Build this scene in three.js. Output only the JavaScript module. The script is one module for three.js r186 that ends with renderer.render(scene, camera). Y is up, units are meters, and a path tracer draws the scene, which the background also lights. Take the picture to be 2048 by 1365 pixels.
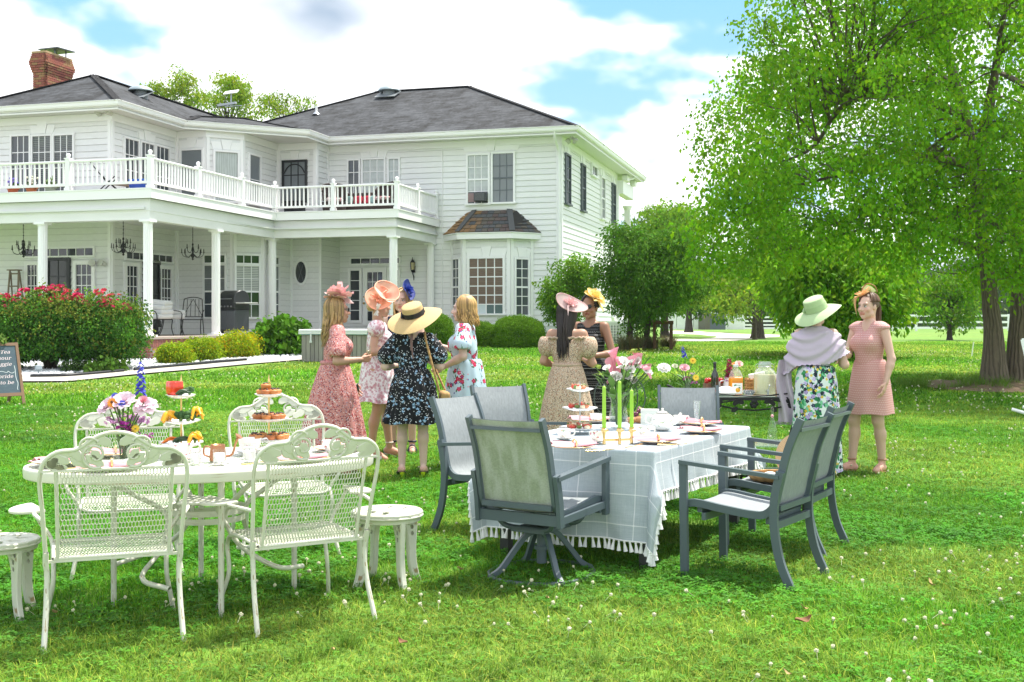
import*as THREE from 'three';
import{mergeGeometries,mergeVertices}from 'three/addons/utils/BufferGeometryUtils.js';
import{RoundedBoxGeometry}from 'three/addons/geometries/RoundedBoxGeometry.js';
// ---------------------------------------------------------------- camera, sky, sun, exposure
const scene=new THREE.Scene();
const camera=new THREE.PerspectiveCamera(33.06,2048 / 1365,0.1,900);
camera.position.set(0,1.45,0);
camera.lookAt(0,1.45,-10);
camera.setViewOffset(2048,1365,0,37.5,2048,1365);
camera.updateProjectionMatrix();
const renderer=new THREE.WebGLRenderer({antialias:true});
renderer.toneMapping=THREE.LinearToneMapping;
renderer.toneMappingExposure=2.0;
renderer.shadowMap.enabled=true;
const sun=new THREE.DirectionalLight(0xffffff,4.0);
sun.color.setRGB(1,0.95,0.86);
const SUN=new THREE.Vector3(0.30,0.90,-0.22).normalize();
sun.position.copy(SUN).multiplyScalar(90).add(new THREE.Vector3(0,0,-22));
sun.target.position.set(0,0,-22);
sun.castShadow=true;
sun.shadow.radius=3;
sun.shadow.mapSize.set(4096,4096);
Object.assign(sun.shadow.camera,{left:-45,right:45,top:45,bottom:-45,near:1,far:200});
scene.add(sun,sun.target);
// ---------------------------------------------------------------- small tools
function rng(s){s=s>>>0;return()=>{s=(s + 0x6d2b79f5)|0;let t=Math.imul(s ^(s>>>15),1|s);t=(t + Math.imul(t ^(t>>>7),61|t))^ t;return((t ^(t>>>14))>>>0)/ 4294967296;};}
const V=(x,y,z)=>new THREE.Vector3(x,y,z);
const{clamp,lerp,smoothstep}=THREE.MathUtils;
const PI=Math.PI,TAU=PI*2;
// value noise, lattice of hashes
function hash3(x,y,z){let h=Math.imul(x,374761393)^ Math.imul(y,668265263)^ Math.imul(z,2147483647 ^ 0x5bd1e995);h=Math.imul(h ^(h>>>13),1274126177);return((h ^(h>>>16))>>>0)/ 4294967295;}
function vnoise(x,y,z=0){
 const ix=Math.floor(x),iy=Math.floor(y),iz=Math.floor(z);let fx=x - ix,fy=y - iy,fz=z - iz;
 fx=fx*fx*(3 - 2*fx);fy=fy*fy*(3 - 2*fy);fz=fz*fz*(3 - 2*fz);
 const L=(a,b,t)=>a +(b - a)*t,h=(i,j,k)=>hash3(ix + i,iy + j,iz + k);
 return L(L(L(h(0,0,0),h(1,0,0),fx),L(h(0,1,0),h(1,1,0),fx),fy),L(L(h(0,0,1),h(1,0,1),fx),L(h(0,1,1),h(1,1,1),fx),fy),fz);
}
function fbm(x,y,z=0,o=4){let s=0,a=0.5,n=0;for(let i=0;i<o;i++){s +=a*vnoise(x,y,z);n +=a;a*=0.5;x=x*2.03 + 17.1;y=y*2.03 + 5.7;z=z*2.03 + 3.1;}return s / n;}
// sky: air and clouds, computed for every direction
{
 const W=3072,H=1536,d=new Float32Array(W*H*4);
 // gaps in the cloud: azimuth from the view axis, elevation, half widths, depth
 const gaps=[[-21.5,15.6,2.2,1.6,1.2],[-17,13.6,4.5,0.9,0.6],[6.2,16.4,4.0,1.2,1.5],[9.5,15.9,2,0.9,0.9],[2.6,11.8,1.6,1.2,0.5],[4.6,10.3,1.3,1.3,0.45],[0.2,12.8,1.5,0.8,0.5],[19,15,2,2,0.8],
 [60,30,14,7,1],[120,22,12,6,1],[-80,28,16,8,1],[-140,35,14,9,1],[170,25,12,6,1],[20,50,20,8,1],[-50,60,20,10,1]];
 for(let r=0;r<H;r++){
 const up=((r + 0.5)/ H - 0.5)*PI,y=Math.sin(up),c=Math.cos(up),el=up*180 / PI;
 for(let q=0;q<W;q++){
 const ro=((q + 0.5)/ W - 0.5)*TAU,x=Math.cos(ro)*c,z=Math.sin(ro)*c,i=(r*W + q)*4;
 let R,G,B;
 if(y<=0){R=0.55;G=0.58;B=0.52;}else{
 let az=Math.atan2(x,-z)*180 / PI;
 const e2=Math.max(y,0.03),px=x /(e2 + 0.32),pz=z /(e2 + 0.32);
 const n=fbm(px*5.2 + 3,pz*5.2 + 8,y*9,6),wisp=fbm(px*15,pz*15,y*26 + 4,4);
 let g=0;
 for(const k of gaps){const dx=(az - k[0])/ k[2],dy=(el - k[1])/ k[3],q2=dx*dx + dy*dy;if(q2<6)g +=k[4]*Math.exp(-q2);}
 const cover=smoothstep(n +(wisp - 0.5)*0.35 + 0.17 - g*0.38 + 0.3*Math.exp(-(((az + 8.4)/ 5)**2)-(((el - 14.5)/ 2.2)**2)),0.37,0.64);
 const t=Math.pow(clamp(y,0,1),0.5);
 const br=lerp(0.46,0.05,Math.min(1,t*1.25)),bg=lerp(0.60,0.20,t),bb=lerp(0.76,0.52,t);
 // cloud body: bright rims, blue-grey bellies
 const belly=smoothstep(fbm(px*3.1 + 21,pz*3.1 + 2,y*6,4),0.44,0.68)*0.6 + 0.9*Math.exp(-(((az + 8.4)/ 6)**2)-(((el - 15.6)/ 3)**2))*clamp(0.1 + 1.7*(fbm(px*7 + 2,pz*7,y*16,4)- 0.1),0,1.1);
 const w=clamp(belly,0,1),lum=0.90 +(wisp - 0.5)*0.5;
 R=lerp(br,lerp(lum,0.22,w),cover);G=lerp(bg,lerp(lum,0.29,w),cover);B=lerp(bb,lerp(lum*1.01,0.38,w),cover);
 }
 d[i]=R;d[i + 1]=G;d[i + 2]=B;d[i + 3]=1;
 }
 }
 const t=new THREE.DataTexture(d,W,H,THREE.RGBAFormat,THREE.FloatType);
 t.mapping=THREE.EquirectangularReflectionMapping;t.magFilter=t.minFilter=THREE.LinearFilter;t.needsUpdate=true;
 scene.background=t;scene.environment=t;
}
scene.fog=new THREE.FogExp2(0xd8e4ee,0.00022);
// ---------------------------------------------------------------- geometry and naming helpers
const used={};
function numbered(n){const k=(used[n]=(used[n]??-1)+ 1);return k?n + '_' + String(k).padStart(3,'0'):n;}
function obj(name,geo,mat,parent,data){
 const m=new THREE.Mesh(Array.isArray(geo)?join(geo):geo,mat);
 m.castShadow=m.receiveShadow=true;m.name=parent?name:numbered(name);
 (parent||scene).add(m);if(data)Object.assign(m.userData,data);return m;
}
function thing(name,label,category,pos=[0,0,0],turn=0,group){
 const o=new THREE.Group();o.name=numbered(name);scene.add(o);o.position.set(...pos);o.rotation.y=turn;
 o.userData={label,category};if(group)o.userData.group=group;return o;
}
function part(name,parent,data){const g=new THREE.Group();g.name=name;parent.add(g);if(data)Object.assign(g.userData,data);return g;}
function tag(o,label,category,group){Object.assign(o.userData,{label,category});if(group)o.userData.group=group;return o;}
function dup(root,label,pos,turn){const r=root.clone();r.name=numbered(root.name.replace(/_\d{3}$/,''));r.userData={...root.userData,label};scene.add(r);if(pos)r.position.set(...pos);if(turn !==undefined)r.rotation.set(0,turn,0);return r;}
function struct(name,geo,mat,parent){return obj(name,geo,mat,parent,{kind:'structure'});}
function inst(name,geo,mat,mats,parent,colors,kind='stuff'){
 const m=new THREE.InstancedMesh(geo,mat,mats.length);mats.forEach((x,i)=>m.setMatrixAt(i,x));
 if(colors)colors.forEach((c,i)=>m.setColorAt(i,c));
 m.castShadow=m.receiveShadow=true;m.name=parent?name:numbered(name);(parent||scene).add(m);if(kind)m.userData.kind=kind;return m;
}
function join(list){
 list=list.flat(9).filter(Boolean);
 const col=list.some((g)=>g.attributes.color);
 let nv=0,ni=0;for(const g of list){nv +=g.attributes.position.count;ni +=g.index?g.index.count:g.attributes.position.count;}
 const P=new Float32Array(nv*3),N=new Float32Array(nv*3),U=new Float32Array(nv*2),C=col?new Float32Array(nv*3).fill(1):null,I=new Uint32Array(ni);
 let v=0,k=0;
 for(const g of list){
 const a=g.attributes,n=a.position.count;if(!a.normal)g.computeVertexNormals();
 P.set(a.position.array.subarray(0,n*3),v*3);N.set(g.attributes.normal.array.subarray(0,n*3),v*3);if(a.uv)U.set(a.uv.array.subarray(0,n*2),v*2);if(col&&a.color)C.set(a.color.array.subarray(0,n*3),v*3);
 if(g.index)for(let i=0;i<g.index.count;i++)I[k++]=g.index.array[i]+ v;else for(let i=0;i<n;i++)I[k++]=i + v;
 v +=n;
 }
 const o=new THREE.BufferGeometry();o.setAttribute('position',new THREE.BufferAttribute(P,3));o.setAttribute('normal',new THREE.BufferAttribute(N,3));o.setAttribute('uv',new THREE.BufferAttribute(U,2));
 if(C)o.setAttribute('color',new THREE.BufferAttribute(C,3));o.setIndex(new THREE.BufferAttribute(I,1));return o;
}
const MT=(pos=[0,0,0],rot=[0,0,0],s=1)=>new THREE.Matrix4().compose(V(...pos),new THREE.Quaternion().setFromEuler(new THREE.Euler(...rot,'YXZ')),Array.isArray(s)?V(...s):V(s,s,s));
const mv=(g,pos,rot,s)=>g.applyMatrix4(MT(pos,rot,s));
// box with uv in metres
function box(w,h,d,x=0,y=0,z=0,rot){
 const g=new THREE.BoxGeometry(w,h,d),p=g.attributes.position,n=g.attributes.normal,u=g.attributes.uv;
 for(let i=0;i<p.count;i++){const ax=Math.abs(n.getX(i)),ay=Math.abs(n.getY(i));if(ax>0.5)u.setXY(i,p.getZ(i),p.getY(i));else if(ay>0.5)u.setXY(i,p.getX(i),p.getZ(i));else u.setXY(i,p.getX(i),p.getY(i));}
 return mv(g,[x,y,z],rot);
}
const rbox=(w,h,d,r,x=0,y=0,z=0,rot)=>mv(new RoundedBoxGeometry(w,h,d,2,r),[x,y,z],rot);
const sph=(r,x=0,y=0,z=0,s=1,ws=10,hs=8)=>mv(new THREE.SphereGeometry(r,ws,hs),[x,y,z],[0,0,0],s);
const cyl=(r0,r1,h,x=0,y=0,z=0,n=12,rot,open=false)=>mv(new THREE.CylinderGeometry(r1,r0,h,n,1,open),[x,y,z],rot);
const lathe=(pts,n=20)=>new THREE.LatheGeometry(pts.map((p)=>new THREE.Vector2(p[0],p[1])),n);
const torus=(R,r,x=0,y=0,z=0,rot,n=20,m=6)=>mv(new THREE.TorusGeometry(R,r,m,n),[x,y,z],rot);
// straight bar with a rectangular section between two points
function bar(p,q,w,d,up=V(0,1,0),bev=0){
 p=Array.isArray(p)?V(...p):p;q=Array.isArray(q)?V(...q):q;
 const y=q.clone().sub(p),L=y.length();y.normalize();
 let x=up.clone().cross(y);if(x.lengthSq()<1e-6)x=V(1,0,0).cross(y).lengthSq()>1e-6?V(1,0,0):V(0,0,1);x.sub(y.clone().multiplyScalar(x.dot(y))).normalize();
 const z=x.clone().cross(y),g=bev?new RoundedBoxGeometry(w,L,d,1,bev):new THREE.BoxGeometry(w,L,d);
 return g.applyMatrix4(new THREE.Matrix4().makeBasis(x,y,z).setPosition(p.clone().add(q).multiplyScalar(0.5)));
}
// tube through points; r is a number or a function of t
function tube(pts,r,n=16,m=6,closed=false,curve=true){
 pts=pts.map((p)=>(Array.isArray(p)?V(...p):p));
 let c;if(curve&&pts.length>2)c=new THREE.CatmullRomCurve3(pts,closed,'centripetal');else{c=new THREE.CurvePath();for(let i=1;i<pts.length;i++)c.add(new THREE.LineCurve3(pts[i - 1],pts[i]));}
 const rf=typeof r==='function'?r:()=>r,g=new THREE.TubeGeometry(c,n,1,m,closed),p=g.attributes.position,nn=g.attributes.normal;
 for(let i=0;i<p.count;i++){const k=Math.floor(i /(m + 1)),q=rf(k / n)- 1;p.setXYZ(i,p.getX(i)+ nn.getX(i)*q,p.getY(i)+ nn.getY(i)*q,p.getZ(i)+ nn.getZ(i)*q);}
 if(!closed){
 const ix=Array.from(g.index.array),cap=(k,flip)=>{for(let j=1;j<m - 1;j++){const b=k*(m + 1);flip?ix.push(b,b + j,b + j + 1):ix.push(b,b + j + 1,b + j);}};
 cap(0,false);cap(n,true);g.setIndex(ix);
 }
 return g;
}
// surface from f(u, v) -> [x, y, z]; uv scaled by su, sv
function surf(f,nu,nv,su=1,sv=1){
 const P=[],U=[],I=[];
 for(let j=0;j<=nv;j++)for(let i=0;i<=nu;i++){const p=f(i / nu,j / nv);P.push(p[0],p[1],p[2]);U.push(p[3]??(i / nu)*su,p[4]??(j / nv)*sv);}
 for(let j=0;j<nv;j++)for(let i=0;i<nu;i++){const a=j*(nu + 1)+ i,b=a + 1,c=a + nu + 1,e=c + 1;I.push(a,b,e,a,e,c);}
 const g=new THREE.BufferGeometry();g.setAttribute('position',new THREE.Float32BufferAttribute(P,3));g.setAttribute('uv',new THREE.Float32BufferAttribute(U,2));g.setIndex(I);g.computeVertexNormals();return g;
}
function poly(faces){
 const P=[],U=[],I=[];
 for(const f of faces){const b=P.length / 3;for(const p of f){P.push(p[0],p[1],p[2]);U.push(p[3]??0,p[4]??0);}for(let i=1;i<f.length - 1;i++)I.push(b,b + i,b + i + 1);}
 const g=new THREE.BufferGeometry();g.setAttribute('position',new THREE.Float32BufferAttribute(P,3));g.setAttribute('uv',new THREE.Float32BufferAttribute(U,2));g.setIndex(I);g.computeVertexNormals();return g;
}
const flipX=(g)=>{g.applyMatrix4(new THREE.Matrix4().makeScale(-1,1,1));if(g.index){const a=g.index.array;for(let i=0;i<a.length;i +=3){const t=a[i];a[i]=a[i + 1];a[i + 1]=t;}}else for(const k of Object.keys(g.attributes)){const q=g.attributes[k],n=q.itemSize,a=q.array;for(let i=0;i + 2<q.count;i +=3)for(let c=0;c<n;c++){const t=a[i*n + c];a[i*n + c]=a[(i + 1)*n + c];a[(i + 1)*n + c]=t;}}return g;};
const shapeOf=(pts,holes)=>{const s=new THREE.Shape(pts.map((p)=>new THREE.Vector2(p[0],p[1])));for(const h of holes||[])s.holes.push(new THREE.Path(h.map((p)=>new THREE.Vector2(p[0],p[1]))));return s;};
const ext=(shape,depth,bevel=0)=>new THREE.ExtrudeGeometry(shape,{depth,bevelEnabled:bevel>0,bevelSize:bevel,bevelThickness:bevel,bevelSegments:1,curveSegments:8,steps:1});
// ---------------------------------------------------------------- materials
function canvasTex(w,h,draw,srgb=true,rx=1,ry=1){const c=document.createElement('canvas');c.width=w;c.height=h;draw(c.getContext('2d'),w,h);const t=new THREE.CanvasTexture(c);if(srgb)t.colorSpace=THREE.SRGBColorSpace;t.wrapS=t.wrapT=THREE.RepeatWrapping;t.repeat.set(rx,ry);return t;}
function dataTex(w,h,f,rx=1,ry=1){
 const d=new Uint8Array(w*h*4);for(let j=0;j<h;j++)for(let i=0;i<w;i++){const c=f(i / w,j / h),k=(j*w + i)*4;for(let q=0;q<3;q++)d[k + q]=clamp(Math.round((c[q]??c[0])*255),0,255);d[k + 3]=255;}
 const t=new THREE.DataTexture(d,w,h);t.wrapS=t.wrapT=THREE.RepeatWrapping;t.magFilter=t.minFilter=THREE.LinearFilter;t.repeat.set(rx,ry);t.needsUpdate=true;return t;
}
function tileNoise(u,v,n,o=4,s=0){
 let r=0,a=0.5,w=0;for(let k=0;k<o;k++){const x=u*n,y=v*n,ix=Math.floor(x),iy=Math.floor(y);let fx=x - ix,fy=y - iy;fx=fx*fx*(3 - 2*fx);fy=fy*fy*(3 - 2*fy);const h=(i,j)=>hash3((ix + i)% n,(iy + j)% n,s + k*7);r +=a*lerp(lerp(h(0,0),h(1,0),fx),lerp(h(0,1),h(1,1),fx),fy);w +=a;a*=0.5;n*=2;}return r / w;
}
function mat(c,rough=0.6,o={}){
 const phys=['transmission','clearcoat','sheen','thickness','ior','attenuationColor'].some((k)=>k in o);
 const m=new(phys?THREE.MeshPhysicalMaterial:THREE.MeshStandardMaterial)({roughness:rough,...o});
 m.color.setRGB(...(c.length?c:[c,c,c]));m.side=THREE.DoubleSide;return m;
}
const grime=dataTex(256,256,(u,v)=>{const n=0.86 + 0.14*tileNoise(u,v,4,5);return[n,n,n*0.99];});
const fineBump=dataTex(256,256,(u,v)=>[tileNoise(u,v,32,3,5)]);
const M={
 white:mat([0.86,0.865,0.87],0.45,{map:grime}),trim:mat([0.88,0.885,0.89],0.4),dark:mat([0.012,0.014,0.016],0.35),iron:mat([0.012,0.012,0.013],0.45,{metalness:0.3}),
 glass:mat([0.035,0.042,0.05],0.06,{clearcoat:0.5,clearcoatRoughness:0.03}),glassLit:mat([0.52,0.58,0.56],0.25,{clearcoat:1,clearcoatRoughness:0.05}),screen:mat([0.10,0.12,0.135],0.5),blind:mat([0.62,0.64,0.62],0.5),
 brass:mat([0.55,0.36,0.13],0.3,{metalness:0.9}),gold:mat([0.83,0.58,0.25],0.28,{metalness:0.9}),copper:mat([0.50,0.24,0.13],0.35,{metalness:0.85}),steel:mat([0.5,0.52,0.54],0.35,{metalness:0.8}),
 clear:mat([0.97,0.98,0.98],0.02,{transmission:1,thickness:0,ior:1.45}),china:mat([0.84,0.84,0.83],0.15,{clearcoat:0.6}),deck:mat([0.16,0.12,0.09],0.7),concrete:mat([0.46,0.43,0.38],0.85,{map:grime}),
};
// pixel of the 2048-wide frame at a depth -> point;  ground height
const F=2300,CX=1024,HY=645,EYE=1.45;
const at=(px,py,Z)=>V((px - CX)/ F*Z,EYE -(py - HY)/ F*Z,-Z);
function gh(x,z){const Z=-z;const t=clamp((Z - 10)/ 22,0,1);let h=0.75*(t<0.1?t*t*5:t - 0.05)/ 0.95;return h +(fbm(x*0.22 + 9,Z*0.22,0,2)- 0.5)*0.05*smoothstep(Z,8,16);}
const onGround=(px,Z)=>{const x=(px - CX)/ F*Z;return[x,gh(x,-Z),-Z];};
// ---------------------------------------------------------------- the house: plan coordinates a (along the front, right), b (back), origin at its front right corner
const HROT=-0.2724,HO=V(1.47,0,-34.5);
const house=thing('house','white two storey clapboard house with dark hip roof, porch and balcony','house',[HO.x,0,HO.z],HROT);
const F1=1.10,F2=4.62,TOP=7.04,DECKB=4.387;
const hinv=new THREE.Matrix4().makeRotationY(HROT).setPosition(HO).invert();
const hcam=V(0,EYE,0).applyMatrix4(hinv);
const hdir=(px,py)=>V((px - CX)/ F,-(py - HY)/ F,-1).transformDirection(hinv).multiplyScalar(Math.hypot((px - CX)/ F,(py - HY)/ F,1));
const fromHouse=(a,b,y)=>V(a,y,-b).applyMatrix4(new THREE.Matrix4().makeRotationY(HROT).setPosition(HO));
const wood=[mat([0.89,0.90,0.91],0.5,{map:grime}),mat([0.85,0.862,0.872],0.5,{map:grime}),mat([0.90,0.908,0.912],0.5,{map:grime})];
const EXPO=0.17,backM=mat([0.42,0.43,0.43],0.8);
const boardGeo=(()=>{const pr=[[0,0.002],[0,0.028],[EXPO - 0.006,0.006],[EXPO - 0.006,0]],f=[];const P=(x,k)=>[x,pr[k][0],pr[k][1],x*4,pr[k][0]];f.push([P(0,1),P(1,1),P(1,2),P(0,2)],[P(0,0),P(1,0),P(1,1),P(0,1)],[P(0,0),P(0,1),P(0,2),P(0,3)],[P(1,0),P(1,3),P(1,2),P(1,1)]);return poly(f);})();
const hr=rng(11);
function frameOf(w,z=0){const g=new THREE.Matrix4().makeRotationY(w.phi).setPosition(w.p0[0],0,-w.p0[1]);return g.multiply(new THREE.Matrix4().makeTranslation(0,0,z));}
function wall(p0,p1,y0,y1,boards=true,c0=0.09,c1=0.09){
 const da=p1[0]- p0[0],db=p1[1]- p0[1],L=Math.hypot(da,db),w={p0,p1,L,phi:Math.atan2(db,da)};
 const g=part('wall',house);g.position.set(p0[0],0,-p0[1]);g.rotation.y=w.phi;w.g=g;
 obj('backing',box(L,y1 - y0,0.14,L / 2,(y0 + y1)/ 2,-0.075),backM,g);
 if(boards)for(let y=y0;y<y1 - 0.02;y +=EXPO){const b=obj('siding_board',boardGeo,wood[Math.floor(hr()*3)],g);b.position.set(0.003,y,-0.005);b.scale.set(L - 0.006,Math.min(1,(y1 - y)/ EXPO),1);}
 if(c0)obj('corner_board',box(c0,y1 - y0,0.05,c0 / 2,(y0 + y1)/ 2,0.012),M.trim,g);if(c1)obj('corner_board',box(c1,y1 - y0,0.05,L - c1 / 2,(y0 + y1)/ 2,0.0125),M.trim,g);
 return w;
}
function onWall(w,px,py){
 const d=hdir(px,py),n=V(Math.sin(w.phi),0,Math.cos(w.phi)),o=V(w.p0[0],0,-w.p0[1]),t=n.dot(o.clone().sub(hcam))/ n.dot(d),p=hcam.clone().addScaledVector(d,t).sub(o);
 return[p.x*Math.cos(w.phi)- p.z*Math.sin(w.phi),p.y];
}
const unitBox=box(1,1,1);
// a window (or door) seen at pixel rectangle r on wall w
function win(w,r,cols,rows,o={}){
 const A=onWall(w,r[0],r[1]),B=onWall(w,r[2],r[3]),C=onWall(w,r[0],r[3]);
 let s0=A[0],s1=B[0],y1=A[1],y0=o.bottom??C[1];if(o.top)y1=o.top;
 const W=s1 - s0,Hh=y1 - y0,g=part(o.name||'window',house,o.label?{label:o.label}:undefined);g.position.set(w.p0[0],0,-w.p0[1]);g.rotation.y=w.phi;
 const X=(s0 + s1)/ 2,Y=(y0 + y1)/ 2,f=o.fw??0.05,fm=o.frame||M.trim,zz=o.z??0.0;
 const fr=[box(W + 2*f,f,0.085,X,y1 + f / 2,0.035 + zz),box(f,Hh,0.083,s0 - f / 2,Y,0.035 + zz),box(f,Hh,0.083,s1 + f / 2,Y,0.035 + zz)];
 fr.push(o.sill===false?box(W + 2*f,f,0.085,X,y0 - f / 2,0.035 + zz):box(W + 2*f + 0.06,0.055,0.13,X,y0 - 0.0275,0.05 + zz));
 obj('frame',fr,fm,g);
 const mu=[],mw=o.mw??0.022,gz=0.028 + zz,pm=o.pane||M.glass;
 for(let i=0;i<cols;i++)for(let j=0;j<rows;j++){const p=obj('pane',unitBox,typeof pm==='function'?pm(i,j):pm,g);p.scale.set(W / cols - 0.004,Hh / rows - 0.004,0.012);p.position.set(s0 +(i + 0.5)*W / cols,y0 +(j + 0.5)*Hh / rows,gz);p.rotation.x=(hr()- 0.5)*0.02;p.rotation.y=(hr()- 0.5)*0.02;}
 for(let i=1;i<cols;i++)mu.push(box(mw,Hh,0.02,s0 + i*W / cols,Y,gz + 0.009));
 for(let j=1;j<rows;j++)mu.push(box(W,o.sash===j?0.05:mw,o.sash===j?0.035:0.022,X,y0 + j*Hh / rows,gz +(o.sash===j?0.012:0.0085)));
 if(mu.length)obj('muntin',mu,o.muntin||fm,g);
 if(o.blind){const b=[],by0=y0 + Hh*o.blind;for(let y=by0;y<y1;y +=0.05)b.push(box(W - 0.02,0.042,0.006,X,y + 0.02,gz + 0.0075,[0.35,0,0]));obj('blind',b,o.blindMat||M.blind,g);}
 if(o.key){const k=[],kw=0.10;const tz=0.03;k.push(ext(shapeOf([[X - kw,y1 + 0.075],[X + kw,y1 + 0.075],[X + kw*1.6,y1 + 0.36],[X - kw*1.6,y1 + 0.36]]),0.05,0.004));const q=[ext(shapeOf([[s0 - f,y1 + 0.08],[X - kw - 0.012,y1 + 0.08],[X - kw*1.55 - 0.01,y1 + 0.30],[s0 - f - 0.07,y1 + 0.30]]),0.035),ext(shapeOf([[X + kw + 0.012,y1 + 0.08],[s1 + f,y1 + 0.08],[s1 + f + 0.07,y1 + 0.30],[X + kw*1.55 + 0.01,y1 + 0.30]]),0.035)];obj('lintel',[...k,...q],M.trim,g);}
 g.userData.rect=undefined;delete g.userData.rect;
 return{g,s0,s1,y0,y1,X,Y,W,Hh};
}
// mitred moulding: profile [[outwards, y]...] swept along a plan polyline
function sweep(pl,prof,closedProf=true){
 const n=pl.length,off=[];
 for(let i=0;i<n;i++){const N=(k)=>{const d=[pl[k + 1][0]- pl[k][0],pl[k + 1][1]- pl[k][1]],l=Math.hypot(...d);return[d[1]/ l,-d[0]/ l];};const a=N(Math.max(0,i - 1)),b=N(Math.min(n - 2,i)),q=1 + a[0]*b[0]+ a[1]*b[1];off.push([(a[0]+ b[0])/ q,(a[1]+ b[1])/ q]);}
 const f=[],P=(i,k)=>{const[o,y]=prof[k];return[pl[i][0]+ off[i][0]*o,y,-(pl[i][1]+ off[i][1]*o),i*2,y];},m=prof.length;
 for(let i=0;i<n - 1;i++)for(let k=0;k<(closedProf?m:m - 1);k++){const e=(k + 1)% m;f.push([P(i,k),P(i + 1,k),P(i + 1,e),P(i,e)]);}
 if(closedProf){f.push(prof.map((_,k)=>P(0,k)));f.push(prof.map((_,k)=>P(n - 1,m - 1 - k)));}
 return poly(f);
}
// --- walls
const wLF=wall([-14.56,-7.005],[-10.657,-7.005],F1,TOP),wGH=wall([-10.657,-7.005],[-10.657,-3.857],F1,TOP);
const wHI=wall([-10.657,-3.857],[-9.671,-3.857],F2,TOP),wIJ=wall([-9.671,-3.857],[-8.91,-3.096],F2,TOP),wJK=wall([-8.91,-3.096],[-8.91,-0.886],F2,TOP),wKL=wall([-8.91,-0.886],[-7.594,-0.886],F2,TOP),wLM=wall([-7.594,-0.886],[-7.594,0],F2,TOP);
const gHI=wall([-10.657,-3.857],[-8.798,-3.857],F1,4.2),gIJ=wall([-8.798,-3.857],[-8.16,-3.22],F1,4.2),gJK=wall([-8.16,-3.22],[-8.16,-1.45],F1,4.2),gKL=wall([-8.16,-1.45],[-7.2,-1.45],F1,4.2,true,0.06,0.03),gLM=wall([-7.2,-1.45],[-7.2,0],F1,4.2,true,0.03,0);
const wW=wall([-7.594,0],[0,0],0.985,TOP,true,0,0.13),wR=wall([0,0],[0,9.18],0.985,TOP,true,0.13,0.1);
for(const[p,q]of[[[0,9.18],[-14.56,9.18]],[[-14.56,9.18],[-14.56,-7.005]]])wall(p,q,0.6,TOP,false);
obj('foundation',[box(7.6,0.6,0.2,-3.8,0.68,-0.14),box(0.2,0.6,9.0,-0.14,0.68,-4.7)],mat([0.27,0.10,0.075],0.9),house);
obj('water_table',[box(7.6,0.07,0.06,-3.8,0.955,0.012),box(0.06,0.07,9.18,0.012,0.955,-4.6)],M.trim,house);
// --- eaves: soffit, fascia with gutter
const eave=[[-15.16,-7.605],[-10.057,-7.605],[-10.057,-4.46],[-7.34,-2.02],[-7.34,-0.6],[0.6,-0.6],[0.6,11.95]];
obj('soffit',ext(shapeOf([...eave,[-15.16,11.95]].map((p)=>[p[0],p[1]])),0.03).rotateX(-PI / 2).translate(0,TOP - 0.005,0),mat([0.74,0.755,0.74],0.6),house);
obj('frieze',sweep([[-14.56,-7.005],[-10.657,-7.005],[-10.657,-3.857],[-9.671,-3.857],[-8.91,-3.096],[-8.91,-0.886],[-7.594,-0.886],[-7.594,0],[0,0],[0,9.18]].map((p)=>p),[[0.03,6.82],[0.045,6.84],[0.045,7.03],[0.03,7.03]]),M.trim,house);
obj('fascia',sweep(eave,[[-0.03,7.0],[0.0,7.0],[0.0,7.19],[-0.03,7.19]]),M.trim,house);
obj('gutter',sweep(eave,[[0.003,7.085],[0.07,7.09],[0.09,7.13],[0.10,7.205],[0.125,7.21],[0.125,7.225],[0.09,7.225],[0.08,7.15],[0.003,7.12]]),M.trim,house);
// --- roofs
const shingleTex=dataTex(1024,1024,(u,v)=>{
 const r=Math.floor(v*32),c=(u*16 +(r % 2)*0.5 + hash3(r,3,1)*0.3),ci=Math.floor(c)% 16,fv=v*32 - r,n=tileNoise(u,v,8,4,2),tab=hash3(ci,r,4);
 let k=0.36 + 0.5*tab*tab + 0.9*(n - 0.5)+ 0.7*(tileNoise(u,v*0.5,16,3,9)- 0.5)+ 0.5*(tileNoise(u,v,64,2,9)- 0.5);if(fv<0.2)k*=0.45;if(c - Math.floor(c)<0.05)k*=0.7;return[k*0.98,k,k*1.03];
});
const shingleBump=dataTex(512,512,(u,v)=>{const r=v*32,f=r - Math.floor(r);return[1 - f*0.8 + 0.2*tileNoise(u,v,128,1,3)];});
const streak=(o)=>mat(o,0.9,{map:shingleTex,bumpMap:shingleBump,bumpScale:0.012});
const roofMat=streak([0.062,0.066,0.073]),capMat=mat([0.045,0.045,0.048],0.9);
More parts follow.
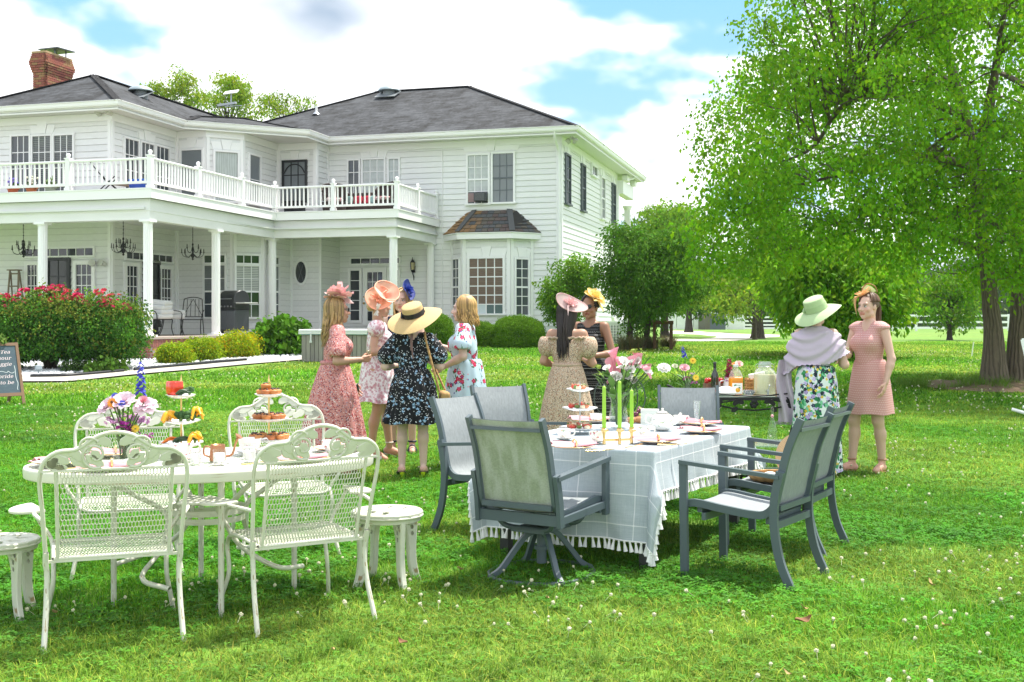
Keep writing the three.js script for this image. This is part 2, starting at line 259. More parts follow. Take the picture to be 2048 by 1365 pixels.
function hipRoof(pg,y0,pitch,parent,m=roofMat){
 const n=pg.length,E=[];let cx=0,cy=0;pg.forEach((p)=>{cx +=p[0]/ n;cy +=p[1]/ n;});
 for(let i=0;i<n;i++){const p=pg[i],q=pg[(i + 1)% n],l=Math.hypot(q[0]- p[0],q[1]- p[1]);let nx=(q[1]- p[1])/ l,ny=-(q[0]- p[0])/ l;if(nx*(cx - p[0])+ ny*(cy - p[1])<0){nx=-nx;ny=-ny;}E.push({p,nx,ny,d:[(q[0]- p[0])/ l,(q[1]- p[1])/ l]});}
 const D=(e,x)=>(x[0]- e.p[0])*e.nx +(x[1]- e.p[1])*e.ny,faces=[],caps=[];
 E.forEach((e,i)=>{let P=pg.slice();E.forEach((g,j)=>{if(j===i||!P.length)return;const o=[];for(let k=0;k<P.length;k++){const A=P[k],B=P[(k + 1)% P.length],fa=D(e,A)- D(g,A),fb=D(e,B)- D(g,B);if(fa<=1e-9)o.push(A);if((fa<-1e-9&&fb>1e-9)||(fa>1e-9&&fb<-1e-9)){const t=fa /(fa - fb);o.push([A[0]+(B[0]- A[0])*t,A[1]+(B[1]- A[1])*t]);}}P=o;});
 if(P.length<3)return;const sl=Math.hypot(1,pitch);faces.push(P.map((x)=>{const d=D(e,x);return[x[0],y0 + d*pitch,-x[1],((x[0]- e.p[0])*e.d[0]+(x[1]- e.p[1])*e.d[1])/ 4,(d*sl)/ 4];}));
 P.forEach((A,k)=>{const B=P[(k + 1)% P.length];if(D(e,A)>0.05||D(e,B)>0.05)caps.push(bar([A[0],y0 + D(e,A)*pitch + 0.012,-A[1]],[B[0],y0 + D(e,B)*pitch + 0.012,-B[1]],0.2,0.03));});});
 obj('roof_slope',poly(faces),m,parent);obj('ridge_cap',caps,capMat,parent);
}
const roof=part('roof',house);
const rect=(a0,a1,b0,b1)=>[[a0,b0],[a1,b0],[a1,b1],[a0,b1]];
hipRoof(rect(-12.57,0.66,-0.66,9.17),7.2,0.487,roof);
hipRoof(rect(-7,0.655,3,11.99),7.19,0.487,roof);
hipRoof(rect(-15.22,-10.0,-7.665,8),7.205,0.512,roof);
hipRoof([[-13,-4.51],[-10.0,-4.51],[-7.29,-2.05],[-7.29,5],[-13,5]],7.195,0.25,roof);
hipRoof(rect(-14,-5.5,1.5,9.6),7.2,0.46,roof);
// roof furniture
function roofVent(a,b,y,s=1){const g=part('roof_vent',house);g.position.set(a,y,-b);obj('vent_cap',mv(lathe([[0.001,0.30],[0.2,0.28],[0.33,0.22],[0.38,0.14],[0.36,0.12],[0.20,0.14]].map((p)=>[p[0]*s,p[1]*s]),24),[0,0,0]),mat([0.34,0.40,0.42],0.4,{metalness:0.4}),g);obj('vent_neck',[cyl(0.22*s,0.20*s,0.4*s,0,-0.02,0,20),box(0.75*s,0.02,0.7*s,0,0.0,0.12,[0.44,0,0])],mat([0.2,0.22,0.23],0.5),g);}
roofVent(-7.0,3.7,9.36);roofVent(-11.75,-4.0,8.12,0.95);
{const g=part('satellite_dish',house);g.position.set(-9.35,7.9,3.0);g.scale.setScalar(0.7);obj('panel',rbox(0.62,0.05,0.36,0.02,0,0.55,0,[0.5,0.2,0.12]),M.trim,g);obj('mast',[cyl(0.03,0.03,0.5,0,0.28,0),bar([-0.45,-0.05,0.3],[0.4,0.02,0.3],0.12,0.09),bar([-0.4,0,-0.2],[0.4,0,-0.2],0.04,0.03)],mat([0.42,0.45,0.48],0.5,{metalness:0.5}),g);}
{const g=part('vent_pipe',house);g.position.set(-9.15,8.55,-2.6);obj('pipe',cyl(0.04,0.04,0.3,0,0.1,0),M.trim,g);obj('flashing',cyl(0.14,0.05,0.1,0,0,0),M.steel,g);g.position.set(-8.9,8.5,-1.9);const h2=part('vent_pipe',house);obj('pipe',cyl(0.04,0.04,0.34,-3.3,8.75,-5.9*0.62),mat([0.25,0.2,0.17],0.7),h2);}
// --- bricks
const brickM=[[0.30,0.105,0.08],[0.24,0.085,0.07],[0.34,0.13,0.10],[0.27,0.11,0.095]].map((c)=>mat(c,0.9,{map:grime})),mortar=mat([0.40,0.36,0.33],0.95);
const brickGeo=mv(new RoundedBoxGeometry(0.2,0.057,0.05,1,0.006),[0,0,0]),brickUp=new RoundedBoxGeometry(0.062,0.19,0.05,1,0.006);
function brickWall(p0,p1,y0,y1,parent,single,cap=true){
 const da=p1[0]- p0[0],db=p1[1]- p0[1],L=Math.hypot(da,db),g=part('brick_face',parent);g.position.set(p0[0],0,-p0[1]);g.rotation.y=Math.atan2(db,da);
 obj('mortar',box(L,y1 - y0 - 0.004,0.1,L / 2,(y0 + y1)/ 2,-0.055),mortar,g);
 const rest=[[],[],[],[]],top=cap?0.2:0;let r=0;
 for(let y=y1 - top - 0.034;y>y0 - 0.03;y -=0.067,r++)for(let s=(r % 2)*0.105 + 0.0;s<L;s +=0.21){const w=Math.min(0.2,L - s - 0.005),s0=s;if(w<0.04)continue;const k=Math.floor(hr()*4);const ok=single&&single(s0);if(ok){const b=obj('brick',brickGeo,brickM[k],g);b.position.set(s0 + w / 2,y,-0.016 + hr()*0.004);b.scale.x=w / 0.2;}else rest[k].push(MT([s0 + w / 2,y,-0.016],[0,0,0],[w / 0.2,1,1]));}
 if(cap)for(let s=0.04;s<L;s +=0.0715){const k=Math.floor(hr()*4);if(single&&single(s)){const b=obj('cap_brick',brickUp,brickM[k],g);b.position.set(s,y1 - 0.1,-0.012 + hr()*0.004);}else rest[k].push(MT([s,y1 - 0.1,-0.012],[0,0,0],[0.062 / 0.2,0.19 / 0.057,1]));}
 const all=[];rest.forEach((ms,k)=>{if(ms.length){const gg=ms.map((m)=>brickGeo.clone().applyMatrix4(m));const q=obj('brickwork',gg,brickM[k],g,{kind:'stuff'});all.push(q);}});
 return g;
}
const porch=part('porch_base',house);
brickWall([-17,-9.93],[-7.508,-9.93],0.42,F1 - 0.05,porch,(s)=>s>8.25,true);
brickWall([-7.508,-9.93],[-7.508,-3.4],0.42,F1 - 0.05,porch,(s)=>s<5.2,true);
brickWall([-7.508,-3.5],[-3.9,-3.5],0.55,F1 - 0.05,porch,null,true);
brickWall([-3.9,-3.5],[-3.9,0],0.6,F1 - 0.05,porch,null,true);
obj('porch_floor',ext(shapeOf([[-17,-9.97],[-7.47,-9.97],[-7.47,-3.55],[-3.9,-3.55],[-3.9,0],[-17,0]]),0.05).rotateX(-PI / 2).translate(0,F1 - 0.05,0),mat([0.36,0.30,0.26],0.8),porch);
// chimney behind the left hip
{const g=part('chimney',house),[x0,x1,z0,z1]=[-16.27,-15.80,-3.0,-1.75],yb=7.8;obj('core',box(x1 - x0 - 0.06,2.1,z1 - z0 - 0.06,(x0 + x1)/ 2,yb + 0.9,-(z0 + z1)/ 2),mortar,g);
 const rows=[[],[],[],[]];let r=0;for(let y=yb;y<9.86;y +=0.075,r++){const o=y>9.25?Math.min(0.09,(y - 9.2)*0.25):0;const o2=y>9.6?o -(y - 9.6)*0.25:o;const a0=x0 - o2,a1=x1 + o2,b0=z0 - o2,b1=z1 + o2;for(let a=a0,st;a<a1 - 0.03;a +=st){st=a===a0&&r % 2?0.105:0.21;const w=Math.min(st - 0.01,a1 - a);rows[Math.floor(hr()*4)].push(box(w,0.064,0.08,a + w / 2,y,-b0 - 0.04));}for(let b=b0,st;b<b1 - 0.03;b +=st){st=b===b0&&r % 2===0?0.105:0.21;const w=Math.min(st - 0.01,b1 - b);rows[Math.floor(hr()*4)].push(box(0.08,0.064,w,a1 - 0.04,y,-b - w / 2));}}
 const cm=[[0.30,0.095,0.065],[0.25,0.08,0.06],[0.31,0.12,0.07],[0.30,0.17,0.08]].map((c)=>mat(c,0.9));rows.forEach((q,k)=>obj('brickwork',q,cm[k],g,{kind:'stuff'}));
 obj('crown',box(x1 - x0 + 0.06,0.06,z1 - z0 + 0.06,(x0 + x1)/ 2,9.9,-(z0 + z1)/ 2),mat([0.42,0.3,0.16],0.9),g);obj('chimney_cap',[rbox(0.72,0.04,0.9,0.01,-16.0,10.12,2.2,[0.05,0,0.03]),...[[-16.2,1.95],[-15.85,1.95],[-16.2,2.5],[-15.85,2.5]].map(([x,z])=>bar([x,9.9,z],[x,10.12,z],0.03,0.03))],mat([0.1,0.12,0.13],0.4,{metalness:0.5}),g);}
// --- porch beam, balcony deck, columns
const line=[[-17,-9.826],[-7.608,-9.826],[-7.608,-3.52],[-3.836,-3.52],[-3.836,-0.03]];
obj('deck_fascia',sweep(line,[[-0.05,DECKB],[0,DECKB],[0,4.60],[0.02,4.605],[0.02,4.63],[-0.05,4.63]]),M.trim,house);
obj('porch_beam',[sweep(line,[[-0.4,3.89],[-0.13,3.89],[-0.13,4.09],[-0.11,4.10],[-0.11,4.125],[-0.125,4.13],[-0.125,4.386],[-0.4,4.386]])],M.white,house);
const deckShape=[[-17,-9.78],[-7.65,-9.78],[-7.65,-3.48],[-3.88,-3.48],[-3.88,-0.02],[-17,-0.02]];
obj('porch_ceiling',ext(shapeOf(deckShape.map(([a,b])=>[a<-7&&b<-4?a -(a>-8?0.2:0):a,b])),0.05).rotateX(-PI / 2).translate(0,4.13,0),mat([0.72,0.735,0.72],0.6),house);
obj('balcony_deck',ext(shapeOf(deckShape),0.06).rotateX(-PI / 2).translate(0,4.545,0),M.deck,house);
const colGeo=(()=>{const pts=[];const n=16;for(let i=0;i<n*6;i++){const t=i /(n*6)*TAU,f=Math.abs(Math.sin(t*n / 2));const r=0.112 - 0.011*Math.pow(1 - f,2)*1.6*0 - 0.010*Math.pow(f,1.5);pts.push([Math.cos(t)*r,Math.sin(t)*r]);}return ext(shapeOf(pts),2.62).rotateX(-PI / 2).translate(0,0.09,0);})();
const colBase=join([box(0.32,0.05,0.32,0,0.025,0),cyl(0.14,0.125,0.045,0,0.0725,0,24)]),colCap=join([cyl(0.12,0.14,0.05,0,2.725,0,24),box(0.3,0.05,0.3,0,2.765,0)]);
for(const[a,b]of[[-13.75,-9.58],[-10.8,-9.58],[-7.86,-9.58],[-7.86,-6.45],[-7.86,-3.27],[-4.09,-3.27],[-4.09,-0.17]]){const g=part('porch_column',house);g.position.set(a,F1,-b);obj('shaft',colGeo,M.trim,g);obj('plinth',colBase,M.trim,g);obj('capital',colCap,M.trim,g);}
// --- balcony railing
{
 const rl=part('railing',house),Lr=line.map(([a,b],i)=>[a +(i>0?-0.09:0),b + 0.09]);Lr[3][0]=-3.926;Lr[4]=[-3.926,-0.03];Lr[2]=[-7.698,-3.43];Lr[1]=[-7.698,-9.736];
 obj('top_rail',sweep(Lr,[[-0.03,5.305],[0.03,5.305],[0.045,5.335],[0.035,5.36],[-0.035,5.36],[-0.045,5.335]]),M.trim,rl);obj('bottom_rail',sweep(Lr,[[-0.03,4.74],[0.03,4.74],[0.03,4.80],[-0.03,4.80]]),M.trim,rl);
 const post=join([rbox(0.12,0.77,0.12,0.008,0,5.01,0),box(0.15,0.03,0.15,0,5.405,0),box(0.15,0.06,0.15,0,4.67,0),cyl(0.03,0.04,0.025,0,5.43,0,12),sph(0.056,0,5.485,0,1,14,10)]),bal=box(0.034,0.52,0.034,0,5.05,0);
 const ends=[];
 const pAt=[[-14.95,-9.736],[-12.28,-9.736],[-9.95,-9.736],[-7.698,-9.736],[-7.698,-7.6],[-7.698,-5.35],[-7.698,-3.43],[-5.86,-3.43],[-3.926,-3.43],[-3.926,-1.75],[-3.926,-0.12]];
 pAt.forEach(([a,b])=>{const p=obj('post',post,M.trim,rl);p.position.set(a,0,-b);});
 for(let i=0;i<pAt.length - 1;i++){const[a,b]=pAt[i],[c,d]=pAt[i + 1],L=Math.hypot(c - a,d - b),n=Math.round(L / 0.135);for(let k=1;k<n;k++){const m=obj('baluster',bal,M.trim,rl);m.position.set(lerp(a,c,k / n),0,-lerp(b,d,k / n));m.rotation.y=Math.atan2(d - b,c - a);}}
}
// --- upper windows
const dim=mat([0.06,0.072,0.085],0.12,{clearcoat:0.4,clearcoatRoughness:0.04}),mid=mat([0.16,0.185,0.20],0.3,{clearcoat:0.6,clearcoatRoughness:0.05});
const curtain=mat([0.50,0.55,0.54],0.4,{clearcoat:1,clearcoatRoughness:0.05,map:dataTex(256,256,(u,v)=>{const n=0.7 + 0.3*tileNoise(u,v,6,4,8)+ 0.12*Math.sin(u*60 + 4*tileNoise(u,v,4,2,3));return[n,n,n];})});
for(const[i,r]of[[25,274,60],[67,274,103],[110,272.5,147]].entries())win(wLF,[r[0],r[1],r[2],400],3,4,{bottom:4.75,pane:i?M.glass:dim,blind:i?0.02:0,blindMat:mid,key:i===1});
for(const[i,r]of[[246,276.5,273],[279,284.5,304],[309,292,334]].entries())win(wGH,[r[0],r[1],r[2],400],3,4,{bottom:4.75,pane:dim,key:i===1});
win(wHI,[364,302,405,400],1,1,{bottom:5.0,pane:mid,frame:M.trim,key:true});win(wIJ,[429,303.5,474,400],1,1,{bottom:5.0,pane:curtain,key:true,fw:0.06});win(wJK,[496,309,517,400],1,2,{bottom:5.0,pane:mid});
{const d=win(wKL,[569,326,611,430],3,3,{bottom:F2 + 0.62,name:'balcony_door',label:'dark storm door onto the balcony',frame:M.dark,pane:mid,muntin:M.dark,sill:false,fw:0.07,mw:0.03,key:true});const lo=[];lo.push(box(d.W,0.62,0.04,d.X,F2 + 0.31,0.03));obj('door_panel',lo,M.dark,d.g);obj('arch',tube([[d.s0,d.y1 - 0.35,0.06],[d.s0 + d.W*0.2,d.y1 - 0.14,0.06],[d.X,d.y1 - 0.06,0.06],[d.s1 - d.W*0.2,d.y1 - 0.14,0.06],[d.s1,d.y1 - 0.35,0.06]],0.02,16,5),M.dark,d.g);}
win(wW,[698,322,718.5,400],2,4,{bottom:5.05,pane:dim});win(wW,[727,320.5,769,400],3,4,{bottom:5.05,pane:curtain,key:true,sash:2});win(wW,[779,319,798,400],2,4,{bottom:5.05,pane:curtain});
win(wW,[937,312,977,408],3,4,{pane:(i,j)=>(j<1?dim:curtain),sash:2,fw:0.06});win(wW,[986.5,308.5,1027.5,405.5],3,4,{pane:mid,sash:2,muntin:M.screen,key:false,fw:0.06});
{const g=part('lintel',house),A=onWall(wW,937,305),B=onWall(wW,1030,303);g.position.set(wW.p0[0],0,0);const x0=A[0]- 0.12,x1=B[0]+ 0.1,X=(x0 + x1)/ 2,y=A[1]+ 0.02;obj('keystone',[ext(shapeOf([[X - 0.1,y],[X + 0.1,y],[X + 0.17,y + 0.36],[X - 0.17,y + 0.36]]),0.055,0.004),ext(shapeOf([[x0,y],[X - 0.115,y],[X - 0.17,y + 0.28],[x0 - 0.1,y + 0.28]]),0.035),ext(shapeOf([[X + 0.115,y],[x1,y],[x1 + 0.1,y + 0.28],[X + 0.17,y + 0.28]]),0.035)],M.trim,g);}
{const a=onWall(wW,957,406),g=part('air_conditioner',house,{label:'small window air conditioner'});g.position.set(wW.p0[0]+ a[0],a[1],0);obj('casing',rbox(0.36,0.27,0.3,0.015,0.12,0.16,0.16),mat([0.05,0.055,0.06],0.5),g);const fins=[];for(let i=0;i<9;i++)fins.push(box(0.3,0.008,0.01,0.12,0.06 + i*0.024,0.316));obj('fins',fins,mat([0.2,0.21,0.22],0.4),g);obj('side_panel',box(0.3,0.27,0.02,-0.22,0.16,0.05),mat([0.45,0.36,0.36],0.8,{map:canvasTex(64,64,(c)=>{c.fillStyle='#e8dede';c.fillRect(0,0,64,64);c.fillStyle='#7a5a60';for(let i=0;i<64;i +=8)for(let j=0;j<64;j +=8)c.fillRect(i +(j % 16?4:0),j,4,4);},true,4,4)}),g);}
// --- side wall windows
for(const[i,r]of[[1129.2,309,1137.6,406],[1161,330,1167.8,420],[1200.4,355,1207,436],[1222.6,369,1228.3,446]].entries())win(wR,r,2,4,{pane:dim,sash:2,key:true,frame:i===2?M.trim:M.screen,fw:0.05,muntin:i===2?M.trim:M.screen});
win(wR,[1181.5,331,1191,349],2,1,{pane:dim,fw:0.09});
for(const r of[[1168,525,1174,634],[1183.5,529,1190,633],[1223,536,1228,634]])win(wR,r,1,2,{pane:dim,sash:1});
// --- lower windows and doors
function frenchDoor(w,tr,lights,doorR,g0){
 win(w,tr.slice(0,4),tr[4],1,{name:'transom_window',pane:g0||M.glass,sill:false});
 for(const l of lights)win(w,l.slice(0,4),3,5,{name:'sidelight',pane:M.glass,fw:0.1,sill:false,bottom:F1 + 0.5});
 const d=win(w,doorR,2,4,{name:'porch_door',frame:M.dark,pane:mat([0.05,0.055,0.055],0.1),muntin:M.dark,fw:0.09,sill:false,bottom:F1 + 0.3,mw:0.03});obj('door_panel',box(d.W,0.28,0.05,d.X,F1 + 0.15,0.03),M.dark,d.g);
}
frenchDoor(wLF,[50,499.5,188,513.5,8],[[57,531,76,600],[154,530,185,600]],[99,522,136,640]);
frenchDoor(wGH,[248.5,504,341,517,7],[[249.5,532,270.5,620],[319,538,338,618]],[287,527,313,640]);
const green=mat([0.035,0.07,0.03],0.06,{clearcoat:1,clearcoatRoughness:0.03});
for(const[w,r,c]of[[gHI,[410,512,451,526],2],[gIJ,[471,511,516.5,526],3],[gJK,[534.5,514,554,527],2]]){const b=onWall(w,r[0],643)[1];win(w,r,c,1,{name:'transom_window',pane:green,sill:false});const q=onWall(w,r[0],532)[1];win(w,[r[0],532,r[2],642],c,4,{pane:(i,j)=>(j<2?(w===gIJ?green:dim):mid),sash:2,blind:0.5,blindMat:w===gIJ?M.blind:mat([0.2,0.22,0.22],0.5),bottom:F1 + 0.5,frame:M.trim});}
{const a=onWall(gKL,602,545),g=part('oval_window',house);const o=fromHouse;g.position.set(-8.16 + a[0],a[1],1.45);obj('pane',mv(new THREE.CircleGeometry(0.5,32),[0,0,0.03],[0,0,0],[0.34,0.68,1]),mat([0.03,0.035,0.04],0.08,{clearcoat:1}),g);obj('frame',mv(new THREE.TorusGeometry(0.5,0.07,8,36),[0,0,0.03],[0,0,0],[0.40,0.76,0.5]),M.trim,g);obj('muntin',[bar([-0.1,-0.3,0.036],[0.1,0.3,0.036],0.008,0.006),bar([-0.1,0.3,0.037],[0.1,-0.3,0.037],0.008,0.006)],M.screen,g);}
win(wW,[703,518,799,528],5,1,{name:'transom_window',sill:false});win(wW,[702,542,720,641],1,5,{name:'sidelight',fw:0.08,sill:false,pane:M.glass});win(wW,[780,541,797,641],1,5,{name:'sidelight',fw:0.08,sill:false});
{const d=win(wW,[736,545,766,642],3,5,{name:'porch_door',label:'white glazed porch door',fw:0.14,sill:false,pane:M.glass});obj('knob',[sph(0.035,d.s0 - 0.1,d.y0 + 0.55,0.12),sph(0.025,d.s0 - 0.1,d.y0 + 0.75,0.11)],M.brass,d.g);}
// --- bay window on the right wing
{
 const bay=part('bay_window',house),pl=[[-3.46,0],[-2.91,-0.55],[-1.418,-0.55],[-0.868,0]],y0=0.985,y1=3.95;
 const ws=[];for(let i=0;i<3;i++)ws.push(wall(pl[i],pl[i + 1],y0,y1,true,0.1,0.1));
 win(ws[0],[908,520,920.5,630],2,6,{pane:dim,sash:3,key:false,fw:0.04});
 const shade=mat([0.15,0.105,0.075],0.2,{clearcoat:1,clearcoatRoughness:0.04}),lite=mat([0.50,0.60,0.62],0.3,{clearcoat:1,clearcoatRoughness:0.04});
 win(ws[1],[940,518,1006.5,627.5],4,6,{pane:(i,j)=>(j?shade:i<2?lite:mat([0.06,0.12,0.11],0.1)),key:true,fw:0.07,mw:0.03,blind:0.17,blindMat:mat([0.2,0.13,0.085],0.6)});
 win(ws[2],[1030.5,519,1054.5,630],2,6,{pane:dim,sash:3,key:true,fw:0.05});
 const er=[[-3.72,0],[-3.03,-0.78],[-1.30,-0.78],[-0.61,0]];
 obj('fascia',sweep(er,[[-0.2,3.95],[0,3.95],[0.0,4.1],[0.03,4.12],[0.03,4.14],[-0.2,4.14]]),M.trim,bay);
 // shingled roof: single shingles course by course
 const top=[[-2.95,0.02],[-2.72,-0.02],[-1.6,-0.02],[-1.37,0.02]],yt=4.86,ye=4.15;const faces=[];for(let i=0;i<3;i++)faces.push([[er[i][0],ye,-er[i][1]],[er[i + 1][0],ye,-er[i + 1][1]],[top[i + 1][0],yt,-top[i + 1][1]],[top[i][0],yt,-top[i][1]]]);
 obj('roof_deck',poly(faces),mat([0.03,0.028,0.026],0.9),bay);
 const sm=(t)=>t;const cols=[[0.33,0.19,0.075],[0.26,0.155,0.07],[0.20,0.135,0.08],[0.125,0.11,0.09],[0.10,0.104,0.108],[0.08,0.087,0.094],[0.115,0.085,0.078]].map((c)=>mat(c,0.9,{map:grime}));
 const rows=6;for(let i=0;i<3;i++){const[A,B,C,D]=faces[i].map((p)=>V(...p)),nrm=B.clone().sub(A).cross(D.clone().sub(A)).normalize();for(let r=0;r<rows;r++){const L0=A.clone().lerp(D,r / rows),R0=B.clone().lerp(C,r / rows),L1=A.clone().lerp(D,(r + 1.05)/ rows),R1=B.clone().lerp(C,(r + 1.05)/ rows),n=Math.max(1,Math.round(L0.distanceTo(R0)/ 0.2)),sh=(r % 2)*0.5;for(let k=-1;k<n;k++){let t0=clamp((k + sh)/ n,0,1),t1=clamp((k + 1 + sh)/ n - 0.012,0,1);if(t1 - t0<0.02)continue;const th=0.02 + hr()*0.012,lift=nrm.clone().multiplyScalar(th),lo=nrm.clone().multiplyScalar(0.002);const p=[L0.clone().lerp(R0,t0),L0.clone().lerp(R0,t1),L1.clone().lerp(R1,t1),L1.clone().lerp(R1,t0)],q=[p[0].clone().add(lift),p[1].clone().add(lift),p[2].clone().add(lo),p[3].clone().add(lo)];const T=(v,i2)=>[v.x,v.y,v.z,v.x*1.3,v.y*2];const gm=poly([q.map(T),[T(p[0]),T(p[1]),T(q[1]),T(q[0])],[T(p[1]),T(p[2]),T(q[2]),T(q[1])],[T(p[3]),T(p[0]),T(q[0]),T(q[3])]]);const x=(p[0].x + p[1].x)/ 2,wgt=clamp((x + 3.5)/ 1.6 +(hr()- 0.5)*0.45,0,1);obj('shingle',gm,cols[Math.min(6,Math.floor(wgt<0.55?wgt*5:3 + hr()*4))],bay);}}}
 const hips=[];for(const i of[1,2])hips.push(bar([er[i][0],ye + 0.03,-er[i][1]],[top[i][0],yt + 0.03,-top[i][1]],0.17,0.03));obj('hip_cap',hips,cols[4],bay);
 brickWall([-2.91,-0.53],[-1.418,-0.53],0.62,0.98,bay,null,false);
}
brickWall([-0.9,0.03],[0.02,0.03],0.62,0.93,house,(s)=>true,false);
// --- downspouts, conduit, lamps on the walls
{
 const g=part('downspout',house);obj('pipe',tube([[-0.05,7.1,0.62],[-0.05,6.9,0.6],[-0.05,6.62,0.12],[-0.05,6.4,0.075],[-0.05,0.8,0.075]],0.045,24,6),M.trim,g);
 const g2=part('downspout',house);obj('pipe',tube([[0.62,7.1,-10.2],[0.5,6.95,-10.0],[0.12,6.75,-9.3],[0.075,6.5,-9.24],[0.075,0.8,-9.24]],0.045,24,6),M.trim,g2);
 const c=onWall(wW,885,272),e=onWall(wW,945,272),g3=part('conduit',house);g3.position.x=wW.p0[0];obj('pipe',[bar([c[0],0.9,0.04],[c[0],c[1],0.04],0.02,0.02),bar([c[0],c[1],0.04],[e[0],c[1]+ 0.06,0.04],0.03,0.03)],M.trim,g3);
}
function lantern(w,px,py,h=0.62){const[s,y]=onWall(w,px,py),g=part('wall_lantern',house);g.position.copy(V(s,y,0.0).applyMatrix4(frameOf(w)));g.rotation.y=w.phi;obj('bracket',[box(0.09,0.2,0.03,0,-0.05,0.02),tube([[0,-0.28,0.03],[0,-0.2,0.1],[0,-0.1,0.13]],0.018,8,6),cyl(0.03,0.065,0.07,0,-0.11,0.13,8),cyl(0.085,0.03,0.09,0,0.2,0.13,8),cyl(0.02,0.004,0.09,0,0.29,0.13,6),cyl(0.008,0.02,0.12,0,-0.33,0.03,6),...[0,1,2,3,4,5].map((k)=>bar([Math.cos(k)*0.065,-0.07,0.13 + Math.sin(k*TAU / 6)*0.065],[Math.cos(k*TAU / 6)*0.075,0.16,0.13 + Math.sin(k*TAU / 6)*0.075],0.009,0.009))],M.iron,g);obj('glass_shade',cyl(0.055,0.07,0.22,0,0.045,0.13,8),mat([0.55,0.47,0.25],0.2,{clearcoat:1}),g);}
lantern(wKL,551,332);lantern(wW,668,540);lantern(wW,828,536);
function floodlight(w,px,py){const[s,y]=onWall(w,px,py),g=part('floodlight',house);g.position.copy(V(s,y,0).applyMatrix4(frameOf(w)));g.rotation.y=w.phi;obj('lamp_head',[cyl(0.05,0.09,0.16,-0.17,-0.02,0.12,12,[1.2,0.4,0]),cyl(0.05,0.09,0.16,0.17,-0.02,0.12,12,[1.2,-0.4,0]),cyl(0.06,0.06,0.05,0,0.04,0.03,12,[PI / 2,0,0]),bar([-0.17,0,0.06],[0.17,0,0.06],0.02,0.02)],mat([0.62,0.62,0.58],0.5),g);}
floodlight(wLF,200,527);floodlight(wLF,213,226.5);
{const g=part('floodlight',house);g.position.set(0.35,TOP - 0.06,0.1);obj('lamp_head',[cyl(0.05,0.08,0.14,-0.1,-0.12,0,12,[0.5,0,0.5]),cyl(0.05,0.08,0.14,0.1,-0.12,0,12,[0.5,0,-0.5]),cyl(0.06,0.06,0.08,0,-0.03,0)],mat([0.5,0.5,0.47],0.5),g);}
// back porch posts and brackets beyond the side wall
obj('back_porch',[box(0.22,5.0,0.22,0.05,3.4,-11.3),box(0.3,0.5,2.4,0.1,6.55,-10.4),cyl(0.13,0.2,0.16,0.05,5.95,-11.3),box(0.2,0.18,0.5,0.3,6.9,-9.5),box(0.2,0.18,0.5,0.3,6.9,-11.2)],M.trim,house);
// steps
{const g=part('brick_steps',house);for(let i=0;i<3;i++){const x0=-7.45 + i*0.36,y=F1 - 0.2 - i*0.19;obj('tread',[box(0.4,0.19,1.5,x0 + 0.19,y - 0.045,4.3)],brickM[i % 2],g);const q=[[],[]];for(let k=0;k<20;k++)q[k % 2].push(rbox(0.4,0.06,0.068,0.006,x0 + 0.2,y + 0.082,3.59 + k*0.0745));obj('brickwork',q[0],brickM[0],g,{kind:'stuff'});obj('brickwork',q[1],brickM[2],g,{kind:'stuff'});}}
// ---------------------------------------------------------------- ground
function groundAt(px,py){let Z=20;for(let i=0;i<30;i++){const x=(px - CX)/ F*Z;Z=lerp(Z,(EYE - gh(x,-Z))*F / Math.max(4,py - HY),0.6);}return[(px - CX)/ F*Z,Z];}
const dry=(x,Z)=>smoothstep(fbm(x*0.45 + 31,Z*0.45 + 7,0,4)+ 0.17*Math.exp(-((x - 0.6)**2)/ 1.8 -((Z - 5.2)**2)/ 0.6)+ 0.05*smoothstep(Z,10,22),0.47,0.66);
const lush=(x,Z)=>fbm(x*0.9 + 3,Z*0.9 + 50,2,3);
const lawnTex=dataTex(1024,1024,(u,v)=>{const n=tileNoise(u,v,6,5,1),m=tileNoise(u,v,24,4,2),q=tileNoise(u,v,128,2,3),k=0.55 + 0.45*m + 0.5*(q - 0.5);return[k*lerp(0.62,1.0,n),k*lerp(0.80,0.95,n),k*lerp(0.62,0.75,n)];});
const lawnMat=mat([0.195,0.34,0.038],0.95,{map:lawnTex,bumpMap:lawnTex,bumpScale:0.05});
{
 const g=surf((u,v)=>{const Z=1.5 + 420*Math.pow(v,2.2),x=(u - 0.5)*(26 + Z*1.7);return[x,gh(x,-Z),-Z,x / 23,Z / 23];},90,170);struct('lawn',g,lawnMat);
}
const leafM=(c,tr=0.35)=>{const m=mat(c,0.85,{transmission:tr,thickness:0,specularIntensity:0.2});m.vertexColors=true;return m;};
function bladeGeo(list){
 const P=[],C=[],I=[];for(const b of list){const k=P.length / 3,ca=Math.cos(b.a),sa=Math.sin(b.a),wx=-sa*b.w / 2,wz=ca*b.w / 2;for(const[t,ww]of[[0,1],[0.55,0.8],[1,0]]){const l=b.l*t*t,y=b.h*t*(1 - 0.25*t*b.l / b.h);const x=b.x + ca*l,z=b.z + sa*l;if(ww){P.push(x + wx*ww,y,z + wz*ww,x - wx*ww,y,z - wz*ww);C.push(...b.c,...b.c);}else{P.push(x,y,z);C.push(...b.c.map((q)=>q*1.15));}}I.push(k,k + 1,k + 2,k + 1,k + 3,k + 2,k + 2,k + 3,k + 4);}
 const g=new THREE.BufferGeometry();g.setAttribute('position',new THREE.Float32BufferAttribute(P,3));g.setAttribute('color',new THREE.Float32BufferAttribute(C,3));g.setIndex(I);g.computeVertexNormals();g.setAttribute('uv',new THREE.BufferAttribute(new Float32Array(P.length / 3*2),2));return g;
}
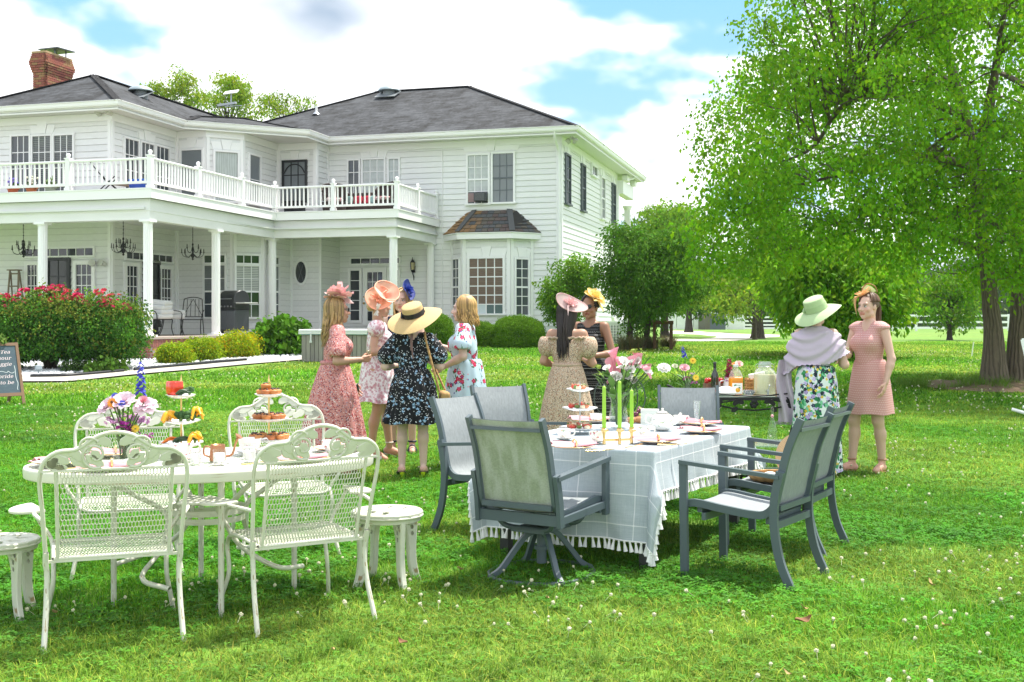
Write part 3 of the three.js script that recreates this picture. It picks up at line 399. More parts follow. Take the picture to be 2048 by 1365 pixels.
{
 const r=rng(5),S=0.62;
 const patch=(n,h0,h1,w,clover)=>{const L=[];for(let i=0;i<n;i++){const t=r(),c=t<0.12?[2.0,1.35,1.6]:t<0.55?[0.66,0.86,0.65]:[1.1,1.08,0.9],k=0.55 + r()*0.8,h=lerp(h0,h1,Math.pow(r(),1.6));L.push({x:(r()+ r()*0.3 - 0.65)*S*1.15,z:(r()+ r()*0.3 - 0.65)*S*1.15,h,w:w*(0.6 + r()*0.7),a:r()*TAU,l:h*(0.25 + r()*1.0),c:c.map((q)=>q*k)});}
 const gs=[bladeGeo(L)];const P=[],C=[],I=[];
 for(let i=0;i<clover;i++){const cx=(r()- 0.5)*S*1.1,cz=(r()- 0.5)*S*1.1,y=0.02 + r()*0.035,s=0.008 + r()*0.007,k=0.55 + r()*0.5,a0=r()*TAU,tx=(r()- 0.5)*0.7,tz=(r()- 0.5)*0.7;for(let q=0;q<3;q++){const a=a0 + q*TAU / 3,b=P.length / 3,pt=(rad,da)=>{const x=Math.cos(a + da)*rad,z=Math.sin(a + da)*rad;P.push(cx + x,y + x*tx + z*tz,cz + z);C.push(0.62*k,1.05*k,0.6*k);};pt(0,0);pt(s*1.25,-0.55);pt(s*1.6,0);pt(s*1.25,0.55);I.push(b,b + 2,b + 1,b,b + 3,b + 2);}}
 if(clover){const g=new THREE.BufferGeometry();g.setAttribute('position',new THREE.Float32BufferAttribute(P,3));g.setAttribute('color',new THREE.Float32BufferAttribute(C,3));g.setIndex(I);g.computeVertexNormals();gs.push(g);}
 return join(gs);};
 const near=[patch(2300,0.022,0.07,0.0042,300),patch(2000,0.022,0.06,0.0042,520),patch(2500,0.025,0.085,0.0045,120)],midp=[patch(1100,0.025,0.075,0.007,240),patch(1200,0.025,0.085,0.007,120)],farp=[patch(330,0.03,0.085,0.018,0),patch(330,0.03,0.09,0.018,0)];
 const gm=leafM([0.176,0.338,0.028],0.42);
 const sets=new Map(),put=(g,m,c)=>{if(!sets.has(g))sets.set(g,[[],[]]);const s=sets.get(g);s[0].push(m);s[1].push(c);};
 const blocked=(x,Z)=>{const py=HY +(EYE - gh(x,-Z))*F / Z,px=CX + x / Z*F;return Z>18&&px<640&&py<lerp(768,722,clamp((px - 100)/ 500,0,1))+ 3;};
 for(let Z=4.1;Z<40;){const sp=Z<11?0.5:Z<20?0.55:0.7,half=Z*0.46 + 0.8;for(let x=-half;x<half;x +=sp){const xx=x +(r()- 0.5)*0.3,zz=Z +(r()- 0.5)*0.3;if(blocked(xx,zz))continue;const set=Z<9.5?near:Z<17?midp:farp,d=dry(xx,zz),l=lush(xx,zz);const k=(0.62 + 0.75*l)*(0.92 + r()*0.16);const c=new THREE.Color().setRGB(k*lerp(0.78,1.5,d),k*lerp(0.98,1.16,d),k*lerp(0.8,1.9,d));const pick=set===near?(d>0.5?2:Math.floor(r()*3)):Math.floor(r()*set.length);put(set[pick],MT([xx,gh(xx,-zz)- 0.004,-zz],[0,r()*TAU,0],[sp / 0.5,(0.75 + l*0.6)*(1 - 0.25*d),sp / 0.5]),c);}Z +=sp;}
 for(const[g,[ms,cs]]of sets)inst('grass',g,gm,ms,null,cs);
 // taller tufts
 const tuft=bladeGeo(Array.from({length:46},()=>({x:(r()- 0.5)*0.1,z:(r()- 0.5)*0.1,h:0.07 + r()*0.09,w:0.005,a:r()*TAU,l:0.05 + r()*0.12,c:[0.55 + r()*0.3,0.8,0.8]}))),tm=[];
 const spots=[[420,1290],[700,1290],[1190,1160],[1230,1330],[20,1330],[980,1345],[1700,1000],[1900,1200],[640,1320],[1480,1290]];for(const[px,py]of spots){const[x,Z]=groundAt(px,py);for(let k=0;k<2;k++){const a=x +(r()- 0.5)*0.16,b=-Z +(r()- 0.5)*0.16;tm.push(MT([a,gh(a,b),b],[0,r()*6,0],0.4 + r()*0.4));}}for(let i=0;i<90;i++){const Z=4.6 + r()*9,x=(r()- 0.5)*Z*0.9;tm.push(MT([x,gh(x,-Z),-Z],[0,r()*6,0],0.3 + r()*0.3));}
 for(let i=0;i<60;i++){const a=r()*TAU,q=0.6 + r()*0.7,p=onGround(1990,20.0),x=p[0]- 0.5 + Math.cos(a)*q*0.9,z=p[2]+ Math.sin(a)*q;tm.push(MT([x,gh(x,z),z],[0,r()*6,0],0.9 + r()));}
 for(let i=0;i<24;i++){const[x,Z]=groundAt(1925 + r()*90,772 + r()*8);tm.push(MT([x,gh(x,-Z),-Z],[0,r()*6,0],1.3 + r()));}
 inst('grass_tufts',tuft,leafM([0.2,0.33,0.04],0.4),tm);
 // clover heads
 const head=(()=>{const gs=[new THREE.IcosahedronGeometry(0.0085,1)];for(let i=0;i<22;i++){const u=r()*2 - 1,a=r()*TAU,q=Math.sqrt(1 - u*u);gs.push(mv(new THREE.IcosahedronGeometry(0.0034,0),[q*Math.cos(a)*0.0085,u*0.0075,q*Math.sin(a)*0.0085],[0,0,0],[1,1.3,1]));}return join([...gs,cyl(0.001,0.001,0.05,0,-0.03,0,3)]);})();
 const cm=[],cc=[];const add=(n,z0,z1,s)=>{for(let i=0;i<n;i++){const Z=Math.sqrt(lerp(z0*z0,z1*z1,r())),x=(r()- 0.5)*Z*0.94;if(blocked(x,Z)||fbm(x*0.8,Z*0.8,4,2)<0.42 + r()*0.16)continue;cm.push(MT([x,gh(x,-Z)+ 0.045 + r()*0.025,-Z],[r(),r()*6,r()],s*(0.7 + r()*0.6)));const k=0.8 + r()*0.25;cc.push(new THREE.Color().setRGB(k,k*0.98,k*0.88));}};
 add(620,4.2,9,0.8);add(1000,9,17,0.85);add(3200,15,30,1.05);inst('clover_flowers',head,mat([0.66,0.66,0.5],0.8),cm,null,cc);
 // fallen leaves
 const leaf=surf((u,v)=>{const w=Math.sin(PI*u)*0.022,x=(u - 0.5)*0.085;return[x,0.012 + 0.012*Math.cos(u*5)+ Math.abs(v - 0.5)*0.02,(v - 0.5)*2*w];},8,4),lm=mat([0.22,0.11,0.05],0.8),lm2=mat([0.42,0.30,0.13],0.8);let first=true;
 [[1608,1265,'dry brown leaf on the grass at lower right of the lawn'],[805,1308,'dark dry leaf on the grass below the right white chair']].forEach(([px,py,l],i)=>{const[x,Z]=groundAt(px,py);const m=obj('fallen_leaf',leaf,lm,null);m.position.set(x,gh(x,-Z)+ 0.045,-Z);m.rotation.set(0.2,i*2 + 0.4,0.15);m.scale.setScalar(i?0.7:1.1);tag(m,l,'leaf');});
 const lms=[];for(let i=0;i<16;i++){const Z=4.6 + r()*6,x=(r()- 0.5)*Z*0.9;lms.push(MT([x,gh(x,-Z)+ 0.04,-Z],[r()- 0.5,r()*6,r()- 0.5],0.35 + r()*0.4));}inst('leaf_litter',leaf,lm2,lms);
}
// path, gravel bed, drive
function strip(name,up,lo,lift,m,kind='structure',nu=40){const P=(L,t)=>{const x=t*(L.length - 1),i=Math.min(L.length - 2,Math.floor(x)),f=x - i,[a,b]=[groundAt(...L[i]),groundAt(...L[i + 1])];return[lerp(a[0],b[0],f),lerp(a[1],b[1],f)];};const g=surf((u,v)=>{const a=P(lo,u),b=P(up,u),x=lerp(a[0],b[0],v),Z=lerp(a[1],b[1],v);return[x,gh(x,-Z)+ lift,-Z,x / 2,Z / 2];},nu,10);return obj(name,g,m,null,{kind});}
const pathLo=[[-60,768],[43,766],[138,765.5],[246,754],[369,743],[492,731],[640,719]],pathUp=[[-60,757],[61,756.5],[132,755],[246,746],[369,735],[492,724],[640,713]];
strip('path',pathUp,pathLo,0.03,M.concrete);
strip('gravel_bed',[[-60,716],[61,716],[132,716],[246,716],[369,716],[492,711],[640,703]],pathUp.map(([x,y])=>[x,y - 0.5]),0.02,mat([0.60,0.61,0.62],0.9,{map:grime}));
{const r=rng(77),ms=[[],[]],st=new THREE.IcosahedronGeometry(0.035,0);for(let i=0;i<5200;i++){const px=-40 + r()*680,t=px / 600,lo=lerp(757,714,clamp((px - 60)/ 540,0,1)),[x,Z]=groundAt(px,lerp(lo - 36,lo - 1,Math.sqrt(r())));ms[r()<0.78?0:1].push(MT([x,gh(x,-Z)+ 0.03,-Z],[r()*6,r()*6,0],[0.7 + r()*0.9,0.5 + r()*0.5,0.7 + r()*0.6]));}inst('gravel',st,mat([0.78,0.79,0.80],0.8),ms[0]);inst('gravel',st,mat([0.36,0.38,0.40],0.8),ms[1]);
 const e=[[60,757.5],[132,756],[190,751.5],[246,746.5]].map(([a,b])=>{const[x,Z]=groundAt(a,b);return V(x,gh(x,-Z)+ 0.05,-Z);}),e2=[[268,744],[369,734.5],[440,727.5],[492,723.5]].map(([a,b])=>{const[x,Z]=groundAt(a,b);return V(x,gh(x,-Z)+ 0.05,-Z);});
 tag(obj('bed_edging',tube(e,0.035,20,5),M.dark),'black edging strip curving along the white gravel bed before the rose bushes','garden edging');tag(obj('bed_edging',tube(e2,0.035,20,5),M.dark),'black edging strip between the path and the yellow green shrubs','garden edging');}
strip('drive',[[1330,662],[1400,663.5],[1470,668.5],[1560,671]],[[1330,683],[1400,684],[1470,682.5],[1562,674]],0.02,mat([0.62,0.57,0.50],0.9,{map:grime}));strip('lawn_island',[[1345,669],[1400,670.5],[1432,674]],[[1345,679],[1400,679.5],[1434,676]],0.03,lawnMat);
strip('drive',[[1320,652],[1380,652.6],[1460,653]],[[1320,655.5],[1380,656],[1462,654]],0.02,mat([0.22,0.19,0.17],0.9));
// ---------------------------------------------------------------- trees and shrubs
function leafSpray(n,R,L,W,seed,o={}){
 const r=rng(seed),P=[],C=[],I=[];
 for(let i=0;i<n;i++){
 const t=r(),d=V(r()- 0.5,(r()- 0.5)*(o.flat??0.7),r()- 0.5).normalize(),p=d.clone().multiplyScalar(R*Math.cbrt(0.08 + 0.92*t));
 const ax=V(r()- 0.5,-0.15 - r()*(o.droop??0.8),r()- 0.5).normalize().addScaledVector(d,0.5).normalize();let s=V(r()- 0.5,(r()- 0.5)*0.7,r()- 0.5).cross(ax).normalize();const nn=ax.clone().cross(s);
 const l=L*(0.65 + r()*0.6),w=W*(0.65 + r()*0.6),b=P.length / 3,k=(o.k0??0.7)+ r()*(o.k1??0.55),c=[k*(0.85 + r()*0.4),k,k*0.9];const V3=(q)=>{P.push(q.x,q.y,q.z);C.push(...c);};
 V3(p);V3(p.clone().addScaledVector(ax,l*0.4).addScaledVector(s,w / 2).addScaledVector(nn,w*0.18));V3(p.clone().addScaledVector(ax,l));V3(p.clone().addScaledVector(ax,l*0.4).addScaledVector(s,-w / 2).addScaledVector(nn,w*0.18));I.push(b,b + 1,b + 2,b,b + 2,b + 3);
 }
 const g=new THREE.BufferGeometry();g.setAttribute('position',new THREE.Float32BufferAttribute(P,3));g.setAttribute('color',new THREE.Float32BufferAttribute(C,3));g.setAttribute('uv',new THREE.BufferAttribute(new Float32Array(P.length / 3*2),2));g.setIndex(I);g.computeVertexNormals();return g;
}
const barkTex=dataTex(256,512,(u,v)=>{const w=tileNoise(u,v,6,4,1),f=Math.abs(Math.sin((u*9 + w*1.6)*PI)),n=tileNoise(u,v,32,3,4);const k=0.35 + 0.5*Math.pow(f,0.6)*(0.6 + 0.6*n);return[k,k*0.95,k*0.88];});
const bark=mat([0.20,0.165,0.13],0.95,{map:barkTex,bumpMap:barkTex,bumpScale:0.05}),barkD=mat([0.10,0.082,0.065],0.95,{map:barkTex,bumpMap:barkTex,bumpScale:0.03});
function trunkTube(pts,r0,r1,n=24,m=12,flare=0){const g=tube(pts,(t)=>lerp(r0,r1,Math.pow(t,0.8))*(1 + flare*Math.exp(-t*14)),n,m);const u=g.attributes.uv,p=g.attributes.position;for(let i=0;i<u.count;i++){u.setXY(i,u.getY(i)*2,u.getX(i)*4);}if(m>8){for(let i=0;i<p.count;i++){const q=(fbm(p.getX(i)*6,p.getY(i)*2.2,p.getZ(i)*6,3)- 0.5)*r0*0.35;const nx=g.attributes.normal.getX(i),nz=g.attributes.normal.getZ(i);p.setX(i,p.getX(i)+ nx*q);p.setZ(i,p.getZ(i)+ nz*q);}g.computeVertexNormals();}return g;}
// blobs: [{c: Vector3, r}] leaf clumps; limbs grow from the trunk tops towards them
function makeTree(name,label,category,base,trunks,blobs,o){
 const r=rng(o.seed),t=thing(name,label,category,base,0,o.group),B=V(...base),loc=(v)=>v.clone().sub(B);
 for(const k of trunks)obj('trunk',trunkTube(k.p.map((q)=>loc(q)),k.r0,k.r1,30,14,k.flare??0.4),o.bark||bark,t);
 const src=[];for(const k of trunks){const c=new THREE.CatmullRomCurve3(k.p.map(loc),false,'centripetal');for(let i=3;i<=10;i++)src.push({p:c.getPoint(i / 10),r:lerp(k.r0,k.r1,i / 10)});}
 const limbs=[];if(o.limbs !==false)for(const b of blobs){const c=loc(b.c);let best=null,bd=1e9;for(const s of src){const up=c.y - s.p.y,d=s.p.distanceTo(c)+(up<0?0.8 - up:0)+ r()*0.4;if(d<bd){bd=d;best=s;}}const q=best.p,len=q.distanceTo(c),mid1=q.clone().lerp(c,0.45).add(V((r()- 0.5)*0.25*len,0.12*len,(r()- 0.5)*0.25*len));const rr=Math.min(best.r*0.55,(o.limbR??0.05)*(0.5 + len / 4));const e=c.clone().add(V(0,-0.2*b.r,0));limbs.push(tube([q,mid1,e],(x)=>lerp(rr,rr*0.18,x),9,5));if(o.srcGrow){src.push({p:mid1,r:rr*0.7});}for(let i=0;i<3;i++){const d=V(r()- 0.5,r()- 0.4,r()- 0.5).normalize().multiplyScalar(b.r*0.85);limbs.push(tube([mid1.clone().lerp(e,0.7),e.clone().addScaledVector(d,0.5).add(V(0,0.06,0)),c.clone().add(d)],(x)=>lerp(rr*0.35,rr*0.08,x),5,4));}}
 if(limbs.length)obj('limbs',limbs,o.bark||bark,t);
 const ms=[[],[]],cs=[[],[]];for(const b of blobs){const n=Math.round((o.dens??60)*b.r*b.r*(b.d??1));const tone=0.8 + r()*0.4;for(let i=0;i<n;i++){const d=V(r()- 0.5,r()- 0.5,r()- 0.5).normalize(),q=b.r*Math.pow(0.12 + 0.88*r(),0.42)*(0.85 + 0.3*r());const p=loc(b.c).add(d.multiplyScalar(q).multiply(V(1,b.sy??0.75,1)));if(o.floor !==undefined&&p.y<o.floor)continue;const k=i % 2;ms[k].push(MT([p.x,p.y,p.z],[(r()- 0.5)*0.7,r()*TAU,(r()- 0.5)*0.7],0.75 + r()*0.5));const m=tone*(0.82 + r()*0.36),yl=r()<(o.yellow??0.18)?1.35:1;cs[k].push(new THREE.Color().setRGB(m*yl,m*(yl>1?1.12:1),m));}}
 const cr=part('crown',t);o.leaves.forEach((g,k)=>inst('leaves',g,o.leafMat,ms[k],cr,cs[k]));return t;
}
const randBlobs=(c,rx,ry,rz,n,br,seed,o={})=>{const r=rng(seed),L=[];for(let i=0;i<n;i++){const d=V(r()- 0.5,r()- 0.5,r()- 0.5).normalize().multiplyScalar(Math.pow(0.15 + 0.85*r(),0.45));if(o.cut&&d.y<o.cut)d.y=o.cut + r()*0.1;L.push({c:V(c.x + d.x*rx,c.y + d.y*ry,c.z + d.z*rz),r:br*(0.55 + r()*0.8),sy:o.sy});}return L;};
const birchL=[leafSpray(17,0.26,0.078,0.056,1,{droop:1.2}),leafSpray(14,0.30,0.082,0.06,2,{droop:1.4})];
const hollyL=[leafSpray(26,0.24,0.085,0.05,3),leafSpray(22,0.28,0.09,0.05,4)];
const bigL=[leafSpray(20,0.34,0.16,0.075,5),leafSpray(16,0.38,0.15,0.075,6)];
const farL=[leafSpray(16,0.75,0.30,0.24,7),leafSpray(14,0.85,0.32,0.26,8)];
{
 const base=onGround(2012,20),by=base[1]- 0.1;const inPoly=(px,py)=>px>(py<190?1500:py<215?lerp(1500,1420,(py - 190)/ 25):py<300?1405:py<430?1425:py<520?1385:1460)&&py<(px<1470?560:px<1560?530:px<1700?490:px<1850?520:590);
 const r=rng(21),bl=[];for(let i=0;i<520&&bl.length<215;i++){const px=1390 + r()*860,py=-420 + r()*980,Z=16.2 + r()*7.6;const c=at(px,py,Z);const rr=0.42 + r()*0.46,rp=rr / Z*F;if(!inPoly(px - rp*0.8,py + rp*0.55))continue;const hx=(c.x - base[0])/ 7.2,hz=(c.z - base[2])/ 5.2,hy=(c.y - 6.5)/ 7.0;if(hx*hx + hz*hz + hy*hy>1.25)continue;if(Z<20.2&&px>1900&&px<2015&&py>120&&r()<0.8)continue;bl.push({c,r:rr,sy:0.8});}
 for(const[px,py,Z,rr]of[[1425,235,18.5,0.34],[1415,290,18.5,0.34],[1450,330,18.6,0.5],[1412,480,18.2,0.42],[1395,445,18.4,0.3],[1440,540,18,0.45],[1400,520,18,0.36],[1475,420,18,0.55],[1530,500,17.5,0.55],[1600,440,17.6,0.6],[1760,480,18,0.6],[1840,500,18,0.6],[2010,560,21.5,0.6],[1910,540,21.5,0.7],[2040,540,17.5,0.6],[2090,500,18,0.7],[1700,430,18,0.6],[1650,480,17.8,0.5],[1860,420,18.4,0.7],[1780,400,18,0.6],[1525,60,18,0.5],[1535,150,18,0.5]])bl.push({c:at(px,py,Z),r:rr,d:1.2});
 makeTree('birch_tree','large leafy tree with two dark trunks spreading over the lawn at right','tree',base,[
 {p:[V(base[0]- 0.18,by,-20),at(1985,640,20),at(1965,470,20.1),at(1950,330,20.2),at(1925,210,20.3),at(1880,60,20.4),at(1850,-120,20.6)],r0:0.165,r1:0.045,flare:0.9},{p:[V(base[0]+ 0.28,by,-20.15),at(2040,640,20.2),at(2046,470,20.4),at(2062,300,20.6),at(2080,60,20.8),at(2070,-200,21)],r0:0.18,r1:0.05,flare:0.9},
 {p:[at(1953,340,20.2),at(1975,230,19.8),at(2000,90,19.4),at(2020,-80,19)],r0:0.13,r1:0.03,flare:0},{p:[at(1955,335,20.2),at(1880,318,19.6),at(1800,325,19),at(1700,345,18.6),at(1580,375,18.3)],r0:0.085,r1:0.02,flare:0},{p:[at(1930,230,20.3),at(1800,190,19.5),at(1690,210,18.8),at(1620,300,18.4),at(1540,330,18.2)],r0:0.085,r1:0.015,flare:0},{p:[at(1958,420,20.1),at(1880,440,19.2),at(1780,420,18.5),at(1690,450,18)],r0:0.06,r1:0.015,flare:0}],
 bl,{seed:9,leaves:birchL,leafMat:leafM([0.19,0.45,0.014],0.66),dens:84,limbR:0.04,yellow:0.25});
 const soil=surf((u,v)=>{const a=u*TAU,q=v*(1.1 + 0.35*fbm(Math.cos(a)*2,Math.sin(a)*2,1,2)),x=base[0]+ Math.cos(a)*q*1.2,z=base[2]+ Math.sin(a)*q;return[x,gh(x,z)+ 0.03 +(1 - v)*0.10,z,x,z];},40,8);struct('bare_soil',soil,mat([0.16,0.10,0.065],0.95,{map:grime,bumpMap:fineBump,bumpScale:0.03}));
}
const hollyM=leafM([0.09,0.24,0.018],0.45),lightM=leafM([0.20,0.44,0.02],0.6),midM=leafM([0.13,0.30,0.02],0.5),paleM=leafM([0.19,0.33,0.03],0.5);
function pxTree(name,label,px,py,rx,ry,Z,nb,o){const c=at(px,py,Z),RX=rx / F*Z,RY=ry / F*Z,b=o.base?onGround(o.base,Z):onGround(px,Z);if(!o.keepBase)b[1]-=0.05;const bl=randBlobs(c,RX*0.88,RY*0.9,(o.rz??RX)*0.85,Math.round(nb*1.35),(o.br??0.3)*0.85*Math.min(RX,RY),o.seed,{cut:o.cut});const tk=(o.stems||[[0,0]]).map(([dx,lean])=>({p:[V(b[0]+ dx,b[1],b[2]),V(b[0]+ dx + lean*0.4,lerp(b[1],c.y,0.4),b[2]),V(b[0]+ dx*0.6 + lean,lerp(b[1],c.y,0.9),b[2]- 0.1)],r0:o.tr??0.12,r1:(o.tr??0.12)*0.35}));return makeTree(name,label,o.cat||'tree',b,tk,bl,{leaves:o.leaves,leafMat:o.m,dens:o.dens,seed:o.seed,bark:o.bark||barkD,limbR:o.limbR??0.04,yellow:o.yellow,floor:o.floor,group:o.group,limbs:o.limbs});}
pxTree('holly_tree','dark green dense tree on two slim trunks beside the house corner',1300,545,112,122,31,46,{seed:31,leaves:hollyL,m:hollyM,dens:125,base:1268,stems:[[-0.13,0.1],[0.28,0.3]],tr:0.1,br:0.34,yellow:0.1});
pxTree('holly_tree','small bushy evergreen in front of the house corner behind the women',1138,590,56,82,32.6,34,{seed:32,leaves:hollyL,m:leafM([0.13,0.31,0.018],0.5),dens:140,tr:0.05,br:0.42,cut:-0.75});
pxTree('broadleaf_tree','paler rounded tree rising behind the dark tree beside the house',1330,520,110,130,52,40,{seed:33,leaves:bigL,m:leafM([0.17,0.34,0.03],0.55),dens:40,tr:0.2,br:0.36});
pxTree('garden_tree','spreading light green tree with low branches behind the woman in the green hat',1668,580,175,128,28,66,{seed:34,leaves:bigL,m:lightM,dens:88,base:1685,stems:[[-0.2,-0.5],[0.0,0.1],[0.2,0.6],[0.1,0.9]],tr:0.06,br:0.34,yellow:0.3,limbR:0.03});
pxTree('garden_tree','small rounded dark tree before the white fence at far right',1900,605,84,66,45,30,{seed:35,leaves:bigL,m:midM,dens:55,tr:0.12,br:0.36});
pxTree('shade_tree','dark shady tree standing by the small shed far behind',1420,575,80,62,78,26,{seed:36,leaves:farL,m:hollyM,dens:16,base:1378,tr:0.3,br:0.36});
pxTree('shade_tree','tall tree with straight bare lower trunk beyond the gravel drive',1528,500,100,130,49,40,{seed:37,leaves:bigL,m:lightM,dens:46,base:1516,tr:0.28,br:0.3,cut:-0.6});
pxTree('young_tree','low light green bushy tree left of the woman in the green hat',1465,595,62,44,46,16,{seed:38,leaves:bigL,m:paleM,dens:50,base:1510,tr:0.1,br:0.42});
[['light green tree top behind the roof, leftmost of the row',345,205,74,66,39],['light green tree top behind the roof, in the middle of the row',455,205,82,58,40],['wispy light green tree top behind the roof beside the satellite dish',575,215,62,40,41]].forEach(([l,px,py,rx,ry,s],i)=>pxTree('back_tree',l,px,py,rx,ry,60,20 - i*3,{seed:s,leaves:bigL,m:leafM([0.22,0.36,0.02],0.6),dens:52,tr:0.2,br:0.38,yellow:0.35}));
{
 const r=rng(50),ms=[[],[]],cs=[[],[]];for(let i=0;i<150;i++){const px=1290 + r()*900,Z=150 + r()*60,h=(5 + r()*9)*(px>1800?1:0.75),x=(px - CX)/ F*Z;for(let k=0;k<46;k++){const d=V(r()- 0.5,r()- 0.5,r()- 0.5).normalize().multiplyScalar(0.5 + r()*0.5);ms[k % 2].push(MT([x + d.x*3.2,0.75 + h*0.5 + d.y*h*0.55,-Z + d.z*3],[r(),r()*6,r()],1.5 + r()*0.8));const q=0.7 + r()*0.5;cs[k % 2].push(new THREE.Color().setRGB(q,q,q));}}farL.forEach((g,k)=>inst('distant_woods',g,leafM([0.10,0.18,0.05],0.3),ms[k],null,cs[k]));
}
// shrubs
function shrub(name,label,px,py0,py1,w,Z,o){const[x,,]=[(px - CX)/ F*Z],b=onGround(px,Z),H=(py1 - py0)/ F*Z,R=w / 2 / F*Z;const t=thing(name,label,o.cat||'shrub',b,0,o.group),r=rng(o.seed);const stems=[];for(let i=0;i<(o.stems??7);i++){const a=r()*TAU,q=R*0.55*r();stems.push(tube([[Math.cos(a)*0.08,-0.03,Math.sin(a)*0.08],[Math.cos(a)*q*0.6,H*0.3,Math.sin(a)*q*0.6],[Math.cos(a)*q,H*0.65,Math.sin(a)*q]],(u)=>lerp(0.022,0.01,u),6,5));}obj('stems',stems,barkD,t);
 const ms=[[],[]],cs=[[],[]],n=o.n??900;for(let i=0;i<n;i++){const d=V(r()- 0.5,r()- 0.5,r()- 0.5).normalize();const lump=0.82 + 0.32*fbm(d.x*2.2 + o.seed,d.y*2.2,d.z*2.2,2)+(o.rough??0.04)*(r()- 0.3);const q=(o.shell?0.86 + 0.14*r():Math.pow(0.3 + 0.7*r(),0.4))*lump;let y=H*(o.mid??0.5)+ d.y*H*(1 -(o.mid??0.5))*q;if(y<H*(o.low??0.02))y=H*(o.low??0.02)+ r()*0.12;const k=i % 2;ms[k].push(MT([d.x*R*q,y,d.z*R*q],[(r()- 0.5),r()*TAU,(r()- 0.5)],(o.s??1)*(0.75 + r()*0.5)));const m=0.75 + r()*0.5;const c=o.tint?o.tint(r,d,y / H):[1,1,1];cs[k].push(new THREE.Color().setRGB(m*c[0],m*c[1],m*c[2]));}
 o.leaves.forEach((g,k)=>inst('leaves',g,o.m,ms[k],t,cs[k]));return{t,H,R,r};}
const boxL=[leafSpray(44,0.085,0.028,0.018,60,{flat:1}),leafSpray(40,0.09,0.028,0.018,61,{flat:1})],roseL=[leafSpray(22,0.17,0.065,0.045,62),leafSpray(18,0.19,0.06,0.04,63)],hydL=[leafSpray(9,0.17,0.17,0.12,64,{droop:0.5,flat:0.5}),leafSpray(8,0.19,0.16,0.12,65,{droop:0.5,flat:0.5})];
const boxM=leafM([0.13,0.29,0.012],0.4);
shrub('boxwood','large round clipped boxwood below the bay window',1037,649,710,106,31.8,{seed:71,leaves:boxL,m:boxM,n:3000,shell:true,rough:0.09,s:1.05,mid:0.42,stems:4});
shrub('boxwood','middle clipped boxwood partly hidden behind the woman in the white floral dress',962,660,710,60,32,{seed:72,leaves:boxL,m:boxM,n:1600,shell:true,s:1.05,mid:0.42,stems:4});
shrub('boxwood','clipped boxwood showing beside the straw hat against the porch post',872,636,706,66,31.2,{seed:73,leaves:boxL,m:boxM,n:2000,shell:true,s:1.05,mid:0.45,stems:4});
const autumn=(r,d,y)=>(r()<0.28 + 0.25*(y>0.75)?[1.9,1.15,0.7]:r()<0.12?[2.2,0.7,0.8]:[1,1,1]);
[['small yellow green shrub at the porch corner, leftmost of three',349,690,729,55,25.6,81],['yellow green shrub before the brick base, middle one of three',404,679,724,62,26.6,82],['larger yellow green shrub with reddish tips beside the brick steps',473,671,720,80,27.6,83]].forEach(([l,px,a,b,w,Z,s])=>shrub('yellow_shrub',l,px,a,b,w,Z,{seed:s,leaves:roseL,m:leafM([0.28,0.44,0.012],0.5),n:620,tint:(r,d,y)=>(s===83?autumn(r,d,y):r()<0.1?[1.5,0.9,0.8]:[1,1,1]),mid:0.46,rough:0.3,s:0.75}));
shrub('hydrangea','broad leaved hydrangea bush between the brick steps and the hot tub',565,640,716,98,28.6,{seed:84,leaves:hydL,m:leafM([0.09,0.25,0.012],0.4),n:420,mid:0.45,rough:0.2});
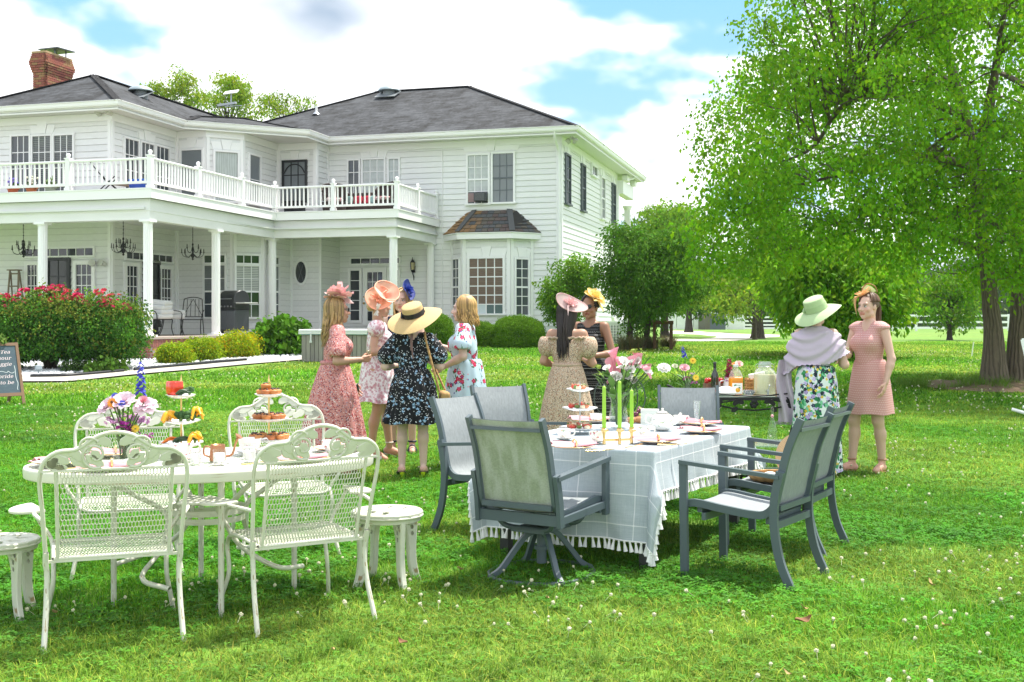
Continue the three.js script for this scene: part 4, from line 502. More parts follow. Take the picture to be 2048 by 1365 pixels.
{
 const fl=(()=>{const gs=[];const r=rng(3);for(let i=0;i<9;i++){const a=i*2.4,q=0.012 + i*0.003;gs.push(surf((u,v)=>{const w=(u - 0.5)*0.05,h=v*0.045,c=Math.cos(a),s=Math.sin(a),rr=q + h*0.5 + 0.01*Math.cos(u*PI);return[c*rr - s*w,h*(0.9 - i*0.06),s*rr + c*w];},3,2));}return join(gs);})();
 const pinks=[[0.62,0.025,0.13],[0.70,0.05,0.10],[0.72,0.16,0.20]].map((c)=>mat(c,0.6));
 const spec=[['rose bush with pink blooms nearest the chalkboard, leftmost of three',-5,585,735,150,23.6,91],['rose bush with pink blooms in the middle of the hedge before the porch',100,572,737,150,23.8,92],['rose bush with pink blooms at the right end of the hedge by the porch column',207,580,737,140,23.9,93]];
 for(const[l,px,a,b,w,Z,s]of spec){const{t,H,R,r}=shrub('rose_bush',l,px,a + 16,b,w,Z,{seed:s,leaves:roseL,m:leafM([0.06,0.19,0.024],0.4),n:1500,mid:0.58,low:0.2,rough:0.6,s:0.95,stems:16,tint:(r,d,y)=>(r()<0.1 + 0.35*(y>0.72)?[3.2,1.35,1.5]:r()<0.15?[2.4,1.9,1.4]:[1,1,1])});
 const ms=[[],[],[]];for(let c=0;c<13;c++){const ang=r()*TAU,q=R*Math.sqrt(r())*0.85,cx=Math.cos(ang)*q,cz=Math.abs(Math.sin(ang))*q*0.8,cy=H*lerp(1.02,0.82,(q / R)**2)+(r()- 0.3)*0.26;for(let i=0;i<5;i++)ms[c % 3].push(MT([cx +(r()- 0.5)*0.3,cy +(r()- 0.5)*0.18,cz +(r()- 0.5)*0.3],[(r()- 0.3)*1.2,r()*6,(r()- 0.5)*1.2],0.75 + r()*0.55));}ms.forEach((m,k)=>inst('blooms',fl,pinks[k],m,t));const tw=[];for(let i=0;i<9;i++){const a=r()*TAU;tw.push(tube([[0,0,0],[Math.cos(a)*R*0.35,H*0.3,Math.sin(a)*R*0.35],[Math.cos(a)*R*0.75,H*0.52,Math.sin(a)*R*0.75]],(u)=>lerp(0.03,0.012,u),8,5));}obj('canes',tw,barkD,t);}
 shrub('hosta','low leafy plant at the foot of the rose bushes on the gravel',208,712,740,62,23.2,{seed:94,leaves:hydL,m:leafM([0.11,0.24,0.03],0.35),n:90,mid:0.4,cat:'plant',s:0.8,stems:3});shrub('hosta','small weedy plant on the gravel left of the low leafy plant',150,716,738,36,23.2,{seed:95,leaves:roseL,m:leafM([0.06,0.13,0.03],0.3),n:50,mid:0.4,cat:'plant',s:0.8,stems:3});
}
{
 const r=rng(99);const clump=(label,px,py,w,h,n,Z)=>{const b=onGround(px,Z),L=[];for(let i=0;i<n;i++){const a=r()*TAU;L.push({x:(r()- 0.5)*w*0.6,z:(r()- 0.5)*w*0.5,h:h*(0.6 + r()*0.5),w:0.014,a,l:h*(0.3 + r()*0.8),c:[0.8 + r()*0.7,0.8 + r()*0.4,0.8 + r()*0.5]});}const m=obj('ornamental_grass',bladeGeo(L),leafM([0.17,0.18,0.08],0.25));m.position.set(...b);tag(m,label,'grass clump');};
 clump('wispy grey green grass clump before the white lattice',1262,700,1.0,0.5,700,30.5);clump('wispy grass clump under the dark tree trunks',1296,697,0.8,0.45,500,31);clump('green grass clump by the wooden post frame',1336,694,0.6,0.4,400,32);
}
// ---------------------------------------------------------------- white wrought iron set
const face=(dx,dz)=>Math.atan2(dx,-dz);
const whiteIron=mat([0.66,0.665,0.565],0.45,{map:dataTex(256,256,(u,v)=>{const n=tileNoise(u,v,8,4,3),s=smoothstep(tileNoise(u,v,16,3,11),0.70,0.78);const k=0.9 + 0.12*n;return[lerp(k,0.5,s),lerp(k,0.36,s),lerp(k*0.98,0.22,s)];})});
function hexMesh(x0,x1,y0,y1,w,h,th,f){
 const P=[],I=[],N=[];const seg=(a,b,c,d)=>{const p=f(a,b),q=f(c,d),t=q.clone().sub(p).normalize(),n=f((a + c)/ 2,(b + d)/ 2 + 1e-3).sub(f((a + c)/ 2,(b + d)/ 2)).cross(f((a + c)/ 2 + 1e-3,(b + d)/ 2).sub(f((a + c)/ 2,(b + d)/ 2))).normalize(),s=t.clone().cross(n).multiplyScalar(th / 2),m=n.clone().multiplyScalar(th*0.35),k=P.length / 3;for(const e of[p,q])for(const[i,j]of[[1,1],[-1,1],[-1,-1],[1,-1]]){const v=e.clone().addScaledVector(s,i).addScaledVector(m,j);P.push(v.x,v.y,v.z);const nn=s.clone().multiplyScalar(i / th*2).addScaledVector(m,j / th*2.8).normalize();N.push(nn.x,nn.y,nn.z);}for(let i=0;i<4;i++){const j=(i + 1)% 4;I.push(k + i,k + j,k + 4 + j,k + i,k + 4 + j,k + 4 + i);}};
 let r=0;for(let y=y0;y<y1;y +=h,r++)for(let x=x0 +(r % 2?w / 2:0);x<=x1 + 1e-6;x +=w){const a=y + h*0.18,b=Math.min(y1,y + h*0.82);seg(x,a,x,b);if(y + h<y1)for(const s of[-1,1]){const X=x + s*w / 2;if(X>=x0 - 1e-6&&X<=x1 + 1e-6)seg(x,b,X,y + h*1.18);}}
 const g=new THREE.BufferGeometry();g.setAttribute('position',new THREE.Float32BufferAttribute(P,3));g.setIndex(I);g.computeVertexNormals();g.setAttribute('uv',new THREE.BufferAttribute(new Float32Array(P.length / 3*2),2));return g;
}
const backZ=(y)=>-0.22 - 0.16*clamp((y - 0.36)/ 0.6,0,1.2);
const castLeaf=(x,y,a,L,W,z0=0)=>{const s=new THREE.Shape();s.moveTo(0,0);s.bezierCurveTo(L*0.15,W*0.9,L*0.45,W*0.35,L*0.55,W*0.62);s.bezierCurveTo(L*0.75,W*0.8,L*0.85,W*0.2,L,0);s.bezierCurveTo(L*0.85,-W*0.3,L*0.75,-W*0.75,L*0.5,-W*0.55);s.bezierCurveTo(L*0.35,-W*0.25,L*0.2,-W*0.7,0,0);return mv(ext(s,0.006,0.003),[x,y,z0],[0,0,a]);};
const curl=(x,y,R,a0,turns,r0,sg=1)=>{const p=[];for(let i=0;i<=22;i++){const t=i / 22,q=R*(1 - 0.72*t),a=a0 + sg*t*turns*TAU;p.push([x + Math.cos(a)*q,y + Math.sin(a)*q,0]);}return tube(p,(t)=>r0*(1 - 0.35*t),26,5);};
function castTop(){
 const g=[];for(const s of[-1,1]){const f=(q)=>(s<0?flipX(q):q),X=[];
 X.push(curl(0.085,0.865,0.062,-2.0,1.25,0.009,1),curl(0.115,0.90,0.05,2.6,0.8,0.008,-1));X.push(castLeaf(0.02,0.91,0.5,0.08,0.036),castLeaf(0.05,0.815,0.6,0.09,0.032),castLeaf(0.11,0.815,0.5,0.09,0.034,0.002),castLeaf(0.235,0.855,-0.6,0.06,0.03),castLeaf(0.075,0.93,-0.55,0.075,0.026),castLeaf(0.06,0.84,0.9,0.06,0.026),castLeaf(0.14,0.84,0.9,0.065,0.028),castLeaf(0.165,0.885,-0.35,0.085,0.03,0.003),castLeaf(0.19,0.835,0.35,0.085,0.032),castLeaf(0.21,0.808,0.42,0.09,0.03),castLeaf(0.2,0.812,0.1,0.08,0.024));
 g.push(...X.map(f));}
 const o=join(g),p=o.attributes.position;for(let i=0;i<p.count;i++)p.setZ(i,p.getZ(i)+ backZ(p.getY(i))- 0.004);o.computeVertexNormals();return o;
}
function makeGardenChair(label){
 const t=thing('garden_chair',label,'garden chair',[0,0,0],0,'white wrought iron chairs round the oval table');
 const hoop=[[-0.285,0.36],[-0.30,0.6],[-0.31,0.78],[-0.292,0.845],[-0.24,0.885],[-0.165,0.893],[-0.125,0.915],[-0.07,0.952],[0,0.966],[0.07,0.952],[0.125,0.915],[0.165,0.893],[0.24,0.885],[0.292,0.845],[0.31,0.78],[0.30,0.6],[0.285,0.36]].map(([x,y])=>[x,y,backZ(y)]);
 obj('back_hoop',tube(hoop,0.0100,70,8),whiteIron,t);
 obj('crossbar',bar([-0.305,0.80,backZ(0.8)],[0.305,0.80,backZ(0.8)],0.022,0.008),whiteIron,t);
 obj('cast_ornament',castTop(),whiteIron,t);
 const sy=(z)=>0.395 + 0.02*clamp((z + 0.2)/ 0.42,0,1)- 0.03*Math.pow(clamp((z - 0.15)/ 0.1,0,1),2);
 obj('back_mesh',hexMesh(-0.232,0.232,0.40,0.795,0.0150,0.0245,0.0037,(x,y)=>V(x,y,backZ(y)+ 0.012 - 0.012*(1 -(x / 0.232)**2))),whiteIron,t,{kind:'stuff'});
 obj('seat_mesh',hexMesh(-0.25,0.25,-0.22,0.235,0.0150,0.0245,0.0037,(x,z)=>V(x,sy(z),z)),whiteIron,t,{kind:'stuff'});
 for(const s of[-1,1]){obj('back_strip',tube([[s*0.238,0.385,backZ(0.38)],[s*0.24,0.6,backZ(0.6)],[s*0.245,0.8,backZ(0.8)]],0.009,8,6),whiteIron,t);
 obj('leg',tube([[s*0.287,0.43,backZ(0.43)- 0.012],[s*0.288,0.375,-0.235],[s*0.283,0.34,-0.228],[s*0.285,0.2,-0.25],[s*0.295,0.0,-0.335]].map((p)=>p),0.0125,24,8),whiteIron,t);
 obj('leg',tube([[s*0.25,0.40,-0.05],[s*0.262,0.39,0.16],[s*0.262,0.34,0.225],[s*0.262,0.2,0.2],[s*0.285,0.08,0.24],[s*0.30,0.0,0.275]],0.0115,26,8),whiteIron,t);
 const a=[[s*0.30,0.575,backZ(0.575)],[s*0.335,0.575,-0.1],[s*0.345,0.57,0.05]];const arm=part('armrest',t);obj('arm_bar',[tube(a,0.010,12,7),tube([[s*0.345,0.57,0.14],[s*0.32,0.5,0.17],[s*0.275,0.43,0.16],[s*0.262,0.385,0.14]],0.010,14,7)],whiteIron,arm);
 const D=new THREE.Shape();D.moveTo(-0.02,-0.125);D.absarc(-0.02,0,0.125,-PI / 2,PI / 2,false);D.lineTo(-0.02,-0.125);for(const[hx,hy,w,h]of[[0.008,-0.07,0.022,0.026],[0.05,-0.045,0.022,0.03],[0.02,0,0.034,0.018],[0.075,0,0.016,0.026],[0.05,0.045,0.022,0.03],[0.008,0.07,0.022,0.026]]){const hp=new THREE.Path();hp.absellipse(hx,hy,w*0.8,h*0.75,0,TAU,true,0.5);D.holes.push(hp);}
 const pg=ext(D,0.008,0.003).rotateX(-PI / 2);if(s<0)pg.rotateY(PI);obj('arm_plate',mv(pg,[s*0.345,0.578,0.08],[0,s*0.25,s*-0.08]),whiteIron,arm);}
 obj('seat_frame',[tube([[-0.255,0.395,-0.225],[0.255,0.395,-0.225]],0.010,2,7,false,false),tube([[-0.255,0.395,-0.225],[-0.258,0.402,0.0],[-0.25,0.40,0.2],[-0.2,0.388,0.24],[0,0.388,0.243],[0.2,0.388,0.24],[0.25,0.40,0.2],[0.258,0.402,0.0],[0.255,0.395,-0.225]],0.0095,40,7),bar([-0.285,0.385,-0.228],[0.285,0.385,-0.228],0.012,0.012)],whiteIron,t);
 return t;
}
const P0=(x,Z)=>[x,gh(x,-Z),-Z];
const gc=makeGardenChair('white iron chair at near left, its back to the viewer beside the left stool');
gc.position.set(...P0(-1.885,5.42));gc.rotation.y=face(-0.36,0.93);
dup(gc,'white iron chair at near right, its back to the viewer beside the right stool',P0(-1.09,5.72),face(-0.52,0.855));
dup(gc,'white iron chair on the far side of the oval table behind the flower bouquet',P0(-2.25,6.74),face(0.30,-0.95));
dup(gc,'white iron chair on the far side of the oval table behind the pastry stand',P0(-1.45,7.32),face(0.34,-0.94));
// oval table with a perforated top
const TB={x:-1.60,Z:6.02,h:0.735};
const oval=thing('oval_table','white oval perforated iron table set with flowers, candles and cake stands','table',P0(TB.x,TB.Z),0.384);
{
 const hole=canvasTex(512,512,(c)=>{c.fillStyle='#fff';c.fillRect(0,0,512,512);c.fillStyle='#000';for(let i=0;i<8;i++)for(let j=0;j<8;j++){c.beginPath();c.ellipse(i*64 +(j % 2?32:0)+ 16,j*64 + 32,19,17,0,0,TAU);c.fill();}},false,3.6,3.6);
 const tm=mat([0.62,0.64,0.59],0.45,{alphaMap:hole,alphaTest:0.5});const el=(a,b,n=64)=>Array.from({length:n},(_,i)=>[Math.cos(i / n*TAU)*a,Math.sin(i / n*TAU)*b]);
 obj('tabletop',new THREE.ShapeGeometry(shapeOf(el(0.862,0.512))).rotateX(-PI / 2).translate(0,TB.h - 0.006,0),tm,oval);
 const e2=el(0.87,0.52,72).map(([x,y])=>V(x,0,y)),rim=surf((u,v)=>{const a=u*TAU,pr=[[-0.03,-0.008],[-0.01,0.002],[0.004,-0.002],[0.008,-0.014],[0.006,-0.05],[0,-0.056],[-0.012,-0.05],[-0.012,-0.02]][Math.round(v*7)];return[Math.cos(a)*(0.88 + pr[0]),TB.h + pr[1],Math.sin(a)*(0.53 + pr[0])];},80,7);obj('rim',rim,whiteIron,oval);
 for(const[x,z]of[[0.02,0.40],[0.02,-0.40],[0.46,0],[-0.46,0]]){const d=Math.hypot(x,z),ux=x / d,uz=z / d;obj('leg',tube([[x,TB.h - 0.03,z],[x,0,z]],(t)=>0.017 - 0.003*t,4,10,false,false),whiteIron,oval);
 obj('scroll_brace',tube([[x*1.25 + uz*0.18,TB.h - 0.03,z*1.2 - ux*0.18],[x*0.8 + uz*0.1,0.58,z*0.8 - ux*0.1],[x*0.45 + uz*0.06,0.46,z*0.45 - ux*0.06],[x*0.5 + uz*0.12,0.32,z*0.5 - ux*0.12],[x*0.75 + uz*0.3,0.2,z*0.75 - ux*0.3],[x*0.5 + uz*0.46,0.17,z*0.5 - ux*0.46]],0.013,30,7),whiteIron,oval);}
 obj('centre_ring',[cyl(0.2,0.2,0.03,0,0.475,0,30,[0,0,0],true),cyl(0.2,0.2,0.03,0,0.435,0,30,[0,0,0],true)],whiteIron,oval);
}
// cast stools
function makeStool(label){
 const t=thing('garden_stool',label,'stool',[0,0,0],0,'white cast iron stools beside the oval table');const S=new THREE.Shape();S.absarc(0,0,0.2,0,TAU);for(let k=0;k<8;k++){const a=k*TAU / 8,p=new THREE.Path();p.absellipse(Math.cos(a)*0.115,Math.sin(a)*0.115,0.056,0.027,0,TAU,true,a +(k % 2)*0.5);S.holes.push(p);}const c=new THREE.Path();c.absarc(0,0,0.02,0,TAU,true);S.holes.push(c);
 obj('seat',mv(ext(S,0.012,0.006),[0,0.408,0],[-PI / 2,0,0]),whiteIron,t);obj('petals',Array.from({length:8},(_,k)=>{const a=(k + 0.5)*TAU / 8;return sph(0.03,Math.cos(a)*0.07,0.424,-Math.sin(a)*0.07,[1,0.22,0.6]);}),whiteIron,t);obj('skirt',[cyl(0.19,0.197,0.035,0,0.388,0,40,[0,0,0],true),torus(0.2,0.008,0,0.40,0,[PI / 2,0,0],40)],whiteIron,t);
 const L=new THREE.Shape();L.moveTo(0.06,0.39);L.lineTo(0.185,0.39);L.bezierCurveTo(0.19,0.3,0.17,0.22,0.18,0.13);L.bezierCurveTo(0.185,0.07,0.2,0.03,0.215,0);L.lineTo(0.18,0);L.bezierCurveTo(0.16,0.03,0.145,0.08,0.14,0.13);L.bezierCurveTo(0.13,0.22,0.14,0.27,0.11,0.33);L.bezierCurveTo(0.1,0.35,0.08,0.37,0.06,0.375);for(const[x,y,w,h]of[[0.118,0.372,0.016,0.009],[0.165,0.36,0.011,0.016],[0.152,0.318,0.011,0.014],[0.155,0.28,0.009,0.013]]){const p=new THREE.Path();p.absellipse(x,y,w,h,0,TAU,true,0.4);L.holes.push(p);}
 const lg=join([mv(ext(L,0.022,0.006),[0,0,-0.011]),sph(0.018,0.135,0.345,0.014,[1,1,0.5]),sph(0.018,0.135,0.345,-0.014,[1,1,0.5])]);for(let k=0;k<4;k++){const m=obj('leg',lg,whiteIron,t);m.rotation.y=k*PI / 2 + 0.6;}return t;
}
const st=makeStool('white cast iron stool between the right white chair and the dark swivel chair');st.position.set(...P0(-0.69,6.35));st.scale.setScalar(0.97);dup(st,'white cast iron stool cut off by the left edge of the picture',P0(-2.52,5.66),0.35).scale.setScalar(0.9);
// ---------------------------------------------------------------- grey sling chairs
const frameGrey=mat([0.085,0.115,0.13],0.42),slingTex=dataTex(256,256,(u,v)=>{const a=0.5 + 0.5*Math.sin(u*128*PI),b=0.5 + 0.5*Math.sin(v*128*PI),n=tileNoise(u,v*0.25,48,2,4);const k=0.72 + 0.16*a*b + 0.22*(n - 0.5);return[k,k*1.01,k*1.01];},2,2),sling=mat([0.34,0.37,0.38],0.8,{map:slingTex});
const slingDirty=mat([0.46,0.50,0.43],0.85,{map:dataTex(512,512,(u,v)=>{const w=tileNoise(u,v,128,2,4),n=tileNoise(u,v*0.22,18,4,6),m=smoothstep(n + 0.10*(0.5 - Math.abs(v - 0.45)),0.30,0.72);const k=0.85 + 0.25*(w - 0.5)- 0.10*m;return[k*lerp(1,0.82,m),k*lerp(1,0.87,m),k*lerp(0.98,0.72,m)];})});
function sweepRect(pts,w,d,n=24,x0=0){
 const c=new THREE.CatmullRomCurve3(pts.map(([y,z])=>V(0,y,z)),false,'centripetal'),R=[];for(let i=0;i<=n;i++){const p=c.getPointAt(i / n),t=c.getTangentAt(i / n),N=V(0,t.z,-t.y);R.push([[-w / 2,d / 2],[w / 2,d / 2],[w / 2,-d / 2],[-w / 2,-d / 2]].map(([a,b])=>[x0 + a,p.y + N.y*b,p.z + N.z*b]));}
 const f=[];for(let i=0;i<n;i++)for(let k=0;k<4;k++){const e=(k + 1)% 4;f.push([R[i][k],R[i + 1][k],R[i + 1][e],R[i][e]]);}f.push(R[0],R[n].slice().reverse());return poly(f);
}
const seatPr=[[0.415,0.275],[0.425,0.23],[0.405,0.05],[0.39,-0.12],[0.395,-0.19],[0.44,-0.245],[0.55,-0.275],[0.75,-0.325],[0.93,-0.40]],slPr=new THREE.CatmullRomCurve3(seatPr.map(([y,z])=>V(0,y,z)),false,'centripetal');
function slingGeo(t0,t1,hw=0.245,dy=0.006){return surf((u,v)=>{const t=lerp(t0,t1,v),p=slPr.getPointAt(t),q=slPr.getTangentAt(t),s=0.012*(1 -(2*u - 1)**2);return[(u - 0.5)*2*hw,p.y - q.z*(dy - s),p.z + q.y*(dy - s),u*0.5,v*0.9];},8,40);}
function slingBody(t,swivel){
 for(const s of[-1,1])obj('side_rail',sweepRect(seatPr,0.026,0.042,40,s*0.262),frameGrey,t);
 obj('seat_sling',slingGeo(0.02,0.47),sling,t);obj('back_sling',slingGeo(0.47,0.985,0.245,swivel?0.0:0.006),swivel?slingDirty:sling,t);
 if(swivel)obj('back_lining',slingGeo(0.47,0.985,0.245,0.009),sling,t);
 for(const[y,z,a,b]of[[0.868,-0.392,0.018,0.018],[0.435,-0.272,0.022,0.03],[0.365,-0.21,0.03,0.045],[0.385,0.2,0.03,0.03]])obj('crossbar',bar([-0.25,y,z],[0.25,y,z],a,b),frameGrey,t);
 obj('arm_bolt',[-1,1].map((s)=>sph(0.012,s*0.285,0.5,-0.262)),M.iron,t);
}
function makeSlingChair(label){
 const t=thing('patio_chair',label,'patio chair',[0,0,0],0,'grey sling chairs round the cloth covered table');slingBody(t,false);
 for(const s of[-1,1]){const x=s*0.292;obj('leg',bar([x,0,0.275],[x,0.645,0.285],0.028,0.045),frameGrey,t);obj('arm',bar([x,0.655,0.307],[x,0.61,-0.29],0.045,0.022,V(0,1,0)).applyMatrix4(new THREE.Matrix4()),frameGrey,t);obj('leg',sweepRect([[0.0,-0.36],[0.15,-0.295],[0.32,-0.262],[0.48,-0.262],[0.64,-0.295]],0.028,0.045,24,x),frameGrey,t);}
 obj('seat_brace',[bar([-0.29,0.355,0.16],[0.29,0.355,0.16],0.024,0.04),bar([-0.29,0.345,-0.262],[0.29,0.345,-0.262],0.024,0.04)],frameGrey,t);return t;
}
const W2=[0.872,-0.49],L2=[0.49,0.872];
const sc=makeSlingChair('grey sling chair at near right of the cloth covered table, nearest the viewer');sc.scale.x=0.9;sc.position.set(...P0(1.36,6.60));sc.rotation.y=face(-0.82,0.57);
dup(sc,'grey sling chair behind the nearest one at right, with a straw basket on its seat',P0(1.74,7.46),face(-0.86,0.51));
dup(sc,'grey sling chair at left of the cloth covered table, behind the swivel chair',P0(-0.10,7.95),face(0.80,-0.60));
dup(sc,'grey sling chair farthest left, pulled away from the table towards the lawn',P0(0.05,9.2),face(0.42,-0.9));
dup(sc,'grey sling chair at the far head of the table, facing the viewer',P0(1.40,9.0),face(-0.1,-0.99));
{
 const t=thing('swivel_chair','grey swivel patio chair with green stained back at the near end of the table','swivel chair',P0(0.17,6.60),face(0.53,0.85));t.scale.x=0.9;slingBody(t,true);
 for(const s of[-1,1]){const x=s*0.295;obj('arm',bar([x,0.655,0.31],[x,0.60,-0.30],0.05,0.024),frameGrey,t);obj('arm_post',bar([x,0.33,0.285],[x,0.643,0.285],0.03,0.05),frameGrey,t);obj('arm_post',sweepRect([[0.33,-0.245],[0.48,-0.262],[0.62,-0.295]],0.028,0.045,10,x),frameGrey,t);obj('stretcher',bar([x,0.365,-0.24],[x,0.39,0.27],0.024,0.04),frameGrey,t);}
 obj('seat_brace',[bar([-0.29,0.365,-0.245],[0.29,0.365,-0.245],0.026,0.06),bar([-0.29,0.37,0.23],[0.29,0.37,0.23],0.026,0.05)],frameGrey,t);
 const b=part('swivel_base',t);obj('cradle',[tube([[-0.2,0.36,-0.2],[-0.17,0.30,-0.16],[0,0.285,-0.14],[0.17,0.30,-0.16],[0.2,0.36,-0.2]],0.016,20,7),tube([[-0.2,0.36,0.2],[-0.17,0.30,0.16],[0,0.285,0.14],[0.17,0.30,0.16],[0.2,0.36,0.2]],0.016,20,7),box(0.24,0.02,0.32,0,0.275,0)],frameGrey,b);obj('column',[cyl(0.03,0.03,0.2,0,0.17,0,14),cyl(0.06,0.05,0.03,0,0.265,0,16),cyl(0.045,0.045,0.02,0,0.16,0,16)],frameGrey,b);
 for(let k=0;k<4;k++){const a=k*PI / 2 + PI / 4 + 0.15;const g=sweepRect([[0.26,0.04],[0.235,0.1],[0.14,0.19],[0.05,0.27],[0.015,0.335]],0.03,0.03,18,0);obj('base_leg',g.rotateY(a),frameGrey,b);}
 obj('base_ring',Array.from({length:4},(_,k)=>{const a=k*PI / 2 + PI / 4 + 0.15,e=a + PI / 2;const p=(q,r)=>[Math.sin(q)*r,0.014,Math.cos(q)*r];return tube([p(a,0.335),p(a + 0.4,0.325),p(a + PI / 4,0.318),p(e - 0.4,0.325),p(e,0.335)],0.014,14,6);}),frameGrey,b);
}
// ---------------------------------------------------------------- cloth covered table
const TC={x:0.772,Z:7.685,h:0.71},TROT=-0.512;
const toTable=(w,l,y=TC.h)=>{const x=TC.x + W2[0]*w - L2[0]*l,Z=TC.Z + W2[1]*w - L2[1]*l;return[x,y,-Z];};
const dt=thing('dining_table','rectangular dark framed table under the pale grey cloth','table',P0(TC.x,TC.Z),TROT);
obj('tabletop',rbox(1.05,0.03,1.74,0.01,0,TC.h - 0.03,0),mat([0.09,0.095,0.1],0.4),dt);for(const sx of[-1,1])for(const sz of[-1,1])obj('leg',bar([sx*0.47,0,sz*0.81],[sx*0.47,TC.h - 0.045,sz*0.81],0.06,0.06),mat([0.05,0.05,0.052],0.5),dt);obj('apron',[box(0.94,0.07,0.03,0,TC.h - 0.08,0.84),box(0.94,0.07,0.03,0,TC.h - 0.08,-0.84),box(0.03,0.07,1.6,0.47,TC.h - 0.08,0),box(0.03,0.07,1.6,-0.47,TC.h - 0.08,0)],frameGrey,dt);
{
 const clothTex=canvasTex(1024,1024,(c)=>{const r=rng(8);c.fillStyle='#c3cdd2';c.fillRect(0,0,1024,1024);for(let i=0;i<5200;i++){const h=r()<0.5,p=r()*1024,q=r()*1024,l=20 + r()*160;c.fillStyle=r()<0.5?'rgba(255,255,255,.20)':'rgba(120,140,150,.16)';if(h)c.fillRect(p,q,l,1.2);else c.fillRect(p,q,1.2,l);}c.fillStyle='rgba(255,255,255,.78)';for(let k=0;k<4;k++){c.fillRect(k*256 + 124,0,9,1024);c.fillRect(0,k*256 + 124,1024,9);}c.fillStyle='#fff';for(let i=0;i<4;i++)for(let j=0;j<4;j++){c.beginPath();c.arc(i*256 + 128,j*256 + 128,9,0,TAU);c.fill();}});
 const cm=mat([0.80,0.81,0.82],0.9,{map:clothTex,bumpMap:clothTex,bumpScale:0.0015,sheen:0.3,sheenRoughness:0.8});
 const hw=0.54,hl=0.885,w0=-0.72,w1=0.80,l0=-1.12,l1=1.44;
 const drape=(w,l)=>{const cw=clamp(w,-hw,hw),cl=clamp(l,-hl,hl),dw=w - cw,dl=l - cl,d=Math.hypot(dw,dl);if(d<1e-6)return[w,TC.h + 0.0015*Math.sin(w*9)*Math.sin(l*7),l];const ux=dw / d,uz=dl / d,corner=Math.abs(dw)>1e-6&&Math.abs(dl)>1e-6;const al=Math.abs(dw)>Math.abs(dl)?l:w,wave=Math.sin(al*9 + 1 + 3*d)*0.026 + Math.sin(al*21 + 2 - 4*d)*0.013 +(fbm(al*5,d*5,3,3)- 0.5)*0.03;const fl=0.012 + 0.07*d + wave*smoothstep(d,0.05,0.4),cf=corner?0.10*Math.min(1,Math.min(Math.abs(dw),Math.abs(dl))*5):0;const r=Math.min(0.02,d),e=Math.max(0,d - 0.02),slope=0.97;return[cw + ux*(r +(fl + cf)*Math.min(1,e*4)*0.9),TC.h -(e*slope +(d<0.02?d*d*18:0.007)),cl + uz*(r +(fl + cf)*Math.min(1,e*4)*0.9)];};
 const t=thing('tablecloth','pale grey checked cloth with white tassels draped over the table','tablecloth',P0(TC.x,TC.Z),TROT);
 obj('cloth',surf((u,v)=>{const w=lerp(w0,w1,u),l=lerp(l1,l0,v),p=drape(w,l);return[p[0],p[1],p[2],w / 0.72,l / 0.72];},130,190),cm,t);
 const tg=join([sph(0.007,0,-0.008,0,1,6,5),cyl(0.012,0.005,0.042,0,-0.033,0,7)]),tm=mat([0.82,0.82,0.80],0.9);const put=(w,l)=>{const p=drape(w,l),m=obj('tassel',tg,tm,t);m.position.set(...p);m.rotation.set((hash3(Math.round(w*99),Math.round(l*99),1)- 0.5)*0.4,0,(hash3(Math.round(w*99),Math.round(l*99),2)- 0.5)*0.4);m.scale.setScalar(1.15);};
 for(let w=w0;w<w1;w +=0.036)put(w,l1);for(let l=l0;l<l1;l +=0.036)put(w1,l);const far=[];for(let l=l0;l<l1;l +=0.05){const p=drape(w0,l);far.push(tg.clone().translate(...p));}obj('tassel_fringe',far,tm,t,{kind:'stuff'});
 obj('hem_braid',[tube(Array.from({length:50},(_,i)=>drape(lerp(w0,w1,i / 49),l1)),0.005,98,5),tube(Array.from({length:70},(_,i)=>drape(w1,lerp(l0,l1,i / 69))),0.005,140,5)],tm,t);
}
